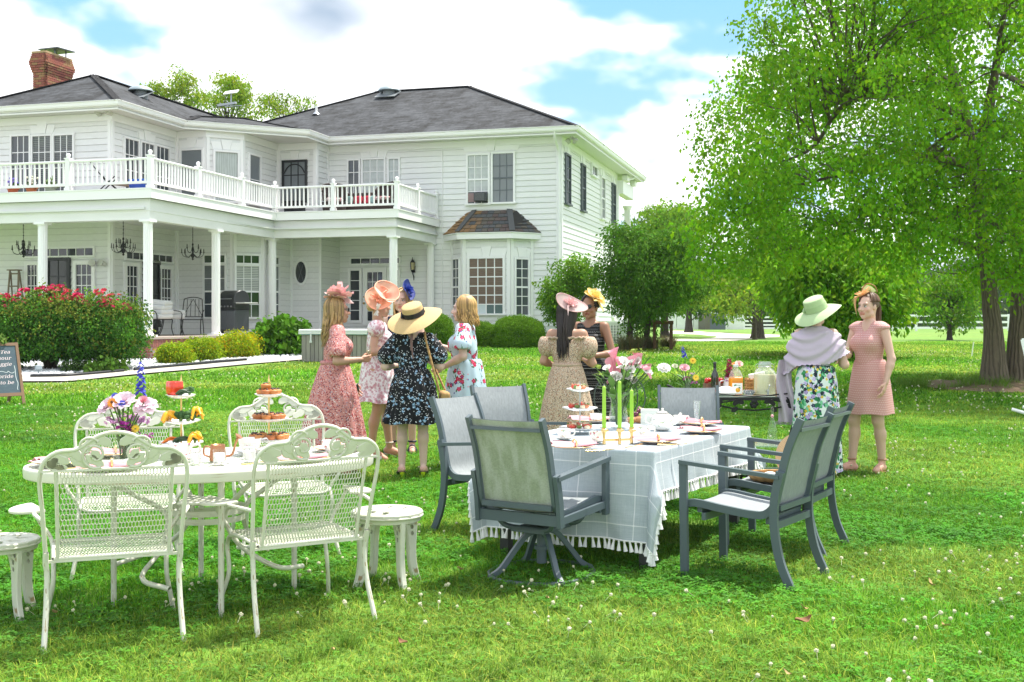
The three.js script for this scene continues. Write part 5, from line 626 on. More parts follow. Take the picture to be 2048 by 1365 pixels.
// ---------------------------------------------------------------- drinks table and the low glass table
const DT={x:2.27,Z:11.2,rot:0.06};const dY=gh(DT.x,-DT.Z)+ 0.735;
const toDrinks=(x,z)=>{const c=Math.cos(DT.rot),s=Math.sin(DT.rot);return[DT.x + c*x + s*z,dY,-DT.Z - s*x + c*z];};
{
 const t=thing('serving_table','black wrought iron serving table with glass top holding drinks and flowers','table',P0(DT.x,DT.Z),DT.rot);const y=0.725,hw=0.62,hd=0.32;
 obj('glass_top',rbox(1.22,0.012,0.62,0.005,0,y + 0.004,0),mat([0.62,0.72,0.68],0.06,{transmission:0.6,thickness:0,clearcoat:1}),t);obj('rim',[bar([-hw,y - 0.012,hd],[hw,y - 0.012,hd],0.02,0.03),bar([-hw,y - 0.012,-hd],[hw,y - 0.012,-hd],0.02,0.03),bar([-hw,y - 0.012,hd],[-hw,y - 0.012,-hd],0.02,0.03),bar([hw,y - 0.012,hd],[hw,y - 0.012,-hd],0.02,0.03)],M.iron,t);
 const sc2=[];for(const s of[-1,1]){sc2.push(curl(s*0.5,y + 0.035,0.035,s>0?0:PI,0.9,0.007,s));sc2.push(tube([[s*0.53,y + 0.06,0],[s*0.3,y + 0.035,0],[0,y + 0.012,0]],0.007,16,5));sc2.push(tube([[s*0.6,y - 0.12,0],[s*0.45,y - 0.06,0],[s*0.2,y - 0.1,0],[0,y - 0.12,0]],0.008,20,5),tube([[s*0.6,y - 0.02,0],[s*0.4,y - 0.05,0],[s*0.15,y - 0.02,0]],0.007,16,5));for(const[x,yy,a]of[[0.1,-0.05,0.4],[0.2,-0.07,2.4],[0.3,-0.04,0.2],[0.38,-0.09,2.8],[0.16,-0.09,-0.6]])sc2.push(castLeaf(s*x,y + yy,s>0?a:PI - a,0.07,0.035));}for(let k=0;k<6;k++)sc2.push(sph(0.02,Math.cos(k)*0.025,y - 0.06 + Math.sin(k*TAU / 6)*0.025,0.004,[1,1,0.4]));obj('scrollwork',mv(join(sc2),[0,0,hd + 0.012]),M.iron,t);
 for(const sx of[-1,1])for(const sz of[-1,1])obj('leg',tube([[sx*hw,y,sz*hd],[sx*0.6,0.5,sz*0.3],[sx*0.52,0.25,sz*0.25],[sx*0.66,0,sz*0.36]],0.015,20,7),M.iron,t);for(const s of[-1,1])obj('end_hoop',tube([[s*hw,y - 0.3,-0.2],[s*(hw + 0.03),y,-0.2],[s*(hw + 0.14),y + 0.10,0],[s*(hw + 0.03),y,0.2],[s*hw,y - 0.3,0.2]],0.012,24,6),M.iron,t);
 const t2=thing('glass_table','low square glass topped table between the dining table and the right chairs','table',P0(1.93,8.55),-0.2);obj('glass_top',rbox(0.5,0.012,0.5,0.005,0,0.55,0),mat([0.75,0.88,0.82],0.04,{transmission:0.9,thickness:0}),t2);obj('shelf',rbox(0.46,0.012,0.46,0.005,0,0.34,0),mat([0.75,0.88,0.82],0.04,{transmission:0.85,thickness:0}),t2);for(const sx of[-1,1])for(const sz of[-1,1])obj('leg',bar([sx*0.22,0,sz*0.22],[sx*0.22,0.545,sz*0.22],0.018,0.018),M.iron,t2);obj('rail',[[-1,0.22],[1,0.22]].map(([s])=>bar([-0.22,0.33,s*0.22],[0.22,0.33,s*0.22],0.014,0.014)),M.iron,t2);
}
// ---------------------------------------------------------------- yard furniture and far structures
{
 const Z=26.6,x=(695 - CX)/ F*Z,t=thing('hot_tub','hot tub with grey slatted sides and a pale folded cover','hot tub',[x,gh(x,-Z),-Z],HROT);const wd=[mat([0.25,0.235,0.21],0.7),mat([0.29,0.27,0.24],0.7),mat([0.22,0.205,0.185],0.7)];const w=1.55,h=0.60;obj('core',box(w - 0.05,h - 0.02,w - 0.05,0,h / 2,0),wd[2],t);for(let s=0;s<4;s++)for(let i=0;i<15;i++){const p=obj('slat',box(w / 15 - 0.012,h,0.03,-w / 2 +(i + 0.5)*w / 15,h / 2,w / 2),wd[(i*7 + s)% 3],t);p.rotation.y=s*PI / 2;}obj('shell_rim',rbox(w + 0.06,0.05,w + 0.06,0.02,0,h + 0.03,0),mat([0.13,0.33,0.55],0.3),t);obj('cover',[rbox(w + 0.14,0.07,w + 0.14,0.03,0,h + 0.095,0),box(w + 0.12,0.05,0.012,0,h + 0.045,w / 2 + 0.065)],mat([0.66,0.68,0.68],0.6),t);for(const sx of[-0.52,0.25])obj('cover_strap',[box(0.035,0.22,0.012,sx,h - 0.06,w / 2 + 0.085),rbox(0.06,0.05,0.02,0.006,sx,h - 0.15,w / 2 + 0.09)],mat([0.6,0.62,0.62],0.5),t);
}
{
 const Z=17,x=(-5 - CX)/ F*Z,t=thing('chalkboard_sign','wooden A frame chalkboard with handwriting, cut off by the left edge','sign',[x,gh(x,-Z),-Z],0.85);const wdm=mat([0.24,0.14,0.085],0.6,{map:grime});
 const tx=canvasTex(512,1024,(c)=>{c.fillStyle='#4b5b66';c.fillRect(0,0,512,1024);const r=rng(2);for(let i=0;i<500;i++){c.fillStyle='rgba(200,215,225,.03)';c.fillRect(r()*512,r()*1024,60*r(),30*r());}c.strokeStyle=c.fillStyle='#e6d3d8';c.font='italic 92px serif';c.textAlign='right';['n Tea','a hour','d Maggie','','the bride','to be'].forEach((s,i)=>c.fillText(s,420,170 + i*125));c.lineWidth=7;c.strokeStyle='#dfe6ea';c.beginPath();c.moveTo(200,560);c.bezierCurveTo(260,480,320,600,350,540);c.bezierCurveTo(360,500,380,620,450,550);c.stroke();c.beginPath();c.moveTo(455,420);c.bezierCurveTo(480,520,440,640,480,760);c.bezierCurveTo(490,830,450,880,470,920);c.stroke();c.beginPath();c.moveTo(40,500);c.bezierCurveTo(90,640,50,760,100,940);c.stroke();});tx.wrapS=tx.wrapT=THREE.ClampToEdgeWrapping;
 for(const[nm,rz]of[['front_panel',-0.27],['rear_panel',0.26]]){const g=part(nm,t);g.position.set(0,0.93,0);g.rotation.x=rz;obj('board',mv(new THREE.BoxGeometry(0.50,0.76,0.012),[0,-0.42,0]),nm==='front_panel'?[mat(0.1,0.8),mat(0.1,0.8),mat(0.1,0.8),mat(0.1,0.8),mat([1,1,1],0.85,{map:tx}),mat([0.08,0.1,0.11],0.8)]:mat([0.08,0.1,0.11],0.8),g);for(const s of[-1,1])obj('leg',box(0.045,0.95,0.025,s*0.27,-0.475,0.002),wdm,g);obj('rail',[box(0.5,0.045,0.024,0,-0.025,0.002),box(0.5,0.05,0.024,0,-0.79,0.002)],wdm,g);}
 const pl=thing('potted_plant','small leafy plant standing on top of the chalkboard','plant',[x - 0.06,gh(x,-Z)+ 0.93,-Z],0.42);const rr=rng(4),pm=leafM([0.14,0.25,0.05],0.35);inst('leaves',hydL[0],pm,Array.from({length:7},()=>MT([(rr()- 0.5)*0.3,0.05 + rr()*0.04,(rr()- 0.5)*0.1],[rr(),rr()*6,0],0.38)),pl);obj('stems',tube([[-0.16,0.0,0],[0,0.04,0.01],[0.16,0.0,0]],0.006,8,5),pm.clone(),pl);pl.children[1].material.vertexColors=false;
}
{const[x,Z]=groundAt(76,753),t=thing('garden_light','small grey spotlight on a stake at the edge of the gravel bed','spotlight',[x,gh(x,-Z),-Z],0.3);const m=mat([0.22,0.27,0.30],0.5);obj('stake',cyl(0.012,0.012,0.12,0,0.06,0),m,t);obj('lamp_head',[rbox(0.13,0.1,0.09,0.02,0,0.16,0,[-0.4,0.3,0])],m,t);}
{
 const fence=(label,p,q,n,h,rails,group)=>{const t=thing('rail_fence',label,'fence',[p[0],0,p[1]],0);const d=V(q[0]- p[0],0,q[1]- p[1]);for(let i=0;i<=n;i++){const c=d.clone().multiplyScalar(i / n),y=gh(p[0]+ c.x,p[1]+ c.z);obj('post',box(0.15,h + 0.1,0.15,c.x,y + h / 2,c.z),M.trim,t);}for(const k of rails)for(let i=0;i<n;i++){const a=d.clone().multiplyScalar(i / n),b=d.clone().multiplyScalar((i + 1)/ n);obj('rail',bar([a.x,0.75 + k*h,a.z],[b.x,0.75 + k*h,b.z],0.05,0.17),M.trim,t);}return t;};
 const fx=(px,Z)=>[(px - CX)/ F*Z,-Z];fence('long white rail fence across the field at right',fx(1555,92),fx(2250,92),15,1.3,[0.95,0.55,0.2]);fence('white rail fence and gate beside the small grey shed',fx(1417,112),fx(1560,112),4,1.25,[0.95,0.65,0.35,0.1]);
 const w=thing('wall_panel','white solid fence panels behind the dark shady tree','fence',[fx(1320,112)[0],0.75,-112]);for(let i=0;i<5;i++)obj('panel',box(1.6,1.7,0.08,i*1.66 + 0.8,0.85,0),M.white,w);
 const s=thing('shed','small grey shed with a sloping pale roof beside the white fence','shed',[fx(1426,110)[0],0.75,-110],0.25);const sm=mat([0.10,0.12,0.14],0.7);obj('wall',box(1.9,1.5,1.6,0,0.75,0),sm,s);obj('end_wall',box(0.5,2.1,1.62,-0.9,1.05,0.01),mat([0.13,0.12,0.09],0.8),s);obj('roof',mv(box(2.3,0.1,1.9),[0.1,1.85,0],[0,0,-0.28]),mat([0.42,0.42,0.42],0.7),s);
}
{const Z=30.6,p=onGround(1326,Z),t=thing('post_frame','rough brown wooden post frame beside the grass clumps','post frame',p,-0.1),m=mat([0.16,0.09,0.05],0.9,{map:barkTex});for(const s of[-1,1])obj('post',cyl(0.05,0.045,0.78,s*0.22,0.38,0,9),m,t);obj('crossbar',cyl(0.05,0.05,0.56,0,0.74,0,9,[0,0,PI / 2]),m,t);}
{const Z=35.5,p=onGround(1224,Z),t=thing('lattice_screen','low white lattice screen at the foot of the side wall','lattice',p,-0.2),L=[];for(let k=0;k<9;k++){L.push(bar([-0.5 + k*0.09,0.08,0],[-0.5 + k*0.09,0.62,0],0.02,0.012));if(k<7)L.push(bar([-0.5,0.1 + k*0.085,0.012],[0.22,0.1 + k*0.085,0.012],0.02,0.012));}obj('lattice',L,M.trim,t);obj('frame',[box(0.78,0.08,0.05,-0.14,0.66,0),box(0.78,0.07,0.05,-0.14,0.04,0),box(0.06,0.6,0.048,-0.5,0.35,0),box(0.06,0.6,0.048,0.24,0.35,0),box(0.42,0.68,0.4,0.5,0.35,-0.1)],mat([0.62,0.64,0.62],0.6),t);obj('unit',box(0.72,0.56,0.5,-0.14,0.34,-0.35),mat([0.3,0.32,0.32],0.6),t);}
{const[x,Z]=groundAt(1944,714),t=tag(obj('stake',bar([0,0,0],[0.05,0.36,0],0.022,0.022),M.trim),'thin white stake leaning in the lawn at far right','stake');t.position.set(x,gh(x,-Z),-Z);}
{
 const Z=15.5,x=(2122 - CX)/ F*Z,t=thing('rocking_chair','white rocking chair just showing at the right edge of the picture','rocking chair',[x,gh(x,-Z),-Z],0.9);for(const s of[-1,1]){obj('rocker',tube([[s*0.27,0.10,-0.55],[s*0.27,0.02,-0.2],[s*0.27,0.02,0.2],[s*0.27,0.09,0.5]],0.025,16,6),M.trim,t);obj('leg',bar([s*0.27,0.03,0.22],[s*0.27,0.62,0.24],0.05,0.04),M.trim,t);obj('leg',bar([s*0.25,0.03,-0.2],[s*0.25,1.05,-0.42],0.05,0.04),M.trim,t);obj('arm',bar([s*0.28,0.64,0.3],[s*0.28,0.62,-0.3],0.1,0.025),M.trim,t);}for(let k=0;k<6;k++)obj('slat',bar([-0.2 + k*0.08,0.42,-0.24],[-0.2 + k*0.08,1.0,-0.40],0.05,0.015),M.trim,t);obj('seat',rbox(0.54,0.04,0.5,0.01,0,0.42,0),M.trim,t);obj('top_rail',bar([-0.27,1.02,-0.41],[0.27,1.02,-0.41],0.03,0.09),M.trim,t);
}
// ---------------------------------------------------------------- porch and balcony things (placed in the plan of the house)
const onPorch=(a,b,y=F1)=>{const p=fromHouse(a,b,y);return[p.x,p.y,p.z];};
function planAt(px,py,y){const d=hdir(px,py),t=(y - hcam.y)/ d.y,p=hcam.clone().addScaledVector(d,t);return[p.x,-p.z];}
function planAtB(px,b){const d=hdir(px,600),t=(-b - hcam.z)/ d.z;return[hcam.x + d.x*t,b];}
function makeChandelier(label){
 const t=thing('chandelier',label,'chandelier',[0,0,0],0,'black candle chandeliers under the porch ceiling');obj('chain',[cyl(0.009,0.009,0.72,0,-0.36,0,6),...Array.from({length:12},(_,i)=>torus(0.018,0.005,0,-0.04 - i*0.055,0,[0,i % 2?PI / 2:0,0],8,4))],M.iron,t);obj('stem',mv(lathe([[0.001,-0.72],[0.02,-0.73],[0.035,-0.78],[0.018,-0.83],[0.03,-0.88],[0.05,-0.95],[0.022,-1.02],[0.03,-1.08],[0.07,-1.16],[0.05,-1.22],[0.02,-1.25],[0.04,-1.29],[0.001,-1.33]].reverse(),12),[0,0,0]),M.iron,t);
 for(const[n,R,y,off]of[[6,0.22,-0.86,0.3],[8,0.37,-1.02,0]])for(let k=0;k<n;k++){const a=off + k*TAU / n,c=Math.cos(a),s=Math.sin(a),p=(r,yy)=>[c*r,yy,s*r];const g=obj('arm',[tube([p(0.03,y - 0.08),p(R*0.45,y - 0.20),p(R*0.85,y - 0.16),p(R,y - 0.05)],0.009,12,5),cyl(0.012,0.038,0.02,c*R,y - 0.045,s*R,10)],M.iron,t);obj('candle',[cyl(0.015,0.015,0.09,c*R,y + 0.01,s*R,8),sph(0.012,c*R,y + 0.075,s*R,[1,1.9,1],8,6)],M.iron,g);}
 return t;
}
{const c0=makeChandelier('black chandelier under the porch between the left edge and the first column'),pos=[[46,-8.45],[248,-8.45],[385,-5.6]];c0.scale.setScalar(0.77);c0.position.set(...onPorch(...planAtB(46,-8.6),4.13));dup(c0,'black chandelier under the porch left of the corner column',onPorch(...planAtB(246,-8.6),4.13),0.5);dup(c0,'black chandelier under the porch between the corner column and the next one',onPorch(...planAtB(385,-6.3),4.13),1.1);}
{
 const[a,b]=planAtB(468,-4.75),t=thing('gas_grill','dark gas grill with silver hood standing on the porch','grill',onPorch(a,b),HROT - 0.35),dk=mat([0.03,0.033,0.036],0.35);const hood=new THREE.Shape();hood.moveTo(-0.28,0);hood.lineTo(0.28,0);hood.bezierCurveTo(0.28,0.2,0.2,0.32,0.02,0.33);hood.bezierCurveTo(-0.2,0.33,-0.28,0.2,-0.28,0);obj('hood',mv(ext(hood,0.62,0.01),[-0.31,0.90,0],[0,PI / 2,0]),dk,t);obj('hood_band',mv(ext(hood,0.05,0.012),[-0.37,0.90,0],[0,PI / 2,0]),mat([0.6,0.6,0.58],0.35,{metalness:0.6}),t);obj('firebox',rbox(0.68,0.2,0.54,0.02,0,0.8,0),dk,t);obj('cabinet',[rbox(0.66,0.6,0.5,0.015,0,0.4,0)],mat([0.07,0.08,0.09],0.4),t);for(const s of[-1,1]){obj('cabinet_door',rbox(0.31,0.52,0.02,0.008,s*0.162,0.4,0.26),mat([0.11,0.125,0.14],0.4),t);obj('side_shelf',rbox(0.36,0.04,0.5,0.012,s*0.53,0.88,0),mat([0.42,0.43,0.42],0.5),t);obj('wheel',cyl(0.06,0.06,0.04,s*0.28,0.06,0.2,12,[0,0,PI / 2]),dk,t);}obj('handle',bar([-0.25,1.0,0.31],[0.25,1.0,0.31],0.02,0.02),M.steel,t);obj('knob',[-0.2,-0.07,0.07,0.2].map((x)=>cyl(0.022,0.022,0.03,x,0.79,0.285,10,[PI / 2,0,0])),M.steel,t);
}
function ironChair(label,px,b,turn,cush){const[a]=planAtB(px,b),t=thing('porch_chair',label,'chair',onPorch(a,b),turn);const T=(p,r=0.013,n=10)=>tube(p,r,n,5);const fr=[];for(const s of[-1,1]){obj('leg',T([[s*0.26,0.42,-0.24],[s*0.27,0.2,-0.28],[s*0.28,0,-0.36]]),M.iron,t);obj('leg',T([[s*0.26,0.42,0.24],[s*0.25,0.2,0.22],[s*0.27,0,0.27]]),M.iron,t);fr.push(T([[s*0.26,0.42,-0.24],[s*0.25,0.7,-0.31],[s*0.23,0.96,-0.40]]));fr.push(T([[s*0.25,0.66,-0.30],[s*0.31,0.66,0.0],[s*0.30,0.6,0.2],[s*0.26,0.42,0.2]]));}fr.push(T([[-0.23,0.96,-0.4],[-0.1,1.0,-0.41],[0.1,1.0,-0.41],[0.23,0.96,-0.4]]),T([[-0.26,0.42,-0.24],[0.26,0.42,-0.24]],0.013,2),T([[-0.26,0.42,0.24],[0.26,0.42,0.24]],0.013,2),T([[-0.25,0.50,-0.25],[0.25,0.5,-0.25]],0.01,2));for(const x of[-0.16,-0.06,0.06,0.16])fr.push(T([[x,0.5,-0.255],[x*0.9,0.96,-0.4]],0.008,2));fr.push(T([[-0.24,0.52,-0.26],[0.0,0.96,-0.4]],0.008,2),T([[0.24,0.52,-0.26],[0.0,0.96,-0.4]],0.008,2));obj('frame',fr,M.iron,t);if(cush)for(let k=0;k<cush;k++)obj('cushion',rbox(0.52 - k*0.02,0.13,0.54,0.05,(k % 2)*0.03,0.50 + k*0.12,0.02,[0.03*k,0.1*k,0.02]),mat([0.60,0.61,0.61],0.9),t);return t;}
ironChair('black iron porch chair heaped with grey cushions beside the corner column',345,-6.9,HROT + 2.2,2);ironChair('empty black iron porch chair with lattice back near the grill',383,-6.4,HROT - 2.5,0);ironChair('black iron porch chair stacked high with grey cushions behind the corner column',316,-7.6,HROT + 1.4,4);
{const[a,b]=planAtB(28,-7.35),t=thing('wooden_ladder','short weathered wooden step ladder against the porch wall at far left','ladder',onPorch(a,b),HROT),m=mat([0.25,0.20,0.15],0.9,{map:grime});for(const s of[-1,1]){obj('rail',bar([s*0.2,0,0.15],[s*0.14,1.75,0],0.05,0.03),m,t);obj('rear_leg',bar([s*0.2,0,-0.25],[s*0.14,1.7,-0.03],0.035,0.025),m,t);}for(let k=0;k<5;k++)obj('step',box(0.38 - k*0.025,0.03,0.1,0,0.3 + k*0.34,0.12 - k*0.03),m,t);obj('top',box(0.34,0.03,0.2,0,1.76,0),m,t);}
// balcony
{const mk=(label,px,b,turn)=>{const[a]=planAtB(px,b),t=thing('wicker_chair',label,'wicker chair',onPorch(a,b,F2 - 0.01),turn),m=mat([0.055,0.04,0.035],0.8,{map:slingTex,bumpMap:slingTex,bumpScale:0.01});obj('backrest',surf((u,v)=>{const an=lerp(-1.9,1.9,u),h=0.42 + v*(0.55 - 0.28*Math.pow(Math.abs(an)/ 1.9,2)),r=0.34 + v*0.03;return[Math.sin(an)*r,h,-Math.cos(an)*r + 0.05];},20,6),m,t);obj('rolled_edge',tube(Array.from({length:21},(_,i)=>{const an=lerp(-1.9,1.9,i / 20),h=0.42 + 0.55 - 0.28*Math.pow(Math.abs(an)/ 1.9,2);return[Math.sin(an)*0.37,h,-Math.cos(an)*0.37 + 0.05];}),0.035,40,7),m,t);obj('seat',cyl(0.33,0.36,0.36,0,0.2,0.03,18),m,t);const pl=canvasTex(128,128,(c)=>{const r=rng(px);c.fillStyle='#d7dfd8';c.fillRect(0,0,128,128);for(let i=0;i<40;i++){c.fillStyle=['#c9304a','#4f8f8a','#33433a','#e2767f'][i % 4];c.beginPath();c.arc(r()*128,r()*128,6 + r()*9,0,TAU);c.fill();}},true,2,2);obj('cushion',rbox(0.5,0.12,0.48,0.05,0,0.44,0.06),mat([0.9,0.9,0.9],0.9,{map:pl}),t);return t;};
 mk('brown wicker chair on the balcony behind the middle railing post',668,-2.3,HROT + 0.5);mk('brown wicker chair on the balcony behind the corner railing post',774,-2.3,HROT - 0.5);
 const[a,b]=planAtB(722,-1.6),t=thing('wicker_settee','dark wicker settee with red flowered cushions on the balcony','settee',onPorch(a,b,F2 - 0.01),HROT),m=mat([0.055,0.04,0.035],0.8);obj('base',rbox(1.15,0.36,0.55,0.05,0,0.2,0),m,t);obj('backrest',rbox(1.15,0.42,0.1,0.04,0,0.55,-0.26),m,t);const red=mat([0.55,0.05,0.08],0.9),teal=mat([0.30,0.45,0.43],0.9);[[-0.38,teal],[-0.08,red],[0.22,red],[0.42,teal]].forEach(([x,mm])=>obj('cushion',rbox(0.27,0.26,0.12,0.05,x,0.50,0.05,[-0.25,0,0.1]),mm,t));
 const q=planAtB(281,-8.6),bt=thing('storage_tub','blue plastic tub on the balcony beside the corner post','tub',onPorch(q[0],q[1],F2 - 0.01),HROT);obj('body',mv(new THREE.CylinderGeometry(0.3,0.25,0.34,4,1),[0,0.17,0],[0,PI / 4,0],[1,1,0.8]),mat([0.02,0.09,0.50],0.4),bt);obj('lid',rbox(0.46,0.04,0.38,0.01,0,0.36,0),mat([0.02,0.12,0.55],0.4),bt);
 const l=planAtB(222,-8.4),lt=thing('lounge_chair','beige folding lounge chair on the balcony between two railing posts','lounge chair',onPorch(l[0],l[1],F2 - 0.01),HROT + 2.1);obj('seat_sling',surf((u,v)=>{const k=[[0.3,0.5],[0.33,0.1],[0.36,-0.1],[0.85,-0.5]],x=v*3,i=Math.min(2,Math.floor(x)),f=x - i;return[(u - 0.5)*0.5,lerp(k[i][0],k[i + 1][0],f),lerp(k[i][1],k[i + 1][1],f)];},4,12),mat([0.55,0.50,0.43],0.9),lt);obj('frame',[-1,1].map((s)=>[bar([s*0.26,0.3,0.5],[s*0.26,0.36,-0.1],0.025,0.025),bar([s*0.26,0.36,-0.1],[s*0.26,0.86,-0.5],0.025,0.025),bar([s*0.26,0,0.35],[s*0.26,0.5,-0.2],0.025,0.025),bar([s*0.26,0,-0.4],[s*0.26,0.5,0.1],0.025,0.025)]),M.iron,lt);
 const pots=[[25,[0.5,0.14,0.06],[0.16,0.12,0.5]],[62,[0.5,0.17,0.07],[0.6,0.6,0.5]],[100,[0.3,0.38,0.33],[0.2,0.3,0.1]]];pots.forEach(([px,c,f],i)=>{const z=planAtB(px,-9.2),t3=thing('flower_pot',['terracotta pot with purple flowers on the balcony at far left','terracotta pot with white flowers on the balcony floor','grey green pot on the balcony by the window'][i],'flower pot',onPorch(z[0],z[1],F2 - 0.01),HROT);obj('pot',mv(lathe([[0.001,0],[0.09,0],[0.13,0.18],[0.15,0.18],[0.15,0.22],[0.12,0.22],[0.11,0.19],[0.001,0.18]],16),[0,0,0]),mat(c,0.8),t3);const r=rng(px),q2=[];for(let k=0;k<16;k++)q2.push(sph(0.03,(r()- 0.5)*0.26,0.3 + r()*0.16,(r()- 0.5)*0.22,1,6,5));obj('flowers',q2,mat(f,0.7),t3);inst('leaves',hydL[0],leafM([0.09,0.17,0.03],0.3),Array.from({length:5},()=>MT([(r()- 0.5)*0.1,0.27,(r()- 0.5)*0.1],[r(),r()*6,0],0.6)),t3);});
}
// ---------------------------------------------------------------- people
function surfaceNets(f,lo,hi,cell){
 const nx=Math.ceil((hi[0]- lo[0])/ cell)+ 1,ny=Math.ceil((hi[1]- lo[1])/ cell)+ 1,nz=Math.ceil((hi[2]- lo[2])/ cell)+ 1,D=new Float32Array(nx*ny*nz),id=new Int32Array(nx*ny*nz).fill(-1),P=[],I=[];
 const at3=(i,j,k)=>(k*ny + j)*nx + i;for(let k=0;k<nz;k++)for(let j=0;j<ny;j++){const z=lo[2]+ k*cell,y=lo[1]+ j*cell;for(let i=0;i<nx;i++)D[at3(i,j,k)]=f(lo[0]+ i*cell,y,z);}
 for(let k=0;k<nz - 1;k++)for(let j=0;j<ny - 1;j++)for(let i=0;i<nx - 1;i++){let m=0;const v=[];for(let c=0;c<8;c++){v[c]=D[at3(i +(c&1),j +((c>>1)&1),k +(c>>2))];if(v[c]<0)m|=1<<c;}if(m===0||m===255)continue;let x=0,y=0,z=0,n=0;for(let c=0;c<8;c++)for(const b of[1,2,4]){if(c&b)continue;const e=c|b;if((v[c]<0)===(v[e]<0))continue;const t=v[c]/(v[c]- v[e]);x +=(c&1)+(b===1?t:0);y +=((c>>1)&1)+(b===2?t:0);z +=(c>>2)+(b===4?t:0);n++;}id[at3(i,j,k)]=P.length / 3;P.push(lo[0]+(i + x / n)*cell,lo[1]+(j + y / n)*cell,lo[2]+(k + z / n)*cell);}
 const Q=(a,b,c,d,fl)=>{if(a<0||b<0||c<0||d<0)return;fl?I.push(a,b,c,a,c,d):I.push(a,c,b,a,d,c);};
 for(let k=1;k<nz - 1;k++)for(let j=1;j<ny - 1;j++)for(let i=1;i<nx - 1;i++){const a=D[at3(i,j,k)]<0;if(a !==D[at3(i + 1,j,k)]<0)Q(id[at3(i,j - 1,k - 1)],id[at3(i,j,k - 1)],id[at3(i,j,k)],id[at3(i,j - 1,k)],a);if(a !==D[at3(i,j + 1,k)]<0)Q(id[at3(i - 1,j,k - 1)],id[at3(i - 1,j,k)],id[at3(i,j,k)],id[at3(i,j,k - 1)],a);if(a !==D[at3(i,j,k + 1)]<0)Q(id[at3(i - 1,j - 1,k)],id[at3(i,j - 1,k)],id[at3(i,j,k)],id[at3(i - 1,j,k)],a);}
 const g=new THREE.BufferGeometry();g.setAttribute('position',new THREE.Float32BufferAttribute(P,3));g.setIndex(I);g.computeVertexNormals();g.setAttribute('uv',new THREE.BufferAttribute(new Float32Array(P.length / 3*2),2));return g;
}
const cap3=(a,b,ra,rb=ra)=>{const[ax,ay,az]=a,dx=b[0]- ax,dy=b[1]- ay,dz=b[2]- az,q=1 / Math.max(1e-9,dx*dx + dy*dy + dz*dz);return(x,y,z)=>{const px=x - ax,py=y - ay,pz=z - az;let t=(px*dx + py*dy + pz*dz)*q;t=t<0?0:t>1?1:t;const ex=px - dx*t,ey=py - dy*t,ez=pz - dz*t;return Math.sqrt(ex*ex + ey*ey + ez*ez)-(ra +(rb - ra)*t);};};
const ell3=(c,r)=>(x,y,z)=>{const px=(x - c[0])/ r[0],py=(y - c[1])/ r[1],pz=(z - c[2])/ r[2],k0=Math.sqrt(px*px + py*py + pz*pz),qx=px / r[0],qy=py / r[1],qz=pz / r[2],k1=Math.sqrt(qx*qx + qy*qy + qz*qz);return k1<1e-6?-Math.min(...r):(k0*(k0 - 1))/ k1;};
const smin=(a,b,k)=>{const h=Math.max(k - Math.abs(a - b),0)/ k;return Math.min(a,b)- h*h*k*0.25;};
const blend=(L,k)=>(x,y,z)=>{let d=L[0](x,y,z);for(let i=1;i<L.length;i++)d=smin(d,L[i](x,y,z),k);return d;};
const paint=(g,f)=>{const p=g.attributes.position,C=new Float32Array(p.count*3);for(let i=0;i<p.count;i++){const c=f(p.getX(i),p.getY(i),p.getZ(i));C[i*3]=c[0];C[i*3 + 1]=c[1];C[i*3 + 2]=c[2];}g.setAttribute('color',new THREE.BufferAttribute(C,3));return g;};
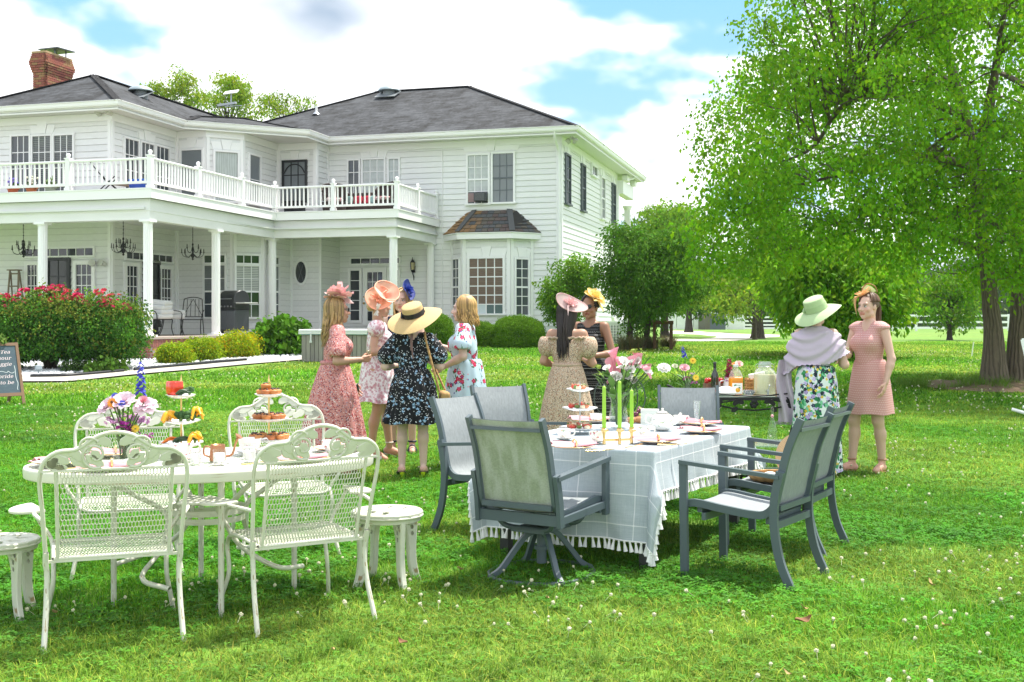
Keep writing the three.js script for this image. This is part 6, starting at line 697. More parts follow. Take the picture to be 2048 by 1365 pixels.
// head: centre between the ears, face to +z
const headGeo=(()=>{
 const base=blend([ell3([0,0.028,-0.016],[0.073,0.09,0.093]),ell3([0,-0.035,0.028],[0.058,0.072,0.062]),cap3([0,-0.098,0.062],[0,-0.092,0.058],0.02),cap3([-0.04,-0.07,0.02],[0.04,-0.07,0.02],0.03),cap3([0,-0.05,-0.03],[0,-0.14,-0.035],0.05,0.048)],0.03);
 const feat=blend([cap3([0,0.008,0.084],[0,-0.03,0.106],0.008,0.0115),cap3([-0.012,-0.034,0.094],[0.012,-0.034,0.094],0.008),cap3([-0.036,0.026,0.072],[0.036,0.026,0.072],0.013),ell3([0.042,-0.03,0.058],[0.024,0.022,0.022]),ell3([-0.042,-0.03,0.058],[0.024,0.022,0.022])],0.012);
 const lip=blend([cap3([-0.021,-0.060,0.078],[0,-0.0575,0.090],0.0055,0.007),cap3([0.021,-0.060,0.078],[0,-0.0575,0.090],0.0055,0.007),cap3([-0.017,-0.069,0.080],[0.017,-0.069,0.080],0.0085)],0.003),ear=blend([ell3([0.073,-0.004,-0.008],[0.011,0.030,0.018]),ell3([-0.073,-0.004,-0.008],[0.011,0.030,0.018])],0.01);
 const eL=ell3([0.031,0.003,0.099],[0.021,0.014,0.022]),eR=ell3([-0.031,0.003,0.099],[0.021,0.014,0.022]);
 const f=(x,y,z)=>{let d=smin(base(x,y,z),feat(x,y,z),0.014);d=smin(d,lip(x,y,z),0.005);d=smin(d,ear(x,y,z),0.006);const s=Math.min(eL(x,y,z),eR(x,y,z));d=-smin(-d,s,0.012);return d;};
 const g=surfaceNets(f,[-0.1,-0.2,-0.13],[0.1,0.135,0.135],0.0038);
 return paint(g,(x,y,z)=>{const lp=smoothstep(-lip(x,y,z),-0.004,0.0),ck=Math.exp(-((Math.abs(x)- 0.045)**2 +(y + 0.032)**2)/ 0.0006)*(z>0.03?1:0),br=Math.exp(-((y - 0.021 - 0.12*(0.03 - Math.abs(Math.abs(x)- 0.03))*1.2)**2)/ 0.000012)*smoothstep(Math.abs(x),0.012,0.018)*(1 - smoothstep(Math.abs(x),0.046,0.052))*(z>0.05?1:0),sock=Math.exp(-((Math.abs(x)- 0.031)**2 / 0.0003 +(y - 0.004)**2 / 0.00009))*(z>0.05?1:0);let c=[1,1,1];c=[lerp(c[0],0.98,ck),lerp(c[1],0.78,ck*0.8),lerp(c[2],0.74,ck*0.8)];c=[lerp(c[0],0.80,lp),lerp(c[1],0.50,lp),lerp(c[2],0.50,lp)];const k=Math.max(br*0.78,sock*0.42);return c.map((q)=>q*(1 - k));});
})();
const eyeGeo=(()=>{const g=new THREE.SphereGeometry(0.0125,14,10);return paint(g,(x,y,z)=>{const a=Math.hypot(x,y);return z>0&&a<0.0028?[0.01,0.01,0.01]:z>0&&a<0.0062?[0.10,0.09,0.07]:y>0.0055?[0.05,0.03,0.03]:[0.5,0.48,0.46];});})();
// hand: wrist at the origin, fingers along +y, palm to +z, thumb to +x
function handGeo(curlA,spread=0.08,thumbIn=0.5){
 const L=[];const fin=[[0.027,0.082,0.95],[0.009,0.088,1.08],[-0.009,0.085,1.0],[-0.026,0.076,0.8]];fin.forEach(([x,y,s],i)=>{L.push(cap3([x*0.55,0.008,0],[x,y,0],0.0135,0.0112));let p=[x,y,0],a=curlA*(0.75 + 0.12*i),sp=(1.2 - i)*spread;[0.042,0.026,0.021].forEach((l,k)=>{const d=[Math.sin(sp)*Math.cos(a),Math.cos(a)*Math.cos(sp),Math.sin(a)],q=[p[0]+ d[0]*l*s,p[1]+ d[1]*l*s,p[2]+ d[2]*l*s];L.push(cap3(p,q,0.0088 - k*0.0009,0.0082 - k*0.0010));p=q;a +=curlA;});});
 const hand=blend(L,0.006);let t=[[0.018,0.022,0.006],[0.045,0.050,0.018],[0.054 - 0.012*thumbIn,0.078,0.024 + 0.02*thumbIn],[0.052 - 0.026*thumbIn,0.10,0.026 + 0.036*thumbIn]];const th=blend([cap3(t[0],t[1],0.0145,0.011),cap3(t[1],t[2],0.0105,0.0092),cap3(t[2],t[3],0.0092,0.0075)],0.005);const f=(x,y,z)=>smin(hand(x,y,z),th(x,y,z),0.007);
 return surfaceNets(f,[-0.06,-0.03,-0.04],[0.08,0.20,0.11],0.0036);
}
const handRelax=handGeo(0.32),handHold=handGeo(0.82,0.03,1);const mirrorX=(g)=>{const q=g.clone().applyMatrix4(new THREE.Matrix4().makeScale(-1,1,1)),ix=q.index.array;for(let i=0;i<ix.length;i +=3){const t=ix[i];ix[i]=ix[i + 1];ix[i + 1]=t;}return q;};
const hairM=(c)=>{const m=mat(c,0.5);m.vertexColors=true;return m;};
const fabric=(c,tex,o={})=>mat(c,0.9,{map:tex,...o});
function person(o){
 const t=thing('person',o.label,'person',P0(...o.at),face(...o.dir)),S=o.H / 1.66;t.scale.setScalar(S);const up=o.heel??0;t.position.y +=0.01;
 const J={sh:(s)=>[s*0.158,1.352,-0.012],el:(s)=>(s>0?o.L:o.R)[0],wr:(s)=>(s>0?o.L:o.R)[1]},feet=o.feet||[[0.09,0.0],[-0.09,0.0]];
 const torso=[ell3([0,0.92,-0.02],[0.168,0.13,0.115]),ell3([0.07,0.885,-0.07],[0.085,0.09,0.075]),ell3([-0.07,0.885,-0.07],[0.085,0.09,0.075]),cap3([0,0.96,-0.005],[0,1.1,0],0.112,0.105),ell3([0,1.2,-0.01],[0.135,0.155,0.095]),ell3([0.062,1.205,0.075],[0.062,0.062,0.055]),ell3([-0.062,1.205,0.075],[0.062,0.062,0.055]),cap3([-0.12,1.345,-0.015],[0.12,1.345,-0.015],0.052,0.052)];
 const fat=o.fat??1;const body=[...torso,cap3([0,1.36,-0.018],[0,1.46,0.0],0.054,0.047)];const legs=[],arms=[];
 for(const[i,s]of[[0,1],[1,-1]]){const[fx,fz]=feet[i],ank=[fx,0.085 + up,fz - 0.01],knee=[lerp(s*0.095,fx,0.55),0.475 + up*0.5,lerp(0,fz,0.5)+ 0.025 +(o.kneeBend?.[i]||0)];legs.push(cap3([s*0.088,0.86,-0.01],knee,0.092,0.052),cap3([knee[0],knee[1],knee[2]- 0.008],[lerp(knee[0],ank[0],0.35),lerp(knee[1],ank[1],0.35),lerp(knee[2],ank[2],0.35)- 0.022],0.05,0.051),cap3([lerp(knee[0],ank[0],0.3),lerp(knee[1],ank[1],0.3),lerp(knee[2],ank[2],0.3)- 0.018],ank,0.05,0.034));const ta=o.toe?.[i]??s*0.2;const to=(d,y,r)=>[ank[0]+ Math.sin(ta)*d,y,ank[2]+ Math.cos(ta)*d];legs.push(cap3(to(-0.03,0.035 + up),to(0.09,0.035 + up*0.35),0.034,0.03),cap3(to(0.05,0.05 + up*0.6),to(0.15,0.024),0.032,0.022),cap3(to(0.13,0.02),to(0.16,0.018),0.03,0.02));}
 for(const s of[1,-1]){const a=J.sh(s),e=J.el(s),w=J.wr(s);arms.push(cap3(a,e,0.046*fat,0.036*fat),cap3(e,[lerp(e[0],w[0],0.3),lerp(e[1],w[1],0.3),lerp(e[2],w[2],0.3)],0.036*fat,0.037*fat),cap3([lerp(e[0],w[0],0.25),lerp(e[1],w[1],0.25),lerp(e[2],w[2],0.25)],w,0.037*fat,0.0235));}
 const bf=blend(body,0.05),lf=blend(legs,0.025),af=blend(arms,0.02),f=(x,y,z)=>smin(smin(bf(x,y,z),y<1.0?lf(x,y,z):1,0.03),y>0.6?af(x,y,z):1,0.03);
 const parts=[paint(surfaceNets(f,[-0.45,-0.02,-0.32],[0.45,1.5,0.45],0.0125),(x,y,z)=>(y<0.1?[1,0.86,0.82]:[1,1,1]))];
 const hd=part('head_pose',t);t.remove(hd);const HM=MT([0,1.545,0.012],[-(o.pitch||0),o.yaw||0,o.roll||0]);parts.push(headGeo.clone().applyMatrix4(HM));
 const hands={};for(const s of[1,-1]){const a=s>0?o.L:o.R,e=V(...a[0]),w=V(...a[1]),y=(a[4]?V(...a[4]):w.clone().sub(e)).normalize(),n=V(...(a[2]||[-s,0,0.2]));const x=y.clone().cross(n).normalize(),z=x.clone().cross(y),m=new THREE.Matrix4().makeBasis(x,y,z).setPosition(w);const g0=a[3]==='hold'?handHold:handRelax,flip=a[5]??(s>0);parts.push(paint((flip?mirrorX(g0):g0.clone()).scale(0.95,0.92,0.95).applyMatrix4(m),()=>[1,0.93,0.91]));hands[s]=m;}
 const sm=mat(o.skin,0.5);sm.vertexColors=true;obj('body',parts,sm,t);
 if(o.eyes !==false)for(const s of[1,-1]){const e=obj('eye',eyeGeo,eyeMat,t);e.applyMatrix4(HM.clone().multiply(MT([s*0.031,0.002,0.0735],[0.0,o.gaze||0,0])));}
 t.userData.tmp=undefined;delete t.userData.tmp;
 return{t,torso:blend(torso,0.05),arms:af,HM,J,hands,S,o};
}
const eyeMat=mat([1,1,1],0.2);eyeMat.vertexColors=true;
const cylUV=(g)=>{const p=g.attributes.position,n=g.attributes.normal,u=g.attributes.uv;for(let i=0;i<p.count;i++){const a=Math.abs(n.getX(i)),b=Math.abs(n.getZ(i));u.setXY(i,b>=a?p.getX(i)*Math.sign(n.getZ(i)||1):0.31 + p.getZ(i),p.getY(i));}return g;};
// close fitting garment: torso surface grown by d, joined with extra pieces, cut by c (positive outside)
function garment(P,name,m,d,extra,cut,cell=0.011){const ex=extra.length?blend(extra,0.03):null;const f=(x,y,z)=>{let q=P.torso(x,y,z)- d;if(ex)q=smin(q,ex(x,y,z),0.025);return Math.max(q,cut(x,y,z));};return obj(name,cylUV(surfaceNets(f,[-0.42,0.7,-0.32],[0.42,1.45,0.34],cell)),m,P.t);}
const neckCut=(r,yTop,front=0,vz=0.1)=>{const n=cap3([0,1.36,-0.03],[0,1.55,-0.01],r),v=front?cap3([0,1.40,0.06],[0,1.40 - front,vz],r*0.85,0.012):null;return(x,y,z)=>Math.max(y - yTop,-n(x,y,z),v?-v(x,y,z):-1);};
// skirt: rings from the waist down; rad(t) -> [rx, rz], amp(t) depth of n folds
function skirt(P,name,m,y0,y1,rad,n,amp,seed,o={}){const nu=160,nv=o.nv??36,ph=seed*1.7;return obj(name,surf((u,v)=>{const a=u*TAU,[rx,rz]=rad(v),k=1 + amp(v)*(Math.sin(a*n + ph + 0.8*Math.sin(a*3 + ph)+ v*0.6)+ 0.5*Math.sin(a*(n*0.61|0)+ 2*ph)),sway=(o.sway||0)*v*v;return[Math.sin(a)*rx*k +(o.dx||0)*v + sway,lerp(y0,y1,v)+(o.hem||0)*v*Math.sin(a*5 + ph),Math.cos(a)*rz*k +(o.cz??-0.02)+(o.dz||0)*v,a*0.2,lerp(y0,y1,v)];},nu,nv),m,P.t);}
function hair(P,o){
 const r=rng(o.seed),gs=[],T=(g,k)=>paint(g,()=>[k*(0.95 + 0.1*r()),k,k*0.95]),R=[0.080,0.099,0.104],C=[0,0.026,-0.018];const sp=(po,az,s=1)=>[C[0]+ Math.sin(po)*Math.sin(az)*R[0]*s,C[1]+ Math.cos(po)*R[1]*s,C[2]- Math.sin(po)*Math.cos(az)*R[2]*s];
 const hl=(az)=>{const a=Math.abs(az);return a<1.75?1.9:lerp(1.9,o.hairline??0.92,smoothstep(a,1.75,2.35));};
 gs.push(T(surf((u,v)=>{const az=(u - 0.5)*TAU,po=v*hl(az),n=1 + 0.025*Math.sin(az*40 + v*3)*v;return sp(po,az,n*(o.cap??1));},120,14),0.85));
 const len=o.len??0.3;for(let i=0;i<(o.n??150);i++){const az=(r()- 0.5)*2*(o.span??2.15),side=Math.abs(az),pts=[],e=1.03 + r()*0.09,dr=(r()- 0.5)*0.3;const pe=o.tail?1.35:1.75;for(let k=0;k<=4;k++){const po=lerp(0.12,Math.min(pe,hl(az)+(side>1.75?0.35:0)),k / 4);pts.push(V(...sp(po,az + dr*k / 4*0.4,e)));}
 const last=pts[4].clone(),ll=len*(0.75 + r()*0.35)*(side>1.7?o.frontLen??0.9:1),ph=r()*TAU,wv=o.wave??0.012,kk=6;for(let k=1;k<=kk;k++){const s=k / kk,wob=Math.sin(ph + s*(o.freq??8))*wv*s;const sq=o.gather?lerp(1,o.gather,smoothstep(s,0,0.5)):1;pts.push(V(last.x*sq*(1 + 0.10*s)+ wob +(o.shiftX||0)*s,last.y - ll*s,last.z*(1 + 0.05*s)- 0.012*s + Math.cos(ph + s*7)*wv*0.7*s +(o.push||0)*Math.min(1,s*2)));}
 const w0=(o.w??0.0085)*(0.7 + r()*0.7);gs.push(T(tube(pts,(q)=>w0*(0.6 + 0.5*Math.sin(PI*Math.min(1,q*1.3 + 0.1)))*(q>0.85?1 -(q - 0.85)*5.5:1),20,4),0.45 + r()*1.0));}
 (o.extra||[]).forEach((g)=>gs.push(T(g,0.9)));const m=obj('hair',gs,hairM(o.c),P.t);m.applyMatrix4(P.HM.clone());return m;
}
function shoes(P,m,o={}){const up=P.o.heel??0,feet=P.o.feet||[[0.09,0],[-0.09,0]];feet.forEach(([fx,fz],i)=>{const ta=P.o.toe?.[i]??(i?-0.2:0.2),g=[];const pr=(d,y)=>[Math.sin(ta)*d,y,Math.cos(ta)*d - 0.01];g.push(surf((u,v)=>{const w=(0.034 + 0.012*Math.sin(v*PI))*(1 - 0.5*smoothstep(v,0.85,1)),d=lerp(-0.055,0.19,v),y=0.006 + up*(1 - smoothstep(v,0.2,0.75)),x=(u - 0.5)*2*w;return[Math.sin(ta)*d + Math.cos(ta)*x,y,Math.cos(ta)*d - Math.sin(ta)*x - 0.01];},6,16));const strap=(d,y,w,h)=>tube([-1,-0.7,0,0.7,1].map((q)=>{const b=pr(d,y + h*(1 - q*q));return[b[0]+ Math.cos(ta)*w*q,b[1],b[2]- Math.sin(ta)*w*q];}),o.sw??0.009,10,5);g.push(strap(0.115,0.01 + up*0.2,0.042,0.045));if(o.ankle !==false)g.push(torus(0.038,o.sw?o.sw*0.7:0.006,0,0.115 + up,-0.012,[PI / 2,0,0],18,5));if(o.cross)g.push(strap(0.07,0.02 + up*0.6,0.04,0.06));if(up>0.01){const h=obj('heel',cyl(0.017,0.026,up + 0.006,fx + Math.sin(ta)*-0.035,(up + 0.006)/ 2,fz + Math.cos(ta)*-0.035 - 0.01,10),o.heelM||m,P.t);}const q=obj('sandal',g,m,P.t);q.position.set(fx,0,fz);});}
const print=(bg,n,draw,seed,size=512,rep=3)=>{const t=canvasTex(size,size,(c)=>{const r=rng(seed);c.fillStyle=bg;c.fillRect(0,0,size,size);for(let i=0;i<n;i++){const x=r()*size,y=r()*size;for(const[dx,dy]of[[0,0],[size,0],[-size,0],[0,size],[0,-size]]){if(x + dx<-60||x + dx>size + 60||y + dy<-60||y + dy>size + 60)continue;c.save();c.translate(x + dx,y + dy);draw(c,rng(seed*977 + i),i);c.restore();}}},true,rep,rep);return t;};
const dot=(c,col,x,y,a,b=a,ro=0)=>{c.fillStyle=col;c.beginPath();c.ellipse(x,y,a,b,ro,0,TAU);c.fill();};
const flowerDraw=(c,r,cols,s,leaf)=>{if(leaf)for(let k=0;k<2;k++)dot(c,leaf,(r()- 0.5)*s*2.6,(r()- 0.5)*s*2.6,s*0.9,s*0.32,r()*3);const col=cols[Math.floor(r()*cols.length)],n=5,a0=r()*6;for(let k=0;k<n;k++)dot(c,col,Math.cos(a0 + k*TAU / n)*s*0.6,Math.sin(a0 + k*TAU / n)*s*0.6,s*0.5,s*0.4,a0 + k*TAU / n);};
const sheer=(c,tr=0.45)=>mat(c,0.7,{transmission:tr,thickness:0});
// hats and fascinators, in the head's frame
function onHead(P,name,mats,pos,rot,build){const g=part(name,P.t);g.applyMatrix4(P.HM.clone().multiply(MT(pos,rot)));build(g);return g;}
function petals(g,name,n,r0,m,seed,o={}){const r=rng(seed),gs=[];for(let i=0;i<n;i++){const a=i*2.399 + r()*0.5,el=lerp(o.e0??0.2,o.e1??1.35,i / n),L=r0*(0.7 + r()*0.5)*(1 - 0.35*i / n),W=L*(o.w??0.85),tw=r()*6;gs.push(surf((u,v)=>{const w=(u - 0.5)*W*Math.sin(PI*(0.12 + 0.8*v)),h=v*L,bend=Math.sin(v*2.2)*0.3*L + 0.012*Math.sin(u*11 + tw)*v,x=h*Math.cos(el),y=h*Math.sin(el)*0.9 + bend*0.5 + Math.abs(u - 0.5)*0.25*W;return[Math.cos(a)*x - Math.sin(a)*w,y,Math.sin(a)*x + Math.cos(a)*w];},8,8));}obj(name,gs,m,g);}
function sinamay(g,name,rx,rz,m,o={}){obj(name,surf((u,v)=>{const a=u*TAU,q=0.02 + 0.98*v;return[Math.cos(a)*rx*q,(o.cup??0.04)*q*q +(o.ruf??0.012)*Math.sin(a*(o.k??3)+ 1)*q*q,Math.sin(a)*rz*q];},48,10),m,g);obj('rim',tube(Array.from({length:40},(_,i)=>{const a=i / 40*TAU;return[Math.cos(a)*rx,(o.cup??0.04)+(o.ruf??0.012)*Math.sin(a*(o.k??3)+ 1),Math.sin(a)*rz];}),o.rim??0.004,80,5,true),o.rimM||m,g);}
function widebrim(P,m,bandM,R,rc,hc,pos,rot,wav){onHead(P,'sun_hat',null,pos,rot,(g)=>{obj('brim',surf((u,v)=>{const a=u*TAU,q=lerp(rc*0.98,R,v);return[Math.cos(a)*q,-0.012*v - 0.035*v*v + wav*v*v*Math.sin(a*2 + 0.8),Math.sin(a)*q,q*8,a*2];},64,16),m,g);obj('crown',surf((u,v)=>{const a=u*TAU,k=v<0.6?[lerp(rc,rc*0.9,v / 0.6),hc*v / 0.6*0.82]:[rc*0.9*Math.cos((v - 0.6)/ 0.4*PI / 2),hc*(0.82 + 0.18*Math.sin((v - 0.6)/ 0.4*PI / 2))];return[Math.cos(a)*k[0],k[1],Math.sin(a)*k[0],v*1.2,a*2];},48,16),m,g);obj('hat_band',surf((u,v)=>{const a=u*TAU;return[Math.cos(a)*(rc*(1.02 - 0.05*v)+ 0.003*Math.sin(a*9 + v*9)),0.004 + v*hc*0.42,Math.sin(a)*(rc*(1.02 - 0.05*v))];},48,4),bandM,g);obj('band_bow',[sph(0.028,rc*1.02,hc*0.22,0.02,[0.5,0.7,1.4]),sph(0.028,rc*1.02,hc*0.22,-0.03,[0.5,0.7,1.4])],bandM,g);});}
const strawTex=dataTex(256,64,(u,v)=>{const k=0.62 + 0.38*Math.abs(Math.sin(u*16*PI));const n=0.9 + 0.2*(tileNoise(u,v,32,2,5)- 0.5);return[k*n,k*n,k*n];});
function flute(label,P,s,tilt=0,drink=[0.75,0.68,0.5]){const m=new THREE.Matrix4(),t=thing('champagne_flute',label,'glass');P.t.updateMatrixWorld(true);const p=V(0,0.092,0.045).applyMatrix4(P.hands[s]).applyMatrix4(P.t.matrixWorld);t.position.copy(p);t.position.y -=0.09;t.rotation.z=tilt;obj('bowl',lathe([[0.004,0.075],[0.014,0.09],[0.022,0.13],[0.024,0.2],[0.023,0.2],[0.021,0.13],[0.012,0.093]],16),M.clear,t);obj('stem',[cyl(0.004,0.004,0.075,0,0.04,0,8),cyl(0.028,0.012,0.006,0,0.003,0,18)],M.clear,t);obj('drink',lathe([[0.001,0.092],[0.011,0.096],[0.019,0.13],[0.02,0.165],[0.001,0.165]],14),mat(drink,0.1,{transmission:0.5,thickness:0}),t);return t;}
const skinFair=[0.62,0.40,0.31],skinTan=[0.52,0.30,0.205],skinBrown=[0.30,0.155,0.095],skinPale=[0.66,0.455,0.375];
{
 const tx=print('#d08f8a',620,(c,r)=>{const k=r();if(k<0.4)flowerDraw(c,r,['#9b1f33','#b5303f','#7a1c2c'],7,'#5b4a45');else if(k<0.75)flowerDraw(c,r,['#f3e9e8','#d7dbe4','#8a8fa6'],6);else dot(c,'#3b2f3a',0,0,4,2,r()*3);},101),m=fabric([0.95,0.92,0.92],tx);
 const P=person({label:'woman in long pink floral dress with pink flower fascinator, holding a champagne flute',at:[-1.66,10.9],dir:[0.96,0.26],H:1.66,skin:skinTan,L:[[0.21,1.06,0.02],[0.20,0.84,0.16],[-1,0,0.2]],R:[[-0.245,1.07,-0.03],[-0.17,1.085,0.21],[0.85,0.1,-0.1],'hold'],yaw:0.1,pitch:0.02,feet:[[0.09,0.05],[-0.09,-0.05]]});
 garment(P,'bodice',m,0.016,[cap3([0.155,1.345,-0.01],[0.225,1.17,-0.01],0.07,0.082),cap3([-0.155,1.345,-0.01],[-0.235,1.16,-0.025],0.07,0.085)],(x,y,z)=>Math.max(neckCut(0.07,1.41,0.1)(x,y,z),1.035 - y,Math.abs(x)>0.2?1.12 - y:-1));skirt(P,'skirt',m,1.05,0.16,(t)=>[lerp(0.135,0.31,Math.pow(t,0.72)),lerp(0.12,0.34,Math.pow(t,0.72))],13,(t)=>0.012 + 0.045*t,1,{dz:-0.03,hem:0.01});obj('belt',torus(0.128,0.02,0,1.05,-0.015,[PI / 2,0,0],40,8),m,P.t);shoes(P,mat([0.5,0.25,0.2],0.6));
 hair(P,{seed:1,c:[0.36,0.225,0.10],len:0.34,wave:0.034,n:190,span:2.0,w:0.009,freq:12,push:0.0});
 onHead(P,'fascinator',null,[-0.02,0.105,0.0],[0,0,0],(g)=>{const pm=sheer([0.80,0.46,0.46],0.3);petals(g,'petals',32,0.155,pm,5,{e0:-0.1,e1:1.5,w:1.1});obj('ribbon',[surf((u,v)=>[-0.05 - v*0.09,0.05 + v*0.09,(u - 0.5)*0.04 - 0.02,0,0],2,4),surf((u,v)=>[0.02 + v*0.05,0.07 + v*0.1,0.03 +(u - 0.5)*0.05,0,0],2,4)],pm,g);obj('veil',surf((u,v)=>[(u - 0.5)*0.16,0.02 - v*0.06,0.09 + v*0.06 - 0.3*(u - 0.5)**2,0,0],8,6),sheer([0.75,0.5,0.5],0.9),g);});
 onHead(P,'sunglasses',null,[0,0.006,0.094],[0,0,0],(g)=>{for(const s of[1,-1])obj('lens',sph(0.024,s*0.032,0,0,[1,0.85,0.25],14,8),M.dark,g);obj('temple',[bar([-0.056,0.004,0],[-0.08,0.008,-0.1],0.005,0.006),bar([0.056,0.004,0],[0.08,0.008,-0.1],0.005,0.006),bar([-0.014,0,0.004],[0.014,0,0.004],0.005,0.005)],M.dark,g);});
 flute('champagne flute held by the woman in the long pink floral dress',P,-1);const ph=tag(obj('phone',rbox(0.072,0.145,0.009,0.004),M.dark),'dark phone held low by the woman in the long pink dress','phone');P.t.updateMatrixWorld(true);ph.position.copy(V(0,0.09,0.03).applyMatrix4(P.hands[1]).applyMatrix4(P.t.matrixWorld));ph.rotation.set(0.3,1.2,0.2);
}
{
 const tx=print('#f3eef0',240,(c,r)=>{const k=r();c.globalAlpha=0.55;flowerDraw(c,r,['#c98a97','#b87683','#d9a9b2'],9 + r()*12);c.globalAlpha=0.8;for(let i=0;i<5;i++)dot(c,'#a86474',(r()- 0.5)*46,(r()- 0.5)*46,1.6,5,r()*3);},102),m=fabric([0.9,0.9,0.92],tx);
 const P=person({label:'woman in short white and pink dress with large peach disc fascinator',at:[-1.365,11.8],dir:[0.97,0.05],H:1.70,skin:skinTan,L:[[0.22,1.09,0.03],[0.10,1.1,0.25],[-0.3,-0.9,0]],R:[[-0.235,1.08,-0.05],[-0.10,1.12,0.20],[0.9,0,-0.1]],yaw:-0.55*-1,heel:0.05,feet:[[0.08,0.11],[-0.085,-0.06]],toe:[-0.15,-0.35]});
 garment(P,'bodice',m,0.014,[ell3([0.185,1.31,-0.01],[0.082,0.085,0.085]),ell3([-0.19,1.31,-0.015],[0.086,0.09,0.09])],(x,y,z)=>Math.max(neckCut(0.082,1.40,0.09)(x,y,z),1.03 - y));skirt(P,'skirt',m,1.05,0.70,(t)=>[lerp(0.135,0.205,Math.pow(t,0.6)),lerp(0.125,0.19,Math.pow(t,0.6))],9,(t)=>0.01*t,2);skirt(P,'ruffle',m,0.71,0.585,(t)=>[lerp(0.205,0.25,t),lerp(0.19,0.235,t)],15,(t)=>0.01 + 0.05*t,3,{nv:10,hem:0.012});shoes(P,mat([0.72,0.66,0.62],0.5));
 hair(P,{seed:2,c:[0.52,0.38,0.2],len:0.04,n:90,gather:0.4,extra:[sph(0.05,0,-0.01,-0.11,[1.1,1,0.8])]});
 const fw=[];{const r=rng(8);for(let i=0;i<22;i++)fw.push(surf((u,v)=>{const a=i*1.7;return[0.0 + Math.cos(a)*v*0.06,Math.sin(a)*v*0.07,(u - 0.5)*0.012 + v*0.02*Math.sin(i),0,0];},1,5));}
 onHead(P,'fascinator',null,[-0.075,0.06,-0.06],[0.25,-0.55,1.05],(g)=>{const pm=sheer([0.92,0.52,0.38],0.55),rimM=mat([0.88,0.40,0.26],0.6);sinamay(g,'lower_disc',0.132,0.132,pm,{cup:0.03,ruf:0.01,rim:0.006,rimM});const u2=part('upper',g);u2.parent.remove(u2);obj('upper_disc',mv(surf((u,v)=>{const a=u*TAU,q=0.05 + v;return[Math.cos(a)*0.125*q,0.05*q*q + 0.02*Math.sin(a*2),Math.sin(a)*0.125*q];},40,8),[0.05,0.035,0.05],[0.25,0,-0.3]),pm,g);obj('upper_rim',mv(torus(0.13,0.006,0,0.06,0,[PI / 2,0,0],50),[0.05,0.035,0.05],[0.25,0,-0.3]),rimM,g);const q=part('flower',g);q.position.set(0,0.03,0);g.remove(q);petals(g,'petals',12,0.085,sheer([0.93,0.5,0.34],0.35),6,{e0:0.1,e1:0.8,w:0.5});obj('loops',[tube([[0,0.03,0],[0.04,0.07,0.03],[0.09,0.06,0.06],[0.05,0.045,0.04]],0.008,16,5),tube([[0,0.03,0],[0.05,0.05,-0.02],[0.1,0.05,-0.02]],0.007,12,5)],rimM,g);obj('feathers',mv(join(fw),[-0.13,0.02,0.02]),mat([0.8,0.78,0.74],0.8),g);});
}
{
 const m=fabric([0.012,0.02,0.055],null);const P=person({label:'smiling woman in navy dress with blue fascinator and long fair hair, facing the viewer',at:[-1.17,12.3],dir:[-0.1,-0.99],H:1.74,skin:skinFair,L:[[0.22,1.08,0.03],[0.08,1.06,0.22],[-0.4,-0.8,0]],R:[[-0.23,1.10,0.02],[-0.08,1.10,0.22],[0.5,-0.8,0]],yaw:-0.15,feet:[[0.1,0.02],[-0.1,0.04]]});
 garment(P,'bodice',m,0.014,[],(x,y,z)=>Math.max(neckCut(0.1,1.385,0.08)(x,y,z),1.0 - y,Math.abs(x)- 0.15));skirt(P,'skirt',m,1.04,0.46,(t)=>[lerp(0.14,0.19,Math.min(1,t*6))+ 0.01*t,lerp(0.125,0.175,Math.min(1,t*6))],8,(t)=>0.012*t,4);shoes(P,mat([0.012,0.016,0.04],0.5),{cross:true,sw:0.014});
 hair(P,{seed:3,c:[0.46,0.30,0.14],len:0.30,wave:0.014,n:170,span:2.25,hairline:0.85});onHead(P,'fascinator',null,[0.055,0.10,0.02],[0.9,0.5,-0.7],(g)=>{const pm=sheer([0.012,0.035,0.26],0.25);sinamay(g,'disc',0.075,0.125,pm,{cup:0.03,rim:0.004});petals(g,'petals',16,0.09,mat([0.015,0.045,0.33],0.7),7,{e0:0,e1:1.2,w:0.6});});
}
const P4at=[-0.925,10.7];
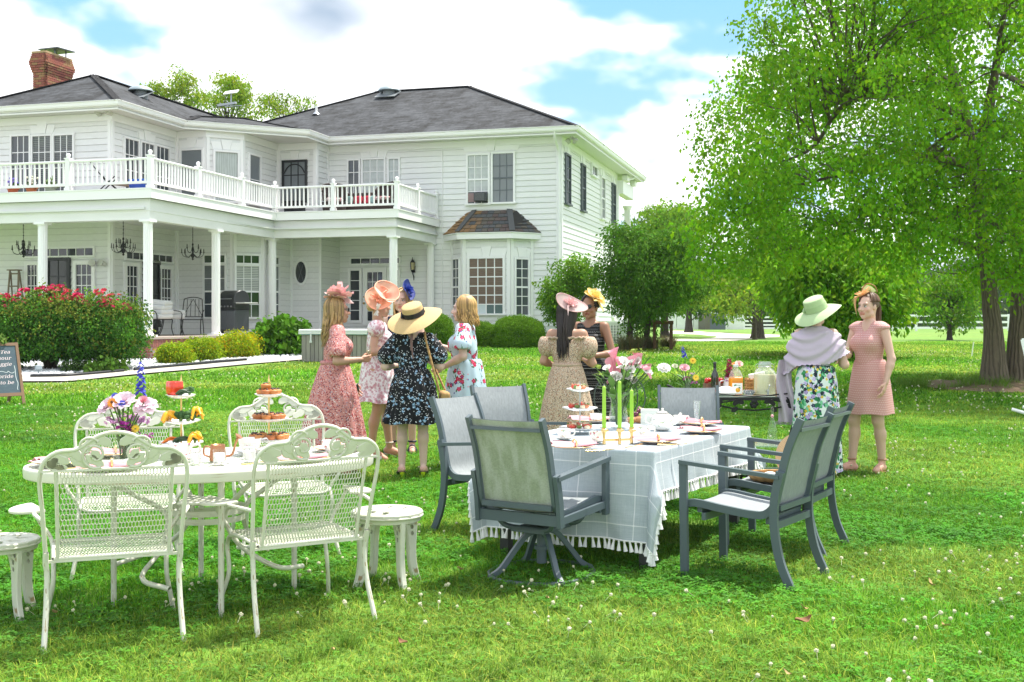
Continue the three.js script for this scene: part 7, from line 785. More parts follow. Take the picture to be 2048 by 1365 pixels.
{
 const tx=print('#0b0d12',240,(c,r,i)=>{if(i<44){for(let k=0;k<6;k++){const a=k*TAU / 6 + r();dot(c,'#8fb3d4',Math.cos(a)*10,Math.sin(a)*10,9,4.2,a);}dot(c,'#b9d3ea',0,0,3.5);}else dot(c,'#f2f4f8',0,0,4.6);},104,512,2.6),m=fabric([0.9,0.9,0.9],tx);const y0=1.06;
 const P=person({label:'woman in black dotted tiered dress and wide straw hat, her back to the viewer',at:P4at,dir:[-0.08,0.99],H:1.575,fat:1.08,skin:skinPale,L:[[0.27,1.08,0.0],[0.16,1.08,0.22],[-0.6,-0.6,0]],R:[[-0.27,1.08,0.0],[-0.14,1.14,0.22],[0.6,-0.6,0]],pitch:-0.12,heel:0.045,feet:[[0.105,0],[-0.105,0]],toe:[0.1,-0.1],eyes:false});
 garment(P,'bodice',m,0.022,[cap3([0.16,1.35,-0.01],[0.245,1.19,-0.005],0.062,0.1),cap3([-0.16,1.35,-0.01],[-0.245,1.19,-0.005],0.062,0.1)],(x,y,z)=>Math.max(neckCut(0.062,1.415)(x,y,z),1.03 - y,Math.abs(x)>0.2?1.105 - y:-1));for(const[i,[a,b,ra,rb]]of[[1.055,0.86,0.15,0.225],[0.885,0.70,0.215,0.25],[0.72,0.53,0.24,0.285]].entries())skirt(P,'skirt_tier',m,a,b,(t)=>[lerp(ra,rb,Math.pow(t,0.7)),lerp(ra*0.88,rb*0.86,Math.pow(t,0.7))],17 + i*3,(t)=>0.008 +(0.02 + 0.012*i)*t,5 + i,{nv:12,hem:0.008});obj('back_tie',[tube([[0,1.40,-0.115],[0.006,1.3,-0.135],[-0.004,1.16,-0.13]],0.008,10,5),tube([[0.012,1.40,-0.115],[0.016,1.33,-0.135],[0.014,1.24,-0.138]],0.008,10,5)],mat([0.22,0.13,0.12],0.8),P.t);
 shoes(P,mat([0.03,0.03,0.02],0.5),{ankle:false,heelM:mat([0.50,0.66,0.02],0.4)});hair(P,{seed:4,c:[0.22,0.12,0.06],len:0.05,n:0,cap:0.97});
 widebrim(P,mat([0.74,0.52,0.24],0.8,{map:strawTex,bumpMap:strawTex,bumpScale:0.003}),mat([0.012,0.012,0.014],0.6),0.275,0.112,0.115,[-0.012,0.035,-0.055],[-0.55,0,-0.26],0.02);
 const b=thing('straw_bag','woven straw shoulder bag hanging at the side of the woman in the straw hat','bag',P.t.position.toArray(),P.t.rotation.y);const bm=mat([0.55,0.33,0.13],0.8,{map:strawTex});b.scale.setScalar(P.S);obj('strap',[tube([[-0.115,1.30,0.13],[-0.12,1.415,0.0],[-0.125,1.36,-0.11],[-0.19,1.1,-0.165],[-0.26,0.84,-0.14]],0.012,30,5),tube([[-0.115,1.30,0.13],[-0.2,1.1,0.15],[-0.32,0.84,0.08]],0.011,16,5)],bm,b);obj('bag_body',[rbox(0.09,0.24,0.28,0.035,-0.31,0.72,-0.03,[0,0.1,0])],bm,b);
}
{
 const tx=print('#cbe0ec',90,(c,r,i)=>{if(i<34){c.save();flowerDraw(c,r,['#c2183f','#d8345a','#a81035'],22,'#2f6d46');flowerDraw(c,r,['#e0567c'],9);c.restore();}else if(i<60){c.strokeStyle='#2f5d50';c.lineWidth=3;c.beginPath();c.moveTo(0,0);c.quadraticCurveTo(20,-20,40*(r()- 0.5),-50);c.stroke();dot(c,'#3a7d55',10,-20,12,4,r());}else flowerDraw(c,r,['#4c57a0','#e7a3b4'],8);},105,512,2),m=fabric([0.92,0.94,0.96],tx);
 const P=person({label:'blond woman in white dress with red flowers, in profile facing left',at:[-0.47,11.25],dir:[-0.97,0.12],H:1.67,fat:1.05,skin:skinPale,L:[[0.235,1.09,-0.03],[0.15,0.97,0.20],[-0.9,0.2,0.1],'hold'],R:[[-0.22,1.1,0.04],[-0.1,1.18,0.24],[0.5,-0.3,-0.4],'hold'],pitch:-0.03,yaw:0.05,feet:[[0.09,0],[-0.09,0.04]]});
 garment(P,'bodice',m,0.02,[cap3([0.15,1.345,-0.01],[0.235,1.2,-0.02],0.07,0.095),cap3([-0.15,1.345,-0.01],[-0.225,1.2,0.0],0.07,0.095)],(x,y,z)=>Math.max(neckCut(0.07,1.405,0.07)(x,y,z),1.03 - y,Math.abs(x)>0.19?1.165 - y:-1));skirt(P,'skirt',m,1.06,0.22,(t)=>[lerp(0.15,0.25,Math.pow(t,0.6)),lerp(0.14,0.26,Math.pow(t,0.6))],11,(t)=>0.01 + 0.04*t,8,{hem:0.01});shoes(P,mat([0.6,0.45,0.36],0.6));
 hair(P,{seed:5,c:[0.47,0.29,0.11],len:0.17,wave:0.022,n:180,span:2.2,hairline:0.85});flute('champagne flute held up between the straw hat and the blond woman',P,-1,0,[0.6,0.66,0.5]);
}
{
 const tx=print('#cdb79f',1500,(c,r)=>{const k=r();dot(c,['#5a4a42','#e9dfd2','#a5806a','#33302f','#b56a4e'][Math.floor(k*5)],0,0,4 + r()*3,2.4 + r()*2,r()*3);},106),m=fabric([0.9,0.88,0.86],tx);
 const P=person({label:'woman with long dark hair in beige print dress and pale pink fascinator, seen from behind',at:[0.53,11.0],dir:[0.22,0.97],H:1.62,skin:[0.46,0.26,0.175],L:[[0.235,1.08,-0.02],[0.16,1.03,0.2],[-0.9,0,0]],R:[[-0.25,1.06,0.02],[-0.12,1.1,0.26],[0.8,-0.3,0]],yaw:-0.2,feet:[[0.09,0],[-0.09,0]],eyes:false});
 garment(P,'bodice',m,0.02,[ell3([0.205,1.235,-0.01],[0.085,0.115,0.095]),ell3([-0.21,1.225,0.0],[0.09,0.12,0.1])],(x,y,z)=>Math.max(y - 1.325 + 0.05*Math.exp(-x*x / 0.008),1.03 - y));obj('neck_frill',tube(Array.from({length:60},(_,i)=>{const a=i / 60*TAU;return[Math.sin(a)*0.2,1.315 + 0.006*Math.sin(i*2.1),Math.cos(a)*0.115 - 0.01];}),0.013,120,5,true),m,P.t);skirt(P,'skirt',m,1.05,0.10,(t)=>[lerp(0.14,0.34,Math.pow(t,0.75)),lerp(0.13,0.32,Math.pow(t,0.75))],15,(t)=>0.012 + 0.045*t,9,{hem:0.012});obj('waistband',torus(0.132,0.018,0,1.05,-0.015,[PI / 2,0,0],40,8),m,P.t);
 hair(P,{seed:6,c:[0.028,0.018,0.014],len:0.42,wave:0.012,n:190,span:2.0,w:0.0095,gather:0.72,push:-0.03});onHead(P,'fascinator',null,[-0.06,0.10,-0.075],[-0.95,0.2,0.6],(g)=>{const pm=sheer([0.80,0.58,0.57],0.5);sinamay(g,'disc',0.17,0.085,pm,{cup:0.02,ruf:0.02,k:2,rim:0.005});petals(g,'petals',12,0.08,sheer([0.82,0.50,0.50],0.3),8,{e0:0,e1:1,w:0.55});obj('feather',surf((u,v)=>[(u - 0.5)*0.02*(1 - v)+ 0.03,0.02 + v*0.03,-0.04 - v*0.15,0,0],2,6),pm,g);});
}
{
 const tx=canvasTex(512,512,(c)=>{c.fillStyle='#0d0d0f';c.fillRect(0,0,512,512);c.strokeStyle='#cfcfd0';for(let j=0;j<10;j++){const y=j*51;c.lineWidth=2 +(j % 3);c.beginPath();if(j % 2)for(let i=0;i<=32;i++)c.lineTo(i*16,y +(i % 2?12:0));else{c.moveTo(0,y);c.lineTo(512,y);}c.stroke();if(j % 3===0)for(let i=0;i<32;i++)dot(c,'#9c9ca0',i*16 + 8,y + 24,3,6);}},true,3,3),m=fabric([0.9,0.9,0.9],tx);
 const P=person({label:'woman in sleeveless black patterned dress with yellow flower fascinator and sunglasses',at:[0.80,11.75],dir:[-0.5,-0.86],H:1.68,skin:skinBrown,L:[[0.25,1.08,0.0],[0.12,1.06,0.22],[-0.7,0.2,0.2]],R:[[-0.23,1.09,0.02],[-0.06,1.08,0.24],[0.6,-0.4,0],'hold'],feet:[[0.09,0],[-0.09,0]],yaw:0.1});
 garment(P,'bodice',m,0.016,[],(x,y,z)=>Math.max(neckCut(0.09,1.385,0.06)(x,y,z),1.0 - y,Math.abs(x)- 0.125 -(y<1.25?0.1:0)));skirt(P,'skirt',m,1.04,0.2,(t)=>[lerp(0.14,0.195,Math.min(1,t*9))+ 0.02*t,lerp(0.125,0.18,Math.min(1,t*9))],8,(t)=>0.02*t,11);shoes(P,M.dark);hair(P,{seed:7,c:[0.014,0.011,0.01],len:0.05,n:70,gather:0.5,hairline:0.7});
 onHead(P,'fascinator',null,[0.05,0.09,0.015],[0.3,0,-0.6],(g)=>{const pm=sheer([0.88,0.66,0.20],0.3);petals(g,'petals',18,0.11,pm,9,{e0:-0.1,e1:1.2,w:1});obj('ribbon',[surf((u,v)=>[0.05 + v*0.1,0.0 - v*0.06,(u - 0.5)*0.04,0,0],2,5),surf((u,v)=>[0.04 + v*0.11,0.02 - v*0.01,0.02 +(u - 0.5)*0.035,0,0],2,5)],pm,g);});onHead(P,'sunglasses',null,[0,0.006,0.094],[0,0,0],(g)=>{for(const s of[1,-1])obj('lens',sph(0.025,s*0.032,0,0,[1,0.85,0.25],14,8),M.dark,g);obj('temple',[bar([-0.056,0.004,0],[-0.08,0.008,-0.1],0.005,0.006),bar([0.056,0.004,0],[0.08,0.008,-0.1],0.005,0.006)],M.dark,g);});obj('necklace',tube(Array.from({length:14},(_,i)=>{const a=lerp(-1.3,1.3,i / 13);return[Math.sin(a)*0.07,1.37 - 0.07*Math.cos(a)**2,0.055*Math.cos(a)+ 0.02];}),0.003,26,4),M.gold,P.t);
}
{
 const tx=print('#e4ebe8',330,(c,r,i)=>{const k=r();if(k<0.35)flowerDraw(c,r,['#22263a','#1c2030','#343a55'],15,'#2e8b57');else if(k<0.62){dot(c,['#3f9d63','#7cc79a','#2f7d4d'][i % 3],0,0,24,12,r()*3);}else if(k<0.8)flowerDraw(c,r,['#b9a3d6','#cdbbe6'],17);else flowerDraw(c,r,['#d9b62a','#e8cf4e'],11);},108,512,1.6),m=fabric([0.94,0.94,0.95],tx),sh=fabric([0.52,0.44,0.53],null,{bumpMap:fineBump,bumpScale:0.002});
 const P=person({label:'woman in wide green hat and lavender shawl over a long floral dress, seen from behind',at:[2.86,10.8],dir:[0.38,0.92],H:1.63,fat:1.1,skin:skinFair,L:[[0.255,1.08,0.02],[0.15,1.02,0.22],[-0.9,0,0]],R:[[-0.265,1.06,-0.02],[-0.19,1.09,0.22],[0.7,-0.4,0]],pitch:-0.1,feet:[[0.1,0],[-0.1,0.02]],eyes:false});
 garment(P,'bodice',m,0.014,[],(x,y,z)=>Math.max(neckCut(0.08,1.39)(x,y,z),0.98 - y));skirt(P,'skirt',m,1.05,0.05,(t)=>[lerp(0.15,0.235,Math.pow(t,0.35)),lerp(0.14,0.225,Math.pow(t,0.35))],9,(t)=>0.012 + 0.035*t,12,{hem:0.008});shoes(P,mat([0.42,0.22,0.13],0.6));
 const hemY=(a)=>1.06 + 0.09*Math.sin(a)*-1 + 0.03*Math.sin(a*3),SK=[[0,0.07,0.065,1.425],[0.12,0.10,0.09,1.415],[0.42,0.215,0.118,1.355],[0.7,0.272,0.145,1.25],[1,0.292,0.165,0]];
 obj('shawl',surf((u,v)=>{const a=u*TAU;let i=0;while(i<3&&v>SK[i + 1][0])i++;const A=SK[i],B=SK[i + 1],q=(v - A[0])/(B[0]- A[0]),s=q*q*(3 - 2*q)*0.5 + q*0.5;const y=lerp(A[3],i===3?hemY(a):B[3],q),rx=lerp(A[1],B[1],s),rz=lerp(A[2],B[2],s),x0=Math.sin(a)*rx;const f=y - 2.2*x0*x0 + 0.35*x0,k=1 + smoothstep(v,0.1,0.4)*(0.05*Math.sin(f*44)+ 0.035*Math.sin(f*71 + 2)+ 0.09*(fbm(x0*8,y*9,Math.cos(a)*2,3)- 0.5));return[x0*k,y +(v>0.98?-0.006*Math.sin(a*40):0),Math.cos(a)*rz*k - 0.02,a*0.2,y];},120,44),sh,P.t);obj('shawl_end',surf((u,v)=>{const a=u*2 - 1,y=lerp(1.1,0.5,v);return[0.28 + a*lerp(0.06,0.1,v)+ 0.02*Math.sin(v*5),y,-0.05 + 0.03*Math.sin(a*5 + v*4)+ v*0.02];},18,24),sh,P.t);const fr=[];for(let i=0;i<24;i++)fr.push(cyl(0.003,0.003,0.03,0.185 + i*0.0083,0.49,-0.03 + 0.02*Math.sin(i),4));obj('fringe',fr,sh,P.t);
 hair(P,{seed:8,c:[0.3,0.2,0.12],len:0.03,n:0,cap:0.97});widebrim(P,mat([0.43,0.56,0.30],0.8,{bumpMap:strawTex,bumpScale:0.002}),mat([0.36,0.49,0.25],0.7),0.23,0.108,0.13,[-0.008,0.032,-0.05],[-0.46,0,-0.30],0.02);
}
{
 const tx=canvasTex(256,256,(c)=>{c.fillStyle='#d09c97';c.fillRect(0,0,256,256);c.fillStyle='#ecd6d0';for(let j=0;j<16;j++)for(let i=0;i<16;i++){c.beginPath();const x=i*16 +(j % 2?8:0),y=j*16;c.moveTo(x,y);c.lineTo(x + 6,y + 4);c.lineTo(x + 12,y);c.lineTo(x + 6,y + 8);c.fill();}c.fillStyle='#b86a68';for(let j=0;j<16;j++)for(let i=0;i<16;i++)c.fillRect(i*16 +(j % 2?8:0)+ 5,j*16 + 10,3,3);},true,3,3),m=fabric([0.9,0.9,0.9],tx),pk=sheer([0.86,0.52,0.26],0.35);
 const P=person({label:'smiling woman with ponytail in short pink dress and peach feather fascinator, holding a flute',at:[3.43,11.05],dir:[-0.80,-0.60],H:1.70,skin:skinFair,L:[[0.235,1.06,-0.02],[0.235,0.84,0.07],[-0.9,0,0.3]],R:[[-0.215,1.09,0.03],[-0.09,1.1,0.25],[0.5,-0.1,-0.6],'hold'],yaw:-0.05,feet:[[0.09,-0.07],[-0.12,0.1]],toe:[0.25,-0.3]});
 garment(P,'bodice',m,0.014,[ell3([0.155,1.352,-0.01],[0.06,0.035,0.065]),ell3([-0.155,1.352,-0.01],[0.06,0.035,0.065])],(x,y,z)=>Math.max(neckCut(0.072,1.41,0.17,0.15)(x,y,z),1.0 - y));skirt(P,'skirt',m,1.05,0.545,(t)=>[lerp(0.135,0.225,Math.pow(t,0.6)),lerp(0.122,0.205,Math.pow(t,0.6))],7,(t)=>0.022*t,14,{hem:0.005});shoes(P,mat([0.38,0.20,0.11],0.5),{sw:0.011});
 hair(P,{seed:9,c:[0.13,0.07,0.04],len:0.02,n:120,gather:0.3,tail:1,hairline:0.78,w:0.007,extra:Array.from({length:40},(_,i)=>{const r=rng(i + 900),a=(r()- 0.5)*0.05,b=(r()- 0.5)*0.04;return tube([[a*0.3,0.04,-0.115],[a,0.02,-0.145 + b*0.4],[a*1.1,-0.1,-0.15 + b],[a,-0.2 - r()*0.08,-0.13 + b]],(t)=>0.008*(1 - 0.7*t),10,4);})});
 onHead(P,'fascinator',null,[-0.03,0.095,0.02],[0.2,0,0.35],(g)=>{obj('loop',[tube([[-0.02,0,-0.03],[-0.02,0.07,-0.04],[0.05,0.10,-0.06],[0.10,0.05,-0.08],[0.10,-0.01,-0.08]],0.005,24,5)],mat([0.35,0.13,0.05],0.6),g);obj('fan',surf((u,v)=>{const a=lerp(-0.3,1.5,u);return[0.03 + Math.sin(a)*0.09*v - 0.03,Math.cos(a)*0.10*v,-0.05 - u*0.03,0,0];},14,6),sheer([0.62,0.68,0.36],0.5),g);petals(g,'petals',12,0.12,pk,12,{e0:0.1,e1:1.1,w:0.5});const fe=[];for(let i=0;i<9;i++){const a=-0.4 + i*0.2;fe.push(surf((u,v)=>[-0.05 - v*(0.12 - i*0.008),0.02 - v*(0.03 + i*0.02)+ 0.03*Math.sin(v*2),(u - 0.5)*0.022*Math.sin(PI*v)+ a*0.06,0,0],2,8));}obj('feathers',fe,sheer([0.85,0.60,0.33],0.4),g);});
 flute('champagne flute held by the smiling woman in the short pink dress',P,-1,0.05);
}
// ---------------------------------------------------------------- things on the tables
const porc=(seed,cols,n=26)=>mat([0.92,0.92,0.91],0.15,{clearcoat:0.6,map:print('#f6f3ee',n,(c,r,i)=>{if(i % 3===0)flowerDraw(c,r,cols,13,'#7a9a6a');else if(i % 3===1)dot(c,'#88a878',0,0,11,4,r()*3);else dot(c,cols[0],0,0,4);},seed,256,2)});
const pinkCh=porc(201,['#c9607c','#dd8fa3','#b04a68']),roseCh=porc(202,['#a8384f','#c96a7a','#d9a0a8'],34),pastelCh=porc(203,['#e0a0a8','#d8b48a','#b8a0c8'],20),napkinM=mat([0.70,0.36,0.40],0.9),pinkPl=mat([0.83,0.70,0.70],0.25,{clearcoat:0.5});
const onWhite=(l,d,y=0)=>{const c=Math.cos(0.384),s=Math.sin(0.384);return[TB.x + l*c - d*s,TB.h + y,-(TB.Z + l*s + d*c)];};
function cupShape(r,h,foot=0.6){return lathe([[0.001,0],[r*foot,0],[r*foot,0.006],[r*0.62,0.012],[r*0.85,h*0.4],[r,h],[r*0.95,h],[r*0.78,h*0.4],[r*0.5,0.016],[0.001,0.014]],24);}
function teacup(label,pos,m,o={}){const t=thing('teacup',label,'teacup',pos,o.turn??0.4,o.group);const s=o.s??1;obj('cup',mv(cupShape(0.047,0.058),[0,0.012,0],[0,0,0],s),m,t);obj('handle',mv(tube([[0.044,0.058,0],[0.07,0.062,0],[0.072,0.035,0],[0.036,0.026,0]],0.0045,14,6),[0,0,0],[0,0,0],s),m,t);if(o.saucer !==false)obj('saucer',lathe([[0.001,0.004],[0.03,0.004],[0.07,0.016],[0.072,0.019],[0.035,0.009],[0.001,0.009]],28),o.sm||m,t);return t;}
function place(label,pos,o={}){
 const t=thing('dinner_plate',label + ' plate','plate',pos,o.turn||0,o.group);obj('plate',lathe([[0.001,0.004],[0.075,0.004],[0.128,0.018],[0.130,0.022],[0.078,0.010],[0.001,0.009]],36),o.m||pinkPl,t);obj('gold_rim',torus(0.129,0.0022,0,0.0205,0,[PI / 2,0,0],44,5),M.gold,t);
 const n=thing('napkin',label + ' napkin','napkin',[pos[0],pos[1]+ 0.012,pos[2]],(o.turn||0)+(o.nt||0));obj('cloth',surf((u,v)=>{const w=0.055*(0.35 + 0.65*Math.pow(Math.abs(v*2 - 1.1),0.7)),x=(u - 0.5)*2,y=0.008 + 0.026*Math.cos(x*1.4)*(0.7 + 0.4*Math.sin(v*5 + 1))+ 0.006*Math.sin(u*22 + v*5);return[(v - 0.5)*0.30,y,x*w];},22,22),napkinM,n);obj('napkin_ring',mv(torus(0.021,0.006,0,0,0,[0,PI / 2,0],18,6),[0.015,0.022,0]),M.gold,n);}
function cutlery(label,pos,turn){const t=thing('fork',label,'fork',pos,turn);obj('handle',tube([[-0.09,0.006,0],[-0.02,0.005,0],[0.03,0.008,0]],(q)=>0.0045 - 0.002*q,10,5),M.gold,t);obj('tines',[bar([0.03,0.008,0],[0.05,0.008,0],0.018,0.003),...[-0.007,-0.0023,0.0023,0.007].map((z)=>bar([0.05,0.008,z],[0.09,0.012,z],0.0025,0.0025))],M.gold,t);}
function tierStand(label,pos,tiers,poleM,top,plateM=M.china){const t=thing('tiered_stand',label,'tiered stand',pos);for(const[y,r]of tiers){const g=obj('tier',mv(lathe([[0.001,0],[r*0.6,0.002],[r,0.018],[r*1.01,0.022],[r*0.6,0.008],[0.001,0.007]],36),[0,y,0]),plateM,t);}obj('pole',[cyl(0.005,0.005,top,0,top / 2,0,8)],poleM,t);obj('handle',[torus(0.011,0.003,0,top + 0.012,0,[0,0,0],16,6),torus(0.008,0.003,0,top + 0.03,0,[0,0.6,0],14,6),mv(new THREE.ConeGeometry(0.007,0.045,8),[0,top + 0.06,0])],poleM,t);return t;}
const foodSpot=(b,r,a,y)=>[b[0]+ Math.cos(a)*r,b[1]+ y,b[2]+ Math.sin(a)*r];
function bouquetStem(p,q,r=0.0035){return tube([p,[lerp(p[0],q[0],0.4),lerp(p[1],q[1],0.6),lerp(p[2],q[2],0.4)],q],r,10,5);}
function bloom(n,R,cup,m,seed,tilt=0,heart){const r=rng(seed),gs=[];for(let l=0;l<3;l++)for(let i=0;i<n;i++){const a=(i + l*0.5)/ n*TAU + r()*0.2,el=cup + l*0.42,L=R*(1 - l*0.25);gs.push(surf((u,v)=>{const w=(u - 0.5)*L*0.9*Math.sin(PI*(0.15 + 0.75*v)),h=v*L,x=h*Math.cos(el)+ 0.0,y=h*Math.sin(el)+ 0.12*L*Math.sin(v*3)+ Math.abs(u - 0.5)*0.2*L;return[Math.cos(a)*x - Math.sin(a)*w,y,Math.sin(a)*x + Math.cos(a)*w];},4,4));}return join(gs);}
const petM=(c)=>mat(c,0.7,{transmission:0.2,thickness:0});
const PC={pale:petM([0.80,0.62,0.70]),white:petM([0.84,0.83,0.78]),pink:petM([0.78,0.33,0.42]),mag:petM([0.42,0.02,0.33]),blue:petM([0.07,0.08,0.55]),purple:petM([0.10,0.06,0.40]),yellow:petM([0.80,0.55,0.03]),orange:petM([0.78,0.28,0.02]),red:petM([0.38,0.01,0.07]),lilac:petM([0.62,0.36,0.60]),lime:petM([0.42,0.55,0.10])},stemM=mat([0.06,0.13,0.03],0.7),leafGreen=mat([0.07,0.17,0.03],0.6),darkHeart=mat([0.12,0.04,0.015],0.8);
// flowers: {k: kind, p: head position, m, R}; every head, its stem and leaves are parts of the bouquet
function bouquet(name,label,pos,list,o={}){
 const t=thing(name,label,'bouquet',pos);const foot=o.foot||[0,0.03,0],stems=[],r=rng(o.seed||1);
 for(const[i,f]of list.entries()){const p=f.p;stems.push(bouquetStem([foot[0]+(r()- 0.5)*0.03,foot[1],foot[2]+(r()- 0.5)*0.03],p));let g;if(f.k==='spike'){const q=[];for(let k=0;k<(f.n||16);k++){const y=k /(f.n||16),a=k*2.4;q.push(mv(bloom(4,f.R*(1 - 0.55*y),0.3,null,k),[Math.cos(a)*f.R*0.6*(1 - y*0.5)+(f.lean||0)*y,y*f.h,Math.sin(a)*f.R*0.6*(1 - y*0.5)],[Math.sin(a)*0.9,0,-Math.cos(a)*0.9]));}g=join(q);}else if(f.k==='daisy'){const q=[];for(let k=0;k<14;k++){const a=k / 14*TAU;q.push(surf((u,v)=>{const w=(u - 0.5)*f.R*0.36*Math.sin(PI*(0.2 + 0.7*v)),x=f.R*(0.15 + 0.85*v);return[Math.cos(a)*x - Math.sin(a)*w,0.04*f.R*Math.sin(v*3),Math.sin(a)*x + Math.cos(a)*w];},2,3));}g=mv(join(q),[0,0,0],[1.2,f.y||0,0]);}else if(f.k==='cluster'){const q=[];for(let k=0;k<(f.n||18);k++)q.push(mv(bloom(5,f.R*0.34,0.2,null,k),[(r()- 0.5)*f.R*2,(r()- 0.5)*f.R*0.7,(r()- 0.5)*f.R*1.4],[r()*1.2,r()*6,0]));g=join(q);}else if(f.k==='lily'){g=mv(surf((u,v)=>{const a=u*TAU,rr=0.008 + f.R*0.45*v*v,y=v*f.R*1.7 + 0.25*f.R*v*v*Math.cos(a);return[Math.cos(a)*rr,y,Math.sin(a)*rr];},18,8),[0,0,0],[f.rx||0,f.y||0,f.rz||0]);}else g=mv(bloom(f.n||7,f.R,f.cup??0.25,null,i + 3),[0,0,0],[f.rx??0.7,f.y||0,f.rz||0]);const h=obj('flower',g,f.m,t);h.position.set(...p);if(f.heart)obj('flower_centre',sph(f.R*0.28,0,0.004,0.008,[1,1,0.7],10,8),f.heart,h);}
 obj('stems',stems,stemM,t);if(o.leaves){const gs=[];for(let i=0;i<o.leaves;i++){const a=r()*TAU,q=o.lr*(0.35 + 0.65*r()),y=lerp(o.ly[0],o.ly[1],r()),L=o.ll*(0.7 + r()*0.6),up=0.2 + r()*1.0;gs.push(mv(surf((u,v)=>{const w=(u - 0.5)*L*0.42*Math.sin(PI*(0.06 + 0.9*v));return[w,v*L*Math.sin(up)- 0.2*L*v*v,v*L*Math.cos(up),0,0];},4,7),[Math.sin(a)*q,y,Math.cos(a)*q],[0,a,0]));}obj('foliage',gs,o.lm||leafGreen,t);}return t;
}
// ---- white table
{
 const vp=onWhite(-0.42,-0.10),v=thing('flower_vase','clear glass vase holding the mixed flowers on the white table','vase',vp);obj('glass',lathe([[0.001,0.003],[0.045,0.003],[0.05,0.05],[0.04,0.13],[0.05,0.17],[0.047,0.17],[0.037,0.13],[0.046,0.05],[0.001,0.01]],24),M.clear,v);const f=(px,py,dz=0)=>{const q=at(px,py,-vp[2]+ dz);return[q.x - vp[0],q.y - vp[1],q.z - vp[2]];};
 bouquet('flower_bouquet','mixed bouquet with tall purple larkspur and pale peonies on the white table',vp,[{k:'spike',p:f(281,792),m:PC.blue,R:0.022,h:0.17,n:20},{k:'bloom',p:f(218,815),m:PC.pale,R:0.062,n:9,rz:0.5},{k:'bloom',p:f(248,806,-0.05),m:PC.pale,R:0.062,n:9},{k:'bloom',p:f(236,812,0.05),m:PC.pale,R:0.055,n:9},{k:'bloom',p:f(290,812,-0.04),m:PC.pale,R:0.065,n:8,cup:-0.2},{k:'bloom',p:f(287,806,-0.06),m:petM([0.80,0.36,0.42]),R:0.034,cup:0.8},{k:'daisy',p:f(224,806,-0.08),m:PC.orange,R:0.028,heart:darkHeart},{k:'daisy',p:f(229,793),m:PC.blue,R:0.02},{k:'daisy',p:f(258,798),m:PC.blue,R:0.02},{k:'daisy',p:f(243,808,-0.09),m:PC.blue,R:0.02},{k:'cluster',p:f(246,852,-0.06),m:PC.mag,R:0.04},{k:'cluster',p:f(262,864,-0.06),m:PC.mag,R:0.036},{k:'cluster',p:f(296,872,-0.04),m:petM([0.5,0.15,0.42]),R:0.026},{k:'cluster',p:f(222,842),m:PC.lilac,R:0.045,n:14},{k:'cluster',p:f(262,836,0.03),m:PC.lilac,R:0.05,n:16},{k:'cluster',p:f(285,842,0.03),m:PC.lilac,R:0.04,n:12},{k:'daisy',p:f(270,858,-0.06),m:PC.yellow,R:0.022}],{seed:5,leaves:16,lr:0.07,ly:[0.1,0.2],ll:0.07});
 const s1=onWhite(-0.115,0.13),ts=tierStand('white and gold three tier stand of vegetables topped with a red pepper cup',s1,[[0.06,0.115],[0.175,0.10],[0.31,0.074]],M.gold,0.36);const pepM=mat([0.72,0.045,0.012],0.2,{clearcoat:0.6}),yel=mat([0.85,0.42,0.01],0.35),brocM=mat([0.045,0.115,0.03],0.85),zucM=mat([0.02,0.06,0.018],0.4),carM=mat([0.78,0.2,0.02],0.5);
 {const p=foodSpot(s1,0.035,PI,0.322),t=thing('red_pepper','hollow red bell pepper on the top tier of the vegetable stand','bell pepper',p);obj('pepper',surf((u,v)=>{const a=u*TAU,k=1 + 0.09*Math.cos(a*4),prof=[[0.001,0.004],[0.026,0.0],[0.040,0.018],[0.043,0.05],[0.040,0.078],[0.037,0.08],[0.037,0.06],[0.034,0.03]],x=v*7,i=Math.min(6,Math.floor(x)),q=x - i,r=lerp(prof[i][0],prof[i + 1][0],q)*k;return[Math.cos(a)*r,lerp(prof[i][1],prof[i + 1][1],q),Math.sin(a)*r];},48,28),pepM,t);}
 const broc=(label,p,s)=>{const t=thing('broccoli',label,'broccoli',p),r=rng(Math.floor(p[0]*999));obj('floret',Array.from({length:26},()=>sph(0.011*s*(0.7 + r()*0.6),(r()- 0.5)*0.05*s,0.028*s + r()*0.022*s,(r()- 0.5)*0.04*s,1,7,6)),brocM,t);obj('stalk',cyl(0.008*s,0.012*s,0.03*s,0,0.012*s,0,8),mat([0.2,0.33,0.09],0.6),t);};
 broc('small broccoli floret behind the zucchini on the top tier',foodSpot(s1,0.045,-0.6,0.325),0.8);broc('broccoli floret at the left of the middle tier',foodSpot(s1,0.02,1.4,0.185),1);broc('broccoli floret in the middle of the middle tier',foodSpot(s1,0.055,0.6,0.185),1.05);broc('broccoli floret at the back of the middle tier',foodSpot(s1,0.06,-0.3,0.188),1);broc('broccoli floret at right on the bottom tier',foodSpot(s1,0.075,0.1,0.075),0.8);
 const strips=(name,label,cat,p,n,L,r0,m,seed,fan=0.6,cz=1)=>{const t=thing(name,label,cat,p),r=rng(seed);for(let i=0;i<n;i++){const a=(i - n / 2)*fan / n*2 + r()*0.3,y=0.006 +(i % 2)*0.009;obj('slice',mv(tube([[-L / 2,0,0],[0,0.012*cz,0],[L / 2,0.004,0]],(q)=>r0*(0.6 + 0.4*Math.sin(PI*q)),8,6),[(r()- 0.5)*0.02,y,(i - n / 2)*r0*1.5],[0,a,0.2]),m,t);}return t;};
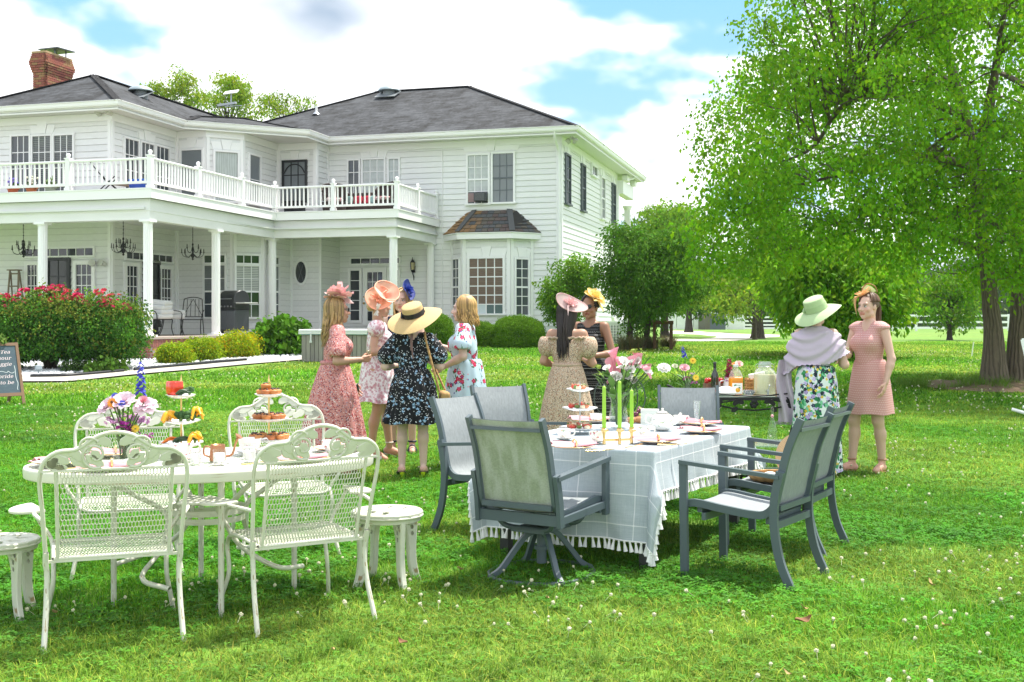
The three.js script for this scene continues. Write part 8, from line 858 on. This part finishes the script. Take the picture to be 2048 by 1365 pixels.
 strips('zucchini_sticks','dark green zucchini slices on the top tier beside the red pepper','zucchini',foodSpot(s1,0.035,0.8,0.328),6,0.06,0.009,zucM,3);strips('yellow_pepper_strips','yellow pepper strips at the left of the middle tier','pepper strips',foodSpot(s1,0.06,2.6,0.19),8,0.075,0.011,yel,4,1.2,3);strips('yellow_pepper_strips','yellow pepper strips standing at the right of the middle tier','pepper strips',foodSpot(s1,0.085,0.1,0.20),4,0.075,0.010,yel,5,2,4);strips('carrot_sticks','carrot sticks on the bottom tier of the vegetable stand','carrots',foodSpot(s1,0.06,2.4,0.078),7,0.07,0.006,carM,6);strips('cucumber_sticks','green cucumber slices at the front of the bottom tier','cucumber',foodSpot(s1,0.06,1.3,0.08),6,0.06,0.009,zucM,7);strips('yellow_pepper_strips','yellow pepper strips on the bottom tier at right','pepper strips',foodSpot(s1,0.09,0.3,0.08),5,0.075,0.010,yel,8,1.4,3);
 const s2=onWhite(0.36,0.20);tierStand('white and gold three tier stand of small pastries on the white table',s2,[[0.055,0.13],[0.165,0.108],[0.30,0.078]],M.gold,0.35);const pas=[mat([0.45,0.16,0.035],0.5),mat([0.36,0.11,0.025],0.5),mat([0.52,0.22,0.06],0.5)],cho=mat([0.03,0.012,0.008],0.4),pg=join([mv(lathe([[0.001,0],[0.02,0],[0.027,0.02],[0.028,0.027],[0.023,0.034],[0.001,0.038]],12),[0,0,0])]),pt2=join([sph(0.008,0.01,0.036,0,1,6,5),sph(0.007,-0.009,0.036,0.006,1,6,5),sph(0.007,0,0.036,-0.01,1,6,5)]);let pk0=null,ci=0;const ord=['first','second','third','fourth','fifth','sixth','seventh','eighth','ninth','tenth','eleventh','twelfth'];
 for(const[y,R,n,nm]of[[0.065,0.085,9,'bottom'],[0.175,0.066,8,'middle'],[0.31,0.042,6,'top']])for(let i=0;i<n;i++){const a=i / n*TAU + y*9,p=foodSpot(s2,R,a,y);const t=thing('pastry','golden baked pastry with dark topping on the ' + nm + ' tier of the pastry stand','pastry',p,a,'pastries on the ' + nm + ' tier');obj('crust',pg,pas[ci++ % 3],t);obj('topping',pt2,cho,t);}{const p=foodSpot(s2,0.0,0,0.332);const t=thing('pastry','golden pastry sitting on top of the others on the top tier','pastry',[p[0]- 0.014,p[1]+ 0.01,p[2]+ 0.02],0.4);obj('crust',pg,pas[0],t);obj('topping',pt2,cho,t);}
 {const p=onWhite(0.04,-0.13),t=thing('watering_can','small copper watering can with a long spout on the white table','watering can',p,-0.15);obj('can',lathe([[0.001,0.002],[0.041,0.002],[0.043,0.006],[0.037,0.085],[0.034,0.087],[0.034,0.08],[0.001,0.08]],24),M.copper,t);obj('spout',[tube([[0.036,0.025,0],[0.075,0.035,0],[0.095,0.09,0],[0.105,0.115,0]],0.006,18,7)],M.copper,t);obj('rose',cyl(0.006,0.022,0.018,0.11,0.125,0,14,[0,0,-0.6]),M.copper,t);obj('handle',tube([[-0.036,0.07,0],[-0.07,0.075,0],[-0.075,0.035,0],[-0.04,0.02,0]],0.005,14,6),M.copper,t);}
 const candle=(label,l,d,s=1)=>{const t=thing('candle_glass',label,'candle',onWhite(l,d),0);obj('glass',mv(lathe([[0.001,0.002],[0.031,0.002],[0.033,0.075],[0.031,0.075],[0.029,0.01],[0.001,0.01]],22),[0,0,0],[0,0,0],s),M.clear,t);obj('wax',mv(cyl(0.028,0.0285,0.045,0,0.033,0,18),[0,0,0],[0,0,0],s),mat([0.84,0.82,0.78],0.5),t);obj('wick',cyl(0.001,0.001,0.012,0,0.06*s,0,4),M.dark,t);};
 candle('white candle in a clear glass left of the copper can',-0.08,-0.20,0.9);candle('white candle in a clear glass in front of the copper can',0.03,-0.26);candle('white candle in a clear glass right of the copper can',0.19,-0.20);candle('white candle in a clear glass behind the right candle',0.21,-0.06,1.05);
 teacup('pink flowered bowl in front of the vegetable stand',onWhite(-0.135,-0.05),porc(210,['#c2506e','#e39aae']),{s:1.3,sm:pinkPl});teacup('flowered teacup beyond the candles beside the pastry stand',onWhite(0.24,0.10),pinkCh,{s:1.35});teacup('dark rimmed flowered teacup behind the right chair back',onWhite(0.66,0.02),roseCh);teacup('flowered teacup behind the left chair back',onWhite(-0.62,-0.05),roseCh);
 place('pink rimmed place setting at left front of the white table:',onWhite(-0.5,-0.30),{turn:0.4});place('pink rimmed place setting at left end of the white table:',onWhite(-0.72,0.02),{turn:1.2});place('pink rimmed place setting at right front of the white table:',onWhite(0.42,-0.30),{turn:0.4});place('pink rimmed place setting at right end of the white table:',onWhite(0.72,0.12),{turn:1.2,nt:0.5});place('pink rimmed place setting on the far side of the white table:',onWhite(-0.45,0.32),{turn:0.4});
 cutlery('gold fork at the left front of the white table',onWhite(-0.66,-0.22,0.002),0.5);cutlery('gold fork between the candles and the right front plate',onWhite(0.2,-0.34,0.002),0.9);cutlery('gold fork at the right end of the white table',onWhite(0.62,-0.22,0.002),0.5);
}
// ---- dining table
{
 const D=(w,l,y=0.003)=>toTable(w,l,TC.h + y),pt=(px,py)=>{const Z=(EYE - TC.h)*F /(py - HY);return[(px - CX)/ F*Z,TC.h + 0.004,-Z];};
 const vp=pt(1237,857),v=thing('flower_vase','tall clear glass vase of lilies and roses in the middle of the dining table','vase',vp);obj('glass',lathe([[0.001,0.004],[0.055,0.004],[0.07,0.05],[0.058,0.13],[0.052,0.18],[0.07,0.25],[0.067,0.25],[0.049,0.18],[0.055,0.13],[0.066,0.05],[0.001,0.012]],28),M.clear,v);const f=(px,py,dz=0)=>{const q=at(px,py,-vp[2]+ dz);return[q.x - vp[0],q.y - vp[1],q.z - vp[2]];};
 const L=[];const r=rng(31);for(const[px,py,rx,rz]of[[1222,742,-0.1,0.35],[1230,722,0,0.1],[1243,738,0,-0.2],[1262,735,0,-0.1],[1282,726,0,-0.35],[1302,745,0.2,-0.7],[1214,755,0,0.7]])L.push({k:'lily',p:f(px,py + 12,(r()- 0.5)*0.12),m:PC.pink,R:0.07,rx,rz,y:r()*6});for(let i=0;i<22;i++)L.push({k:'bloom',p:f(1215 + r()*84,722 + r()*42,r()*0.2 - 0.16),m:PC.white,R:0.036,cup:0.5,rx:r()*1.2,rz:(r()- 0.5)});for(let i=0;i<7;i++)L.push({k:'cluster',p:f([1192,1200,1262,1285,1300,1306,1275][i],[735,748,706,708,714,730,702][i],(r()- 0.5)*0.1),m:PC.lime,R:0.032,n:12});
 bouquet('flower_bouquet','large bouquet of pink calla lilies and white roses in the tall glass vase',vp,L,{seed:7,leaves:60,lr:0.12,ly:[0.2,0.36],ll:0.095,lm:mat([0.10,0.23,0.03],0.6),foot:[0,0.02,0]});
 {const c=pt(1236,890),t=thing('candle_holder','gold three armed candle holder in front of the glass vase','candle holder',c,0.25),cm=mat([0.36,0.66,0.06],0.45);obj('base_bar',[bar([-0.09,0.026,0],[0.085,0.026,0],0.012,0.014)],M.gold,t);for(const[i,x]of[-0.088,0,0.088].entries()){const z=i===1?0.03:0;obj('cup',[lathe([[0.001,0.0],[0.009,0.0],[0.011,0.01],[0.007,0.03],[0.009,0.055],[0.016,0.10],[0.014,0.10],[0.008,0.06],[0.001,0.058]],14).translate(x,0,z)],M.gold,t);const k=thing('taper_candle',['tall green taper candle at left in the gold holder','tallest green taper candle in the middle of the gold holder','green taper candle at right in the gold holder'][i],'candle',V(x,0.085,z).applyMatrix4(new THREE.Matrix4().makeRotationY(0.25).setPosition(...c)).toArray());const h=[0.26,0.29,0.235][i];obj('wax',[cyl(0.0125,0.0105,h,0,h / 2,0,14),cyl(0.0105,0.004,0.008,0,h + 0.004,0,12)],cm,k);obj('wick',cyl(0.001,0.001,0.014,0,h + 0.013,0,4),M.white,k);}obj('bow',[sph(0.02,-0.088,0.085,0.012,[1.3,0.5,0.4]),sph(0.02,0.0,0.085,0.04,[1.3,0.5,0.4]),sph(0.02,0.088,0.08,0.012,[1.3,0.5,0.4])],M.gold,t);}
 const sp=pt(1160,868);tierStand('white three tier stand of savoury bites behind the swivel chair',sp,[[0.02,0.14],[0.15,0.118],[0.275,0.09]],M.steel,0.27);const meat=[mat([0.42,0.10,0.06],0.5),mat([0.55,0.2,0.1],0.5),mat([0.7,0.6,0.42],0.6),mat([0.13,0.2,0.05],0.6),mat([0.55,0.05,0.03],0.3)];for(const[y,R,n,nm]of[[0.035,0.1,11,'bottom'],[0.168,0.075,9,'middle'],[0.293,0.05,7,'top']])for(let i=0;i<n;i++){const a=i / n*TAU,q=R*(0.4 + 0.6*((i*7)% 5)/ 4),t=thing('canape','small savoury bite on the ' + nm + ' tier of the white stand','canape',foodSpot(sp,q,a,y),a,'savoury bites on the ' + nm + ' tier');obj('filling',sph(0.02,0,0.012,0,[1.1,0.75,0.9],10,8),meat[i % 5],t);obj('garnish',[sph(0.009,0.01,0.026,0.004,1,7,6),sph(0.008,-0.008,0.025,-0.004,1,7,6)],meat[(i + 2)% 5],t);}
 {const p=pt(1325,862),t=thing('teapot','white porcelain teapot with faint flowers on the dining table','teapot',p,0.3),tm=porc(215,['#e3b0b4','#c8d0a8','#b8a8c8'],14);obj('pot',lathe([[0.001,0.003],[0.05,0.003],[0.055,0.012],[0.083,0.045],[0.085,0.07],[0.068,0.10],[0.045,0.112],[0.042,0.115],[0.001,0.115]],32),tm,t);obj('lid',lathe([[0.001,0.15],[0.008,0.149],[0.009,0.14],[0.005,0.134],[0.03,0.126],[0.044,0.115],[0.001,0.114]].reverse(),24),tm,t);obj('spout',tube([[0.07,0.045,0],[0.11,0.06,0],[0.125,0.09,0],[0.14,0.115,0]],(q)=>0.018 - 0.009*q,16,10),tm,t);obj('handle',tube([[-0.07,0.095,0],[-0.115,0.105,0],[-0.125,0.065,0],[-0.08,0.035,0]],0.0065,18,7),tm,t);}
 {const p=pt(1300,850),t=thing('card_box','plain white upright card behind the teapot','card',p,-0.2);obj('card',rbox(0.13,0.11,0.03,0.004,0,0.055,0),mat([0.78,0.78,0.74],0.6),t);obj('card_fold',box(0.126,0.1,0.006,0,0.052,0.019),mat([0.7,0.72,0.66],0.6),t);}
 {const p=pt(1275,846),r2=rng(5),t=thing('grape_bunch','bunch of red and green grapes beside the glass vase','grapes',p),gr=mat([0.16,0.03,0.07],0.25,{clearcoat:0.4}),gg=mat([0.36,0.45,0.08],0.25,{clearcoat:0.4});for(let i=0;i<34;i++){const a=r2()*TAU,y=r2(),q=0.055*(1 - 0.6*y)*Math.sqrt(r2());obj('grape',sph(0.0125,0.015 + Math.cos(a)*q,0.045 + y*0.06,Math.sin(a)*q,1,9,7),i % 6===0?gg:gr,t);}obj('grape_stem',tube([[0,0.03,0],[0.02,0.10,0],[0.03,0.125,0.01]],0.003,6,5),stemM,t);const b=thing('bread_roll','brown bread rolls in front of the grapes','bread',[p[0]+ 0.02,p[1],p[2]+ 0.05]);obj('roll',[sph(0.045,0,0.022,0,[1.4,0.6,0.8]),sph(0.035,-0.07,0.02,0.01,[1.2,0.7,0.8])],mat([0.38,0.17,0.06],0.6),b);}
 {const p=pt(1235,842),t=thing('wire_basket','dark wire basket with tall looped handles behind the vase','basket',p),w=[];for(const[x0,x1,s]of[[-0.13,-0.17,1],[0.17,0.2,1],[0.13,0.15,-1]])w.push(tube([[x0*0.6,0.0,0],[x1,0.12,0.02*s],[x1*0.95,0.25,0.02*s],[x1*0.6,0.33,0.02]],0.005,20,6));obj('handles',w,mat([0.03,0.055,0.04],0.5),t);obj('tray',lathe([[0.001,0.002],[0.13,0.003],[0.14,0.02],[0.137,0.02],[0.128,0.008],[0.001,0.007]],30),mat([0.03,0.055,0.04],0.5),t);}
 {const p=pt(1394,862),t=thing('glass_flute','clear plastic flute standing near the far end of the dining table','glass');t.position.set(...p);obj('bowl',lathe([[0.003,0.05],[0.012,0.07],[0.02,0.13],[0.024,0.2],[0.0225,0.2],[0.018,0.13],[0.01,0.073],[0.001,0.066]],18),mat([0.93,0.95,0.95],0.05,{transmission:0.9,thickness:0}),t);obj('stem',[cyl(0.004,0.004,0.055,0,0.03,0,8),cyl(0.03,0.02,0.006,0,0.004,0,18)],M.clear,t);}
 teacup('flowered teacup at near left of the dining table, half behind the swivel chair',pt(1128,882),pastelCh);teacup('teacup with dark pink roses near the candle holder',pt(1193,888),roseCh,{turn:1});teacup('pale flowered teacup right of the candle holder',pt(1287,876),pastelCh,{turn:0});teacup('flowered teacup beyond the teapot at the far end of the table',pt(1360,852),pinkCh);teacup('flowered teacup on the far side behind the white stand',pt(1192,848),pinkCh,{turn:2});
 place('pink place setting at near left of the dining table:',pt(1145,900),{turn:0.5});place('pink place setting at near right of the dining table:',pt(1312,888),{turn:0.05,nt:0.1});place('pink place setting at right of the dining table beside the teapot:',pt(1402,868),{turn:0.2,nt:0.2});place('pink place setting at the far end of the dining table:',pt(1400,852),{turn:-0.4});place('pink place setting at far left of the dining table:',pt(1178,846),{turn:0.3});
 cutlery('gold fork at the near edge of the dining table before the teacup',pt(1200,905),0.35);cutlery('gold fork at the left of the near right napkin',pt(1268,896),0.9);cutlery('gold fork at the right of the near right napkin',pt(1345,893),0.05);cutlery('gold fork by the plate beside the teapot',pt(1372,876),0.4);
}
// ---- drinks table
{
 const D=(px,dz=0,y=0)=>{const Z=DT.Z + dz,q=at(px,700,Z);return[q.x,dY + y,-Z];};
 {const p=D(1530,-0.12),t=thing('drink_dispenser','glass dispenser jar of pale lemonade with a metal tap','drink dispenser',p);obj('jar',lathe([[0.001,0.004],[0.095,0.004],[0.105,0.015],[0.105,0.205],[0.09,0.24],[0.06,0.265],[0.06,0.285],[0.057,0.285],[0.057,0.262],[0.087,0.237],[0.102,0.20],[0.102,0.02],[0.001,0.01]],32),mat([0.95,0.97,0.97],0.03,{transmission:0.9,thickness:0}),t);obj('lemonade',cyl(0.0985,0.0995,0.185,0,0.105,0,30),mat([0.90,0.80,0.44],0.35),t);obj('lid',[cyl(0.064,0.064,0.018,0,0.296,0,26),cyl(0.05,0.058,0.02,0,0.314,0,26)],mat([0.8,0.84,0.84],0.1,{transmission:0.6,thickness:0}),t);obj('clasp',[torus(0.07,0.0025,0,0.276,0,[PI / 2,0,0],30,5),tube([[-0.075,0.24,0],[-0.088,0.285,0],[-0.06,0.31,0]],0.0025,10,5),tube([[0.075,0.24,0],[0.088,0.285,0],[0.06,0.31,0]],0.0025,10,5)],M.steel,t);obj('tap',[cyl(0.012,0.012,0.05,0,0.05,0.125,10,[PI / 2,0,0]),cyl(0.009,0.01,0.04,0,0.032,0.145,10),bar([0,0.055,0.14],[0.012,0.095,0.145],0.01,0.006),sph(0.009,0.013,0.1,0.145)],M.steel,t);}
 {const p=D(1472,-0.10),t=thing('juice_bottle','clear bottle of orange juice with a fruit label','juice bottle',p,0.1);const oj=mat([0.86,0.30,0.005],0.3,{clearcoat:0.6});obj('juice',rbox(0.125,0.175,0.1,0.022,0,0.09,0),oj,t);obj('shoulder',[mv(lathe([[0.066,0],[0.064,0.02],[0.045,0.065],[0.022,0.085],[0.022,0.11]],20),[0,0.17,0])],mat([0.95,0.96,0.96],0.05,{transmission:0.85,thickness:0}),t);obj('cap',cyl(0.024,0.024,0.022,0,0.285,0,16),M.white,t);obj('label',mv(new THREE.PlaneGeometry(0.1,0.12),[0,0.075,0.0515]),mat([1,1,1],0.5,{map:canvasTex(128,160,(c)=>{c.fillStyle='#f4f4ee';c.fillRect(0,0,128,160);c.fillStyle='#e0861e';c.fillRect(0,0,128,22);c.strokeStyle='#35623f';c.lineWidth=5;c.beginPath();c.moveTo(24,60);c.quadraticCurveTo(64,38,104,60);c.stroke();dot(c,'#3d7a4a',36,50,18,9,-0.5);dot(c,'#3d7a4a',92,82,16,8,0.6);dot(c,'#e8a21c',70,112,30,28);dot(c,'#f3c54a',64,104,12);})}),t);}
 {const p=D(1430,0.06),t=thing('wine_bottle','dark green wine bottle standing on the black table','bottle',p);obj('bottle',lathe([[0.001,0.002],[0.037,0.002],[0.038,0.17],[0.03,0.205],[0.0145,0.235],[0.0145,0.30],[0.016,0.302],[0.016,0.312],[0.001,0.312]],22),mat([0.012,0.018,0.012],0.1,{clearcoat:1}),t);obj('foil',cyl(0.0155,0.0155,0.06,0,0.285,0,16),M.dark,t);}
 {const p=D(1535,0.14),t=thing('wicker_basket','tan wicker basket with white napkins behind the lemonade','basket',p),wm=mat([0.50,0.27,0.09],0.7),wd=mat([0.36,0.18,0.055],0.7);for(let k=0;k<6;k++)obj('weave',tube(Array.from({length:48},(_,i)=>{const a=i / 48*TAU,q=1 + 0.03*(((i>>1)+ k)% 2?1:-1);return[Math.cos(a)*0.21*q,0.015 + k*0.024,Math.sin(a)*0.11*q];}),0.0125,96,5,true),k % 2?wd:wm,t);obj('stakes',Array.from({length:24},(_,i)=>{const a=i / 24*TAU;return bar([Math.cos(a)*0.212,0,Math.sin(a)*0.112],[Math.cos(a)*0.216,0.155,Math.sin(a)*0.116],0.014,0.01);}),wm,t);obj('core',cyl(0.19,0.2,0.14,0,0.072,0,24).scale(1,1,0.5),wd,t);const n=thing('napkin_stack','folded white paper napkins standing in the wicker basket','napkins',[p[0]- 0.02,p[1]+ 0.13,p[2]]);obj('sheet',[rbox(0.16,0.09,0.05,0.008,-0.08,0.03,0,[0,0,0.2]),rbox(0.1,0.07,0.05,0.008,0.15,0.02,0,[0,0,-0.1])],mat([0.84,0.84,0.83],0.9),n);}
 {const p=D(1428,0.16),t=thing('tomato_box','small wooden box heaped with red tomatoes','box',p,0.1),wm=mat([0.22,0.12,0.07],0.8);obj('side',[box(0.18,0.1,0.012,0,0.05,0.055),box(0.18,0.1,0.012,0,0.05,-0.055),box(0.012,0.1,0.1,0.09,0.05,0),box(0.012,0.1,0.1,-0.09,0.05,0)],wm,t);const tm=mat([0.62,0.02,0.015],0.25,{clearcoat:0.5}),r=rng(6);const tg=sph(0.024,0,0,0,[1,0.9,1],12,9);for(let i=0;i<13;i++){const k=tag(obj('tomato',tg,tm),i<10?'red tomato heaped in the small wooden box':'loose red tomato on a dish before the wooden box','tomato',i<10?'tomatoes in the wooden box':'loose tomatoes before the box');if(i<10)k.position.set(p[0]+(r()- 0.5)*0.15,p[1]+ 0.115 + r()*0.02,p[2]+(r()- 0.5)*0.07);else k.position.set(p[0]- 0.08 +(i - 10)*0.045,p[1]+ 0.035,p[2]+ 0.15);}const d=thing('white_dish','white dish of tomatoes left of the wine bottle','dish',[p[0]- 0.05,p[1],p[2]+ 0.15]);obj('dish',lathe([[0.001,0.003],[0.08,0.004],[0.1,0.02],[0.097,0.022],[0.07,0.01],[0.001,0.009]],24),M.china,d);}
 {const p=D(1375,0.05),f=(px,py,dz=0)=>{const q=at(px,py,-p[2]+ dz);return[q.x - p[0],q.y - p[1],q.z - p[2]];},v=thing('flower_vase','small glass vase of garden flowers at the left of the black table','vase',p);obj('glass',lathe([[0.001,0.003],[0.04,0.003],[0.045,0.05],[0.035,0.1],[0.04,0.12],[0.037,0.12],[0.032,0.1],[0.04,0.05],[0.001,0.01]],22),M.clear,v);bouquet('flower_bouquet','loose garden bouquet with purple spike and white daisies left on the black table',p,[{k:'spike',p:f(1370,716),m:PC.blue,R:0.022,h:0.12,n:14,lean:-0.03},{k:'bloom',p:f(1328,738,-0.03),m:PC.white,R:0.07,n:10,cup:0.1},{k:'bloom',p:f(1350,734),m:petM([0.7,0.72,0.5]),R:0.035},{k:'bloom',p:f(1369,738,-0.05),m:petM([0.82,0.45,0.5]),R:0.055,n:9},{k:'daisy',p:f(1386,722),m:PC.yellow,R:0.035,heart:mat([0.6,0.3,0.02],0.8)},{k:'daisy',p:f(1392,756,-0.05),m:PC.yellow,R:0.034},{k:'cluster',p:f(1384,748,-0.05),m:PC.lilac,R:0.03,n:9},{k:'cluster',p:f(1404,735),m:petM([0.22,0.02,0.08]),R:0.022,n:7},{k:'cluster',p:f(1354,722),m:petM([0.4,0.1,0.3]),R:0.016,n:5},{k:'cluster',p:f(1374,757,-0.05),m:petM([0.4,0.12,0.25]),R:0.035,n:10},{k:'cluster',p:f(1388,766,-0.05),m:PC.mag,R:0.028,n:9}],{seed:9,leaves:18,lr:0.06,ly:[0.08,0.16],ll:0.08});}
 {const p=D(1458,0.1),f=(px,py,dz=0)=>{const q=at(px,py,-p[2]+ dz);return[q.x - p[0],q.y - p[1],q.z - p[2]];},v=thing('white_jug','white ceramic jug holding a crimson flower spike behind the juice','jug',p);obj('jug',lathe([[0.001,0.003],[0.05,0.003],[0.06,0.04],[0.055,0.1],[0.04,0.14],[0.046,0.16],[0.042,0.16],[0.036,0.14],[0.001,0.13]],22),M.china,v);obj('handle',tube([[-0.045,0.13,0],[-0.085,0.12,0],[-0.085,0.06,0],[-0.057,0.04,0]],0.007,12,6),M.china,v);bouquet('flower_bouquet','crimson snapdragon with a pink peony standing in the white jug',p,[{k:'spike',p:f(1459,756),m:PC.red,R:0.034,h:0.19,n:22},{k:'bloom',p:f(1478,730),m:petM([0.85,0.55,0.5]),R:0.045,n:9},{k:'bloom',p:f(1470,730,0.03),m:PC.orange,R:0.03},{k:'cluster',p:f(1451,756,-0.04),m:PC.lilac,R:0.022,n:7},{k:'cluster',p:f(1456,762,-0.06),m:PC.mag,R:0.02,n:7},{k:'cluster',p:f(1449,742),m:petM([0.3,0.04,0.12]),R:0.016,n:5}],{seed:11,leaves:6,lr:0.03,ly:[0.14,0.2],ll:0.06,foot:[0,0.1,0]});}
 {const p=D(1498,-0.2),r=rng(15),t=thing('berry_bowl','clear bowl of dark blueberries between the juice and the lemonade','bowl',p);obj('bowl',lathe([[0.001,0.003],[0.035,0.003],[0.06,0.03],[0.068,0.055],[0.065,0.055],[0.056,0.03],[0.001,0.008]],24),mat([0.95,0.96,0.96],0.03,{transmission:0.9,thickness:0}),t);for(let i=0;i<34;i++){const a=r()*TAU,q=0.05*Math.sqrt(r());obj('blueberry',sph(0.008,Math.cos(a)*q,0.018 + r()*0.03,Math.sin(a)*q,1,7,6),zb(),t);}}
 {const p=D(1452,-0.2),t=thing('white_dish','white covered dish left of the orange juice','dish',p);obj('dish',lathe([[0.001,0.003],[0.07,0.003],[0.1,0.03],[0.1,0.035],[0.001,0.035]],26),M.china,t);obj('dish_cover',lathe([[0.095,0.036],[0.085,0.07],[0.04,0.09],[0.001,0.092]],26),M.china,t);const q=D(1572,-0.1),t2=thing('glass_bowl','clear glass cookie jar lying right of the lemonade','jar',q);obj('glass',lathe([[0.001,0.003],[0.06,0.003],[0.08,0.04],[0.07,0.08],[0.05,0.1],[0.047,0.1],[0.066,0.08],[0.075,0.04],[0.001,0.01]],24),mat([0.93,0.95,0.95],0.03,{transmission:0.9,thickness:0}),t2);obj('contents',Array.from({length:7},(_,i)=>cyl(0.03,0.03,0.012,Math.cos(i)*0.025,0.015 + i*0.008,Math.sin(i)*0.025,12)),mat([0.32,0.16,0.08],0.7),t2);}
 {const p=at(1545,890,8.5),t=thing('glass_bottle','clear bottle with pink drink on the low glass table','bottle',[p.x,0.556,p.z]);obj('glass',lathe([[0.001,0.003],[0.035,0.003],[0.037,0.09],[0.02,0.15],[0.0115,0.19],[0.0115,0.27],[0.0095,0.27],[0.0095,0.19],[0.017,0.15],[0.034,0.09],[0.001,0.008]],20),M.clear,t);obj('stopper',sph(0.012,0,0.2,0),mat([0.75,0.35,0.38],0.4),t);}
}
function zb(){return(zb.m=zb.m||mat([0.018,0.022,0.06],0.5));}
{
 const c=P0(1.74,7.46),s=thing('wicker_tray','round wicker tray with a white ribbon on the right chair seat','tray',[c[0]- 0.02,0.43,c[2]],0.5),wm=mat([0.55,0.32,0.12],0.7,{map:strawTex});obj('tray',lathe([[0.001,0.0],[0.17,0.0],[0.185,0.03],[0.178,0.034],[0.165,0.012],[0.001,0.012]],30),wm,s);obj('rim',torus(0.183,0.009,0,0.034,0,[PI / 2,0,0],40,6),wm,s);const rb=mat([0.82,0.80,0.75],0.8);obj('ribbon',[surf((u,v)=>[(u - 0.5)*0.06 - 0.12,0.04 - v*0.09,0.15 + v*0.03,0,0],4,5),sph(0.05,-0.06,0.05,0.12,[1.2,0.4,0.7]),sph(0.045,-0.14,0.05,0.09,[1.1,0.45,0.7])],rb,s);
 const h=thing('straw_hat','straw hat propped on edge against the right chair back','hat',[c[0]+ 0.13,0.58,c[2]- 0.02],1.2);h.scale.setScalar(0.82);h.rotation.set(0.1,1.1,1.25);const hm=mat([0.78,0.55,0.30],0.8,{map:strawTex});obj('brim',surf((u,v)=>{const a=u*TAU,q=lerp(0.085,0.19,v);return[Math.cos(a)*q,0.012*Math.sin(a*2)*v,Math.sin(a)*q,q*6,a];},44,8),hm,h);obj('crown',lathe([[0.088,0],[0.082,0.07],[0.06,0.095],[0.001,0.102]],28),hm,h);
}
renderer.render(scene,camera);
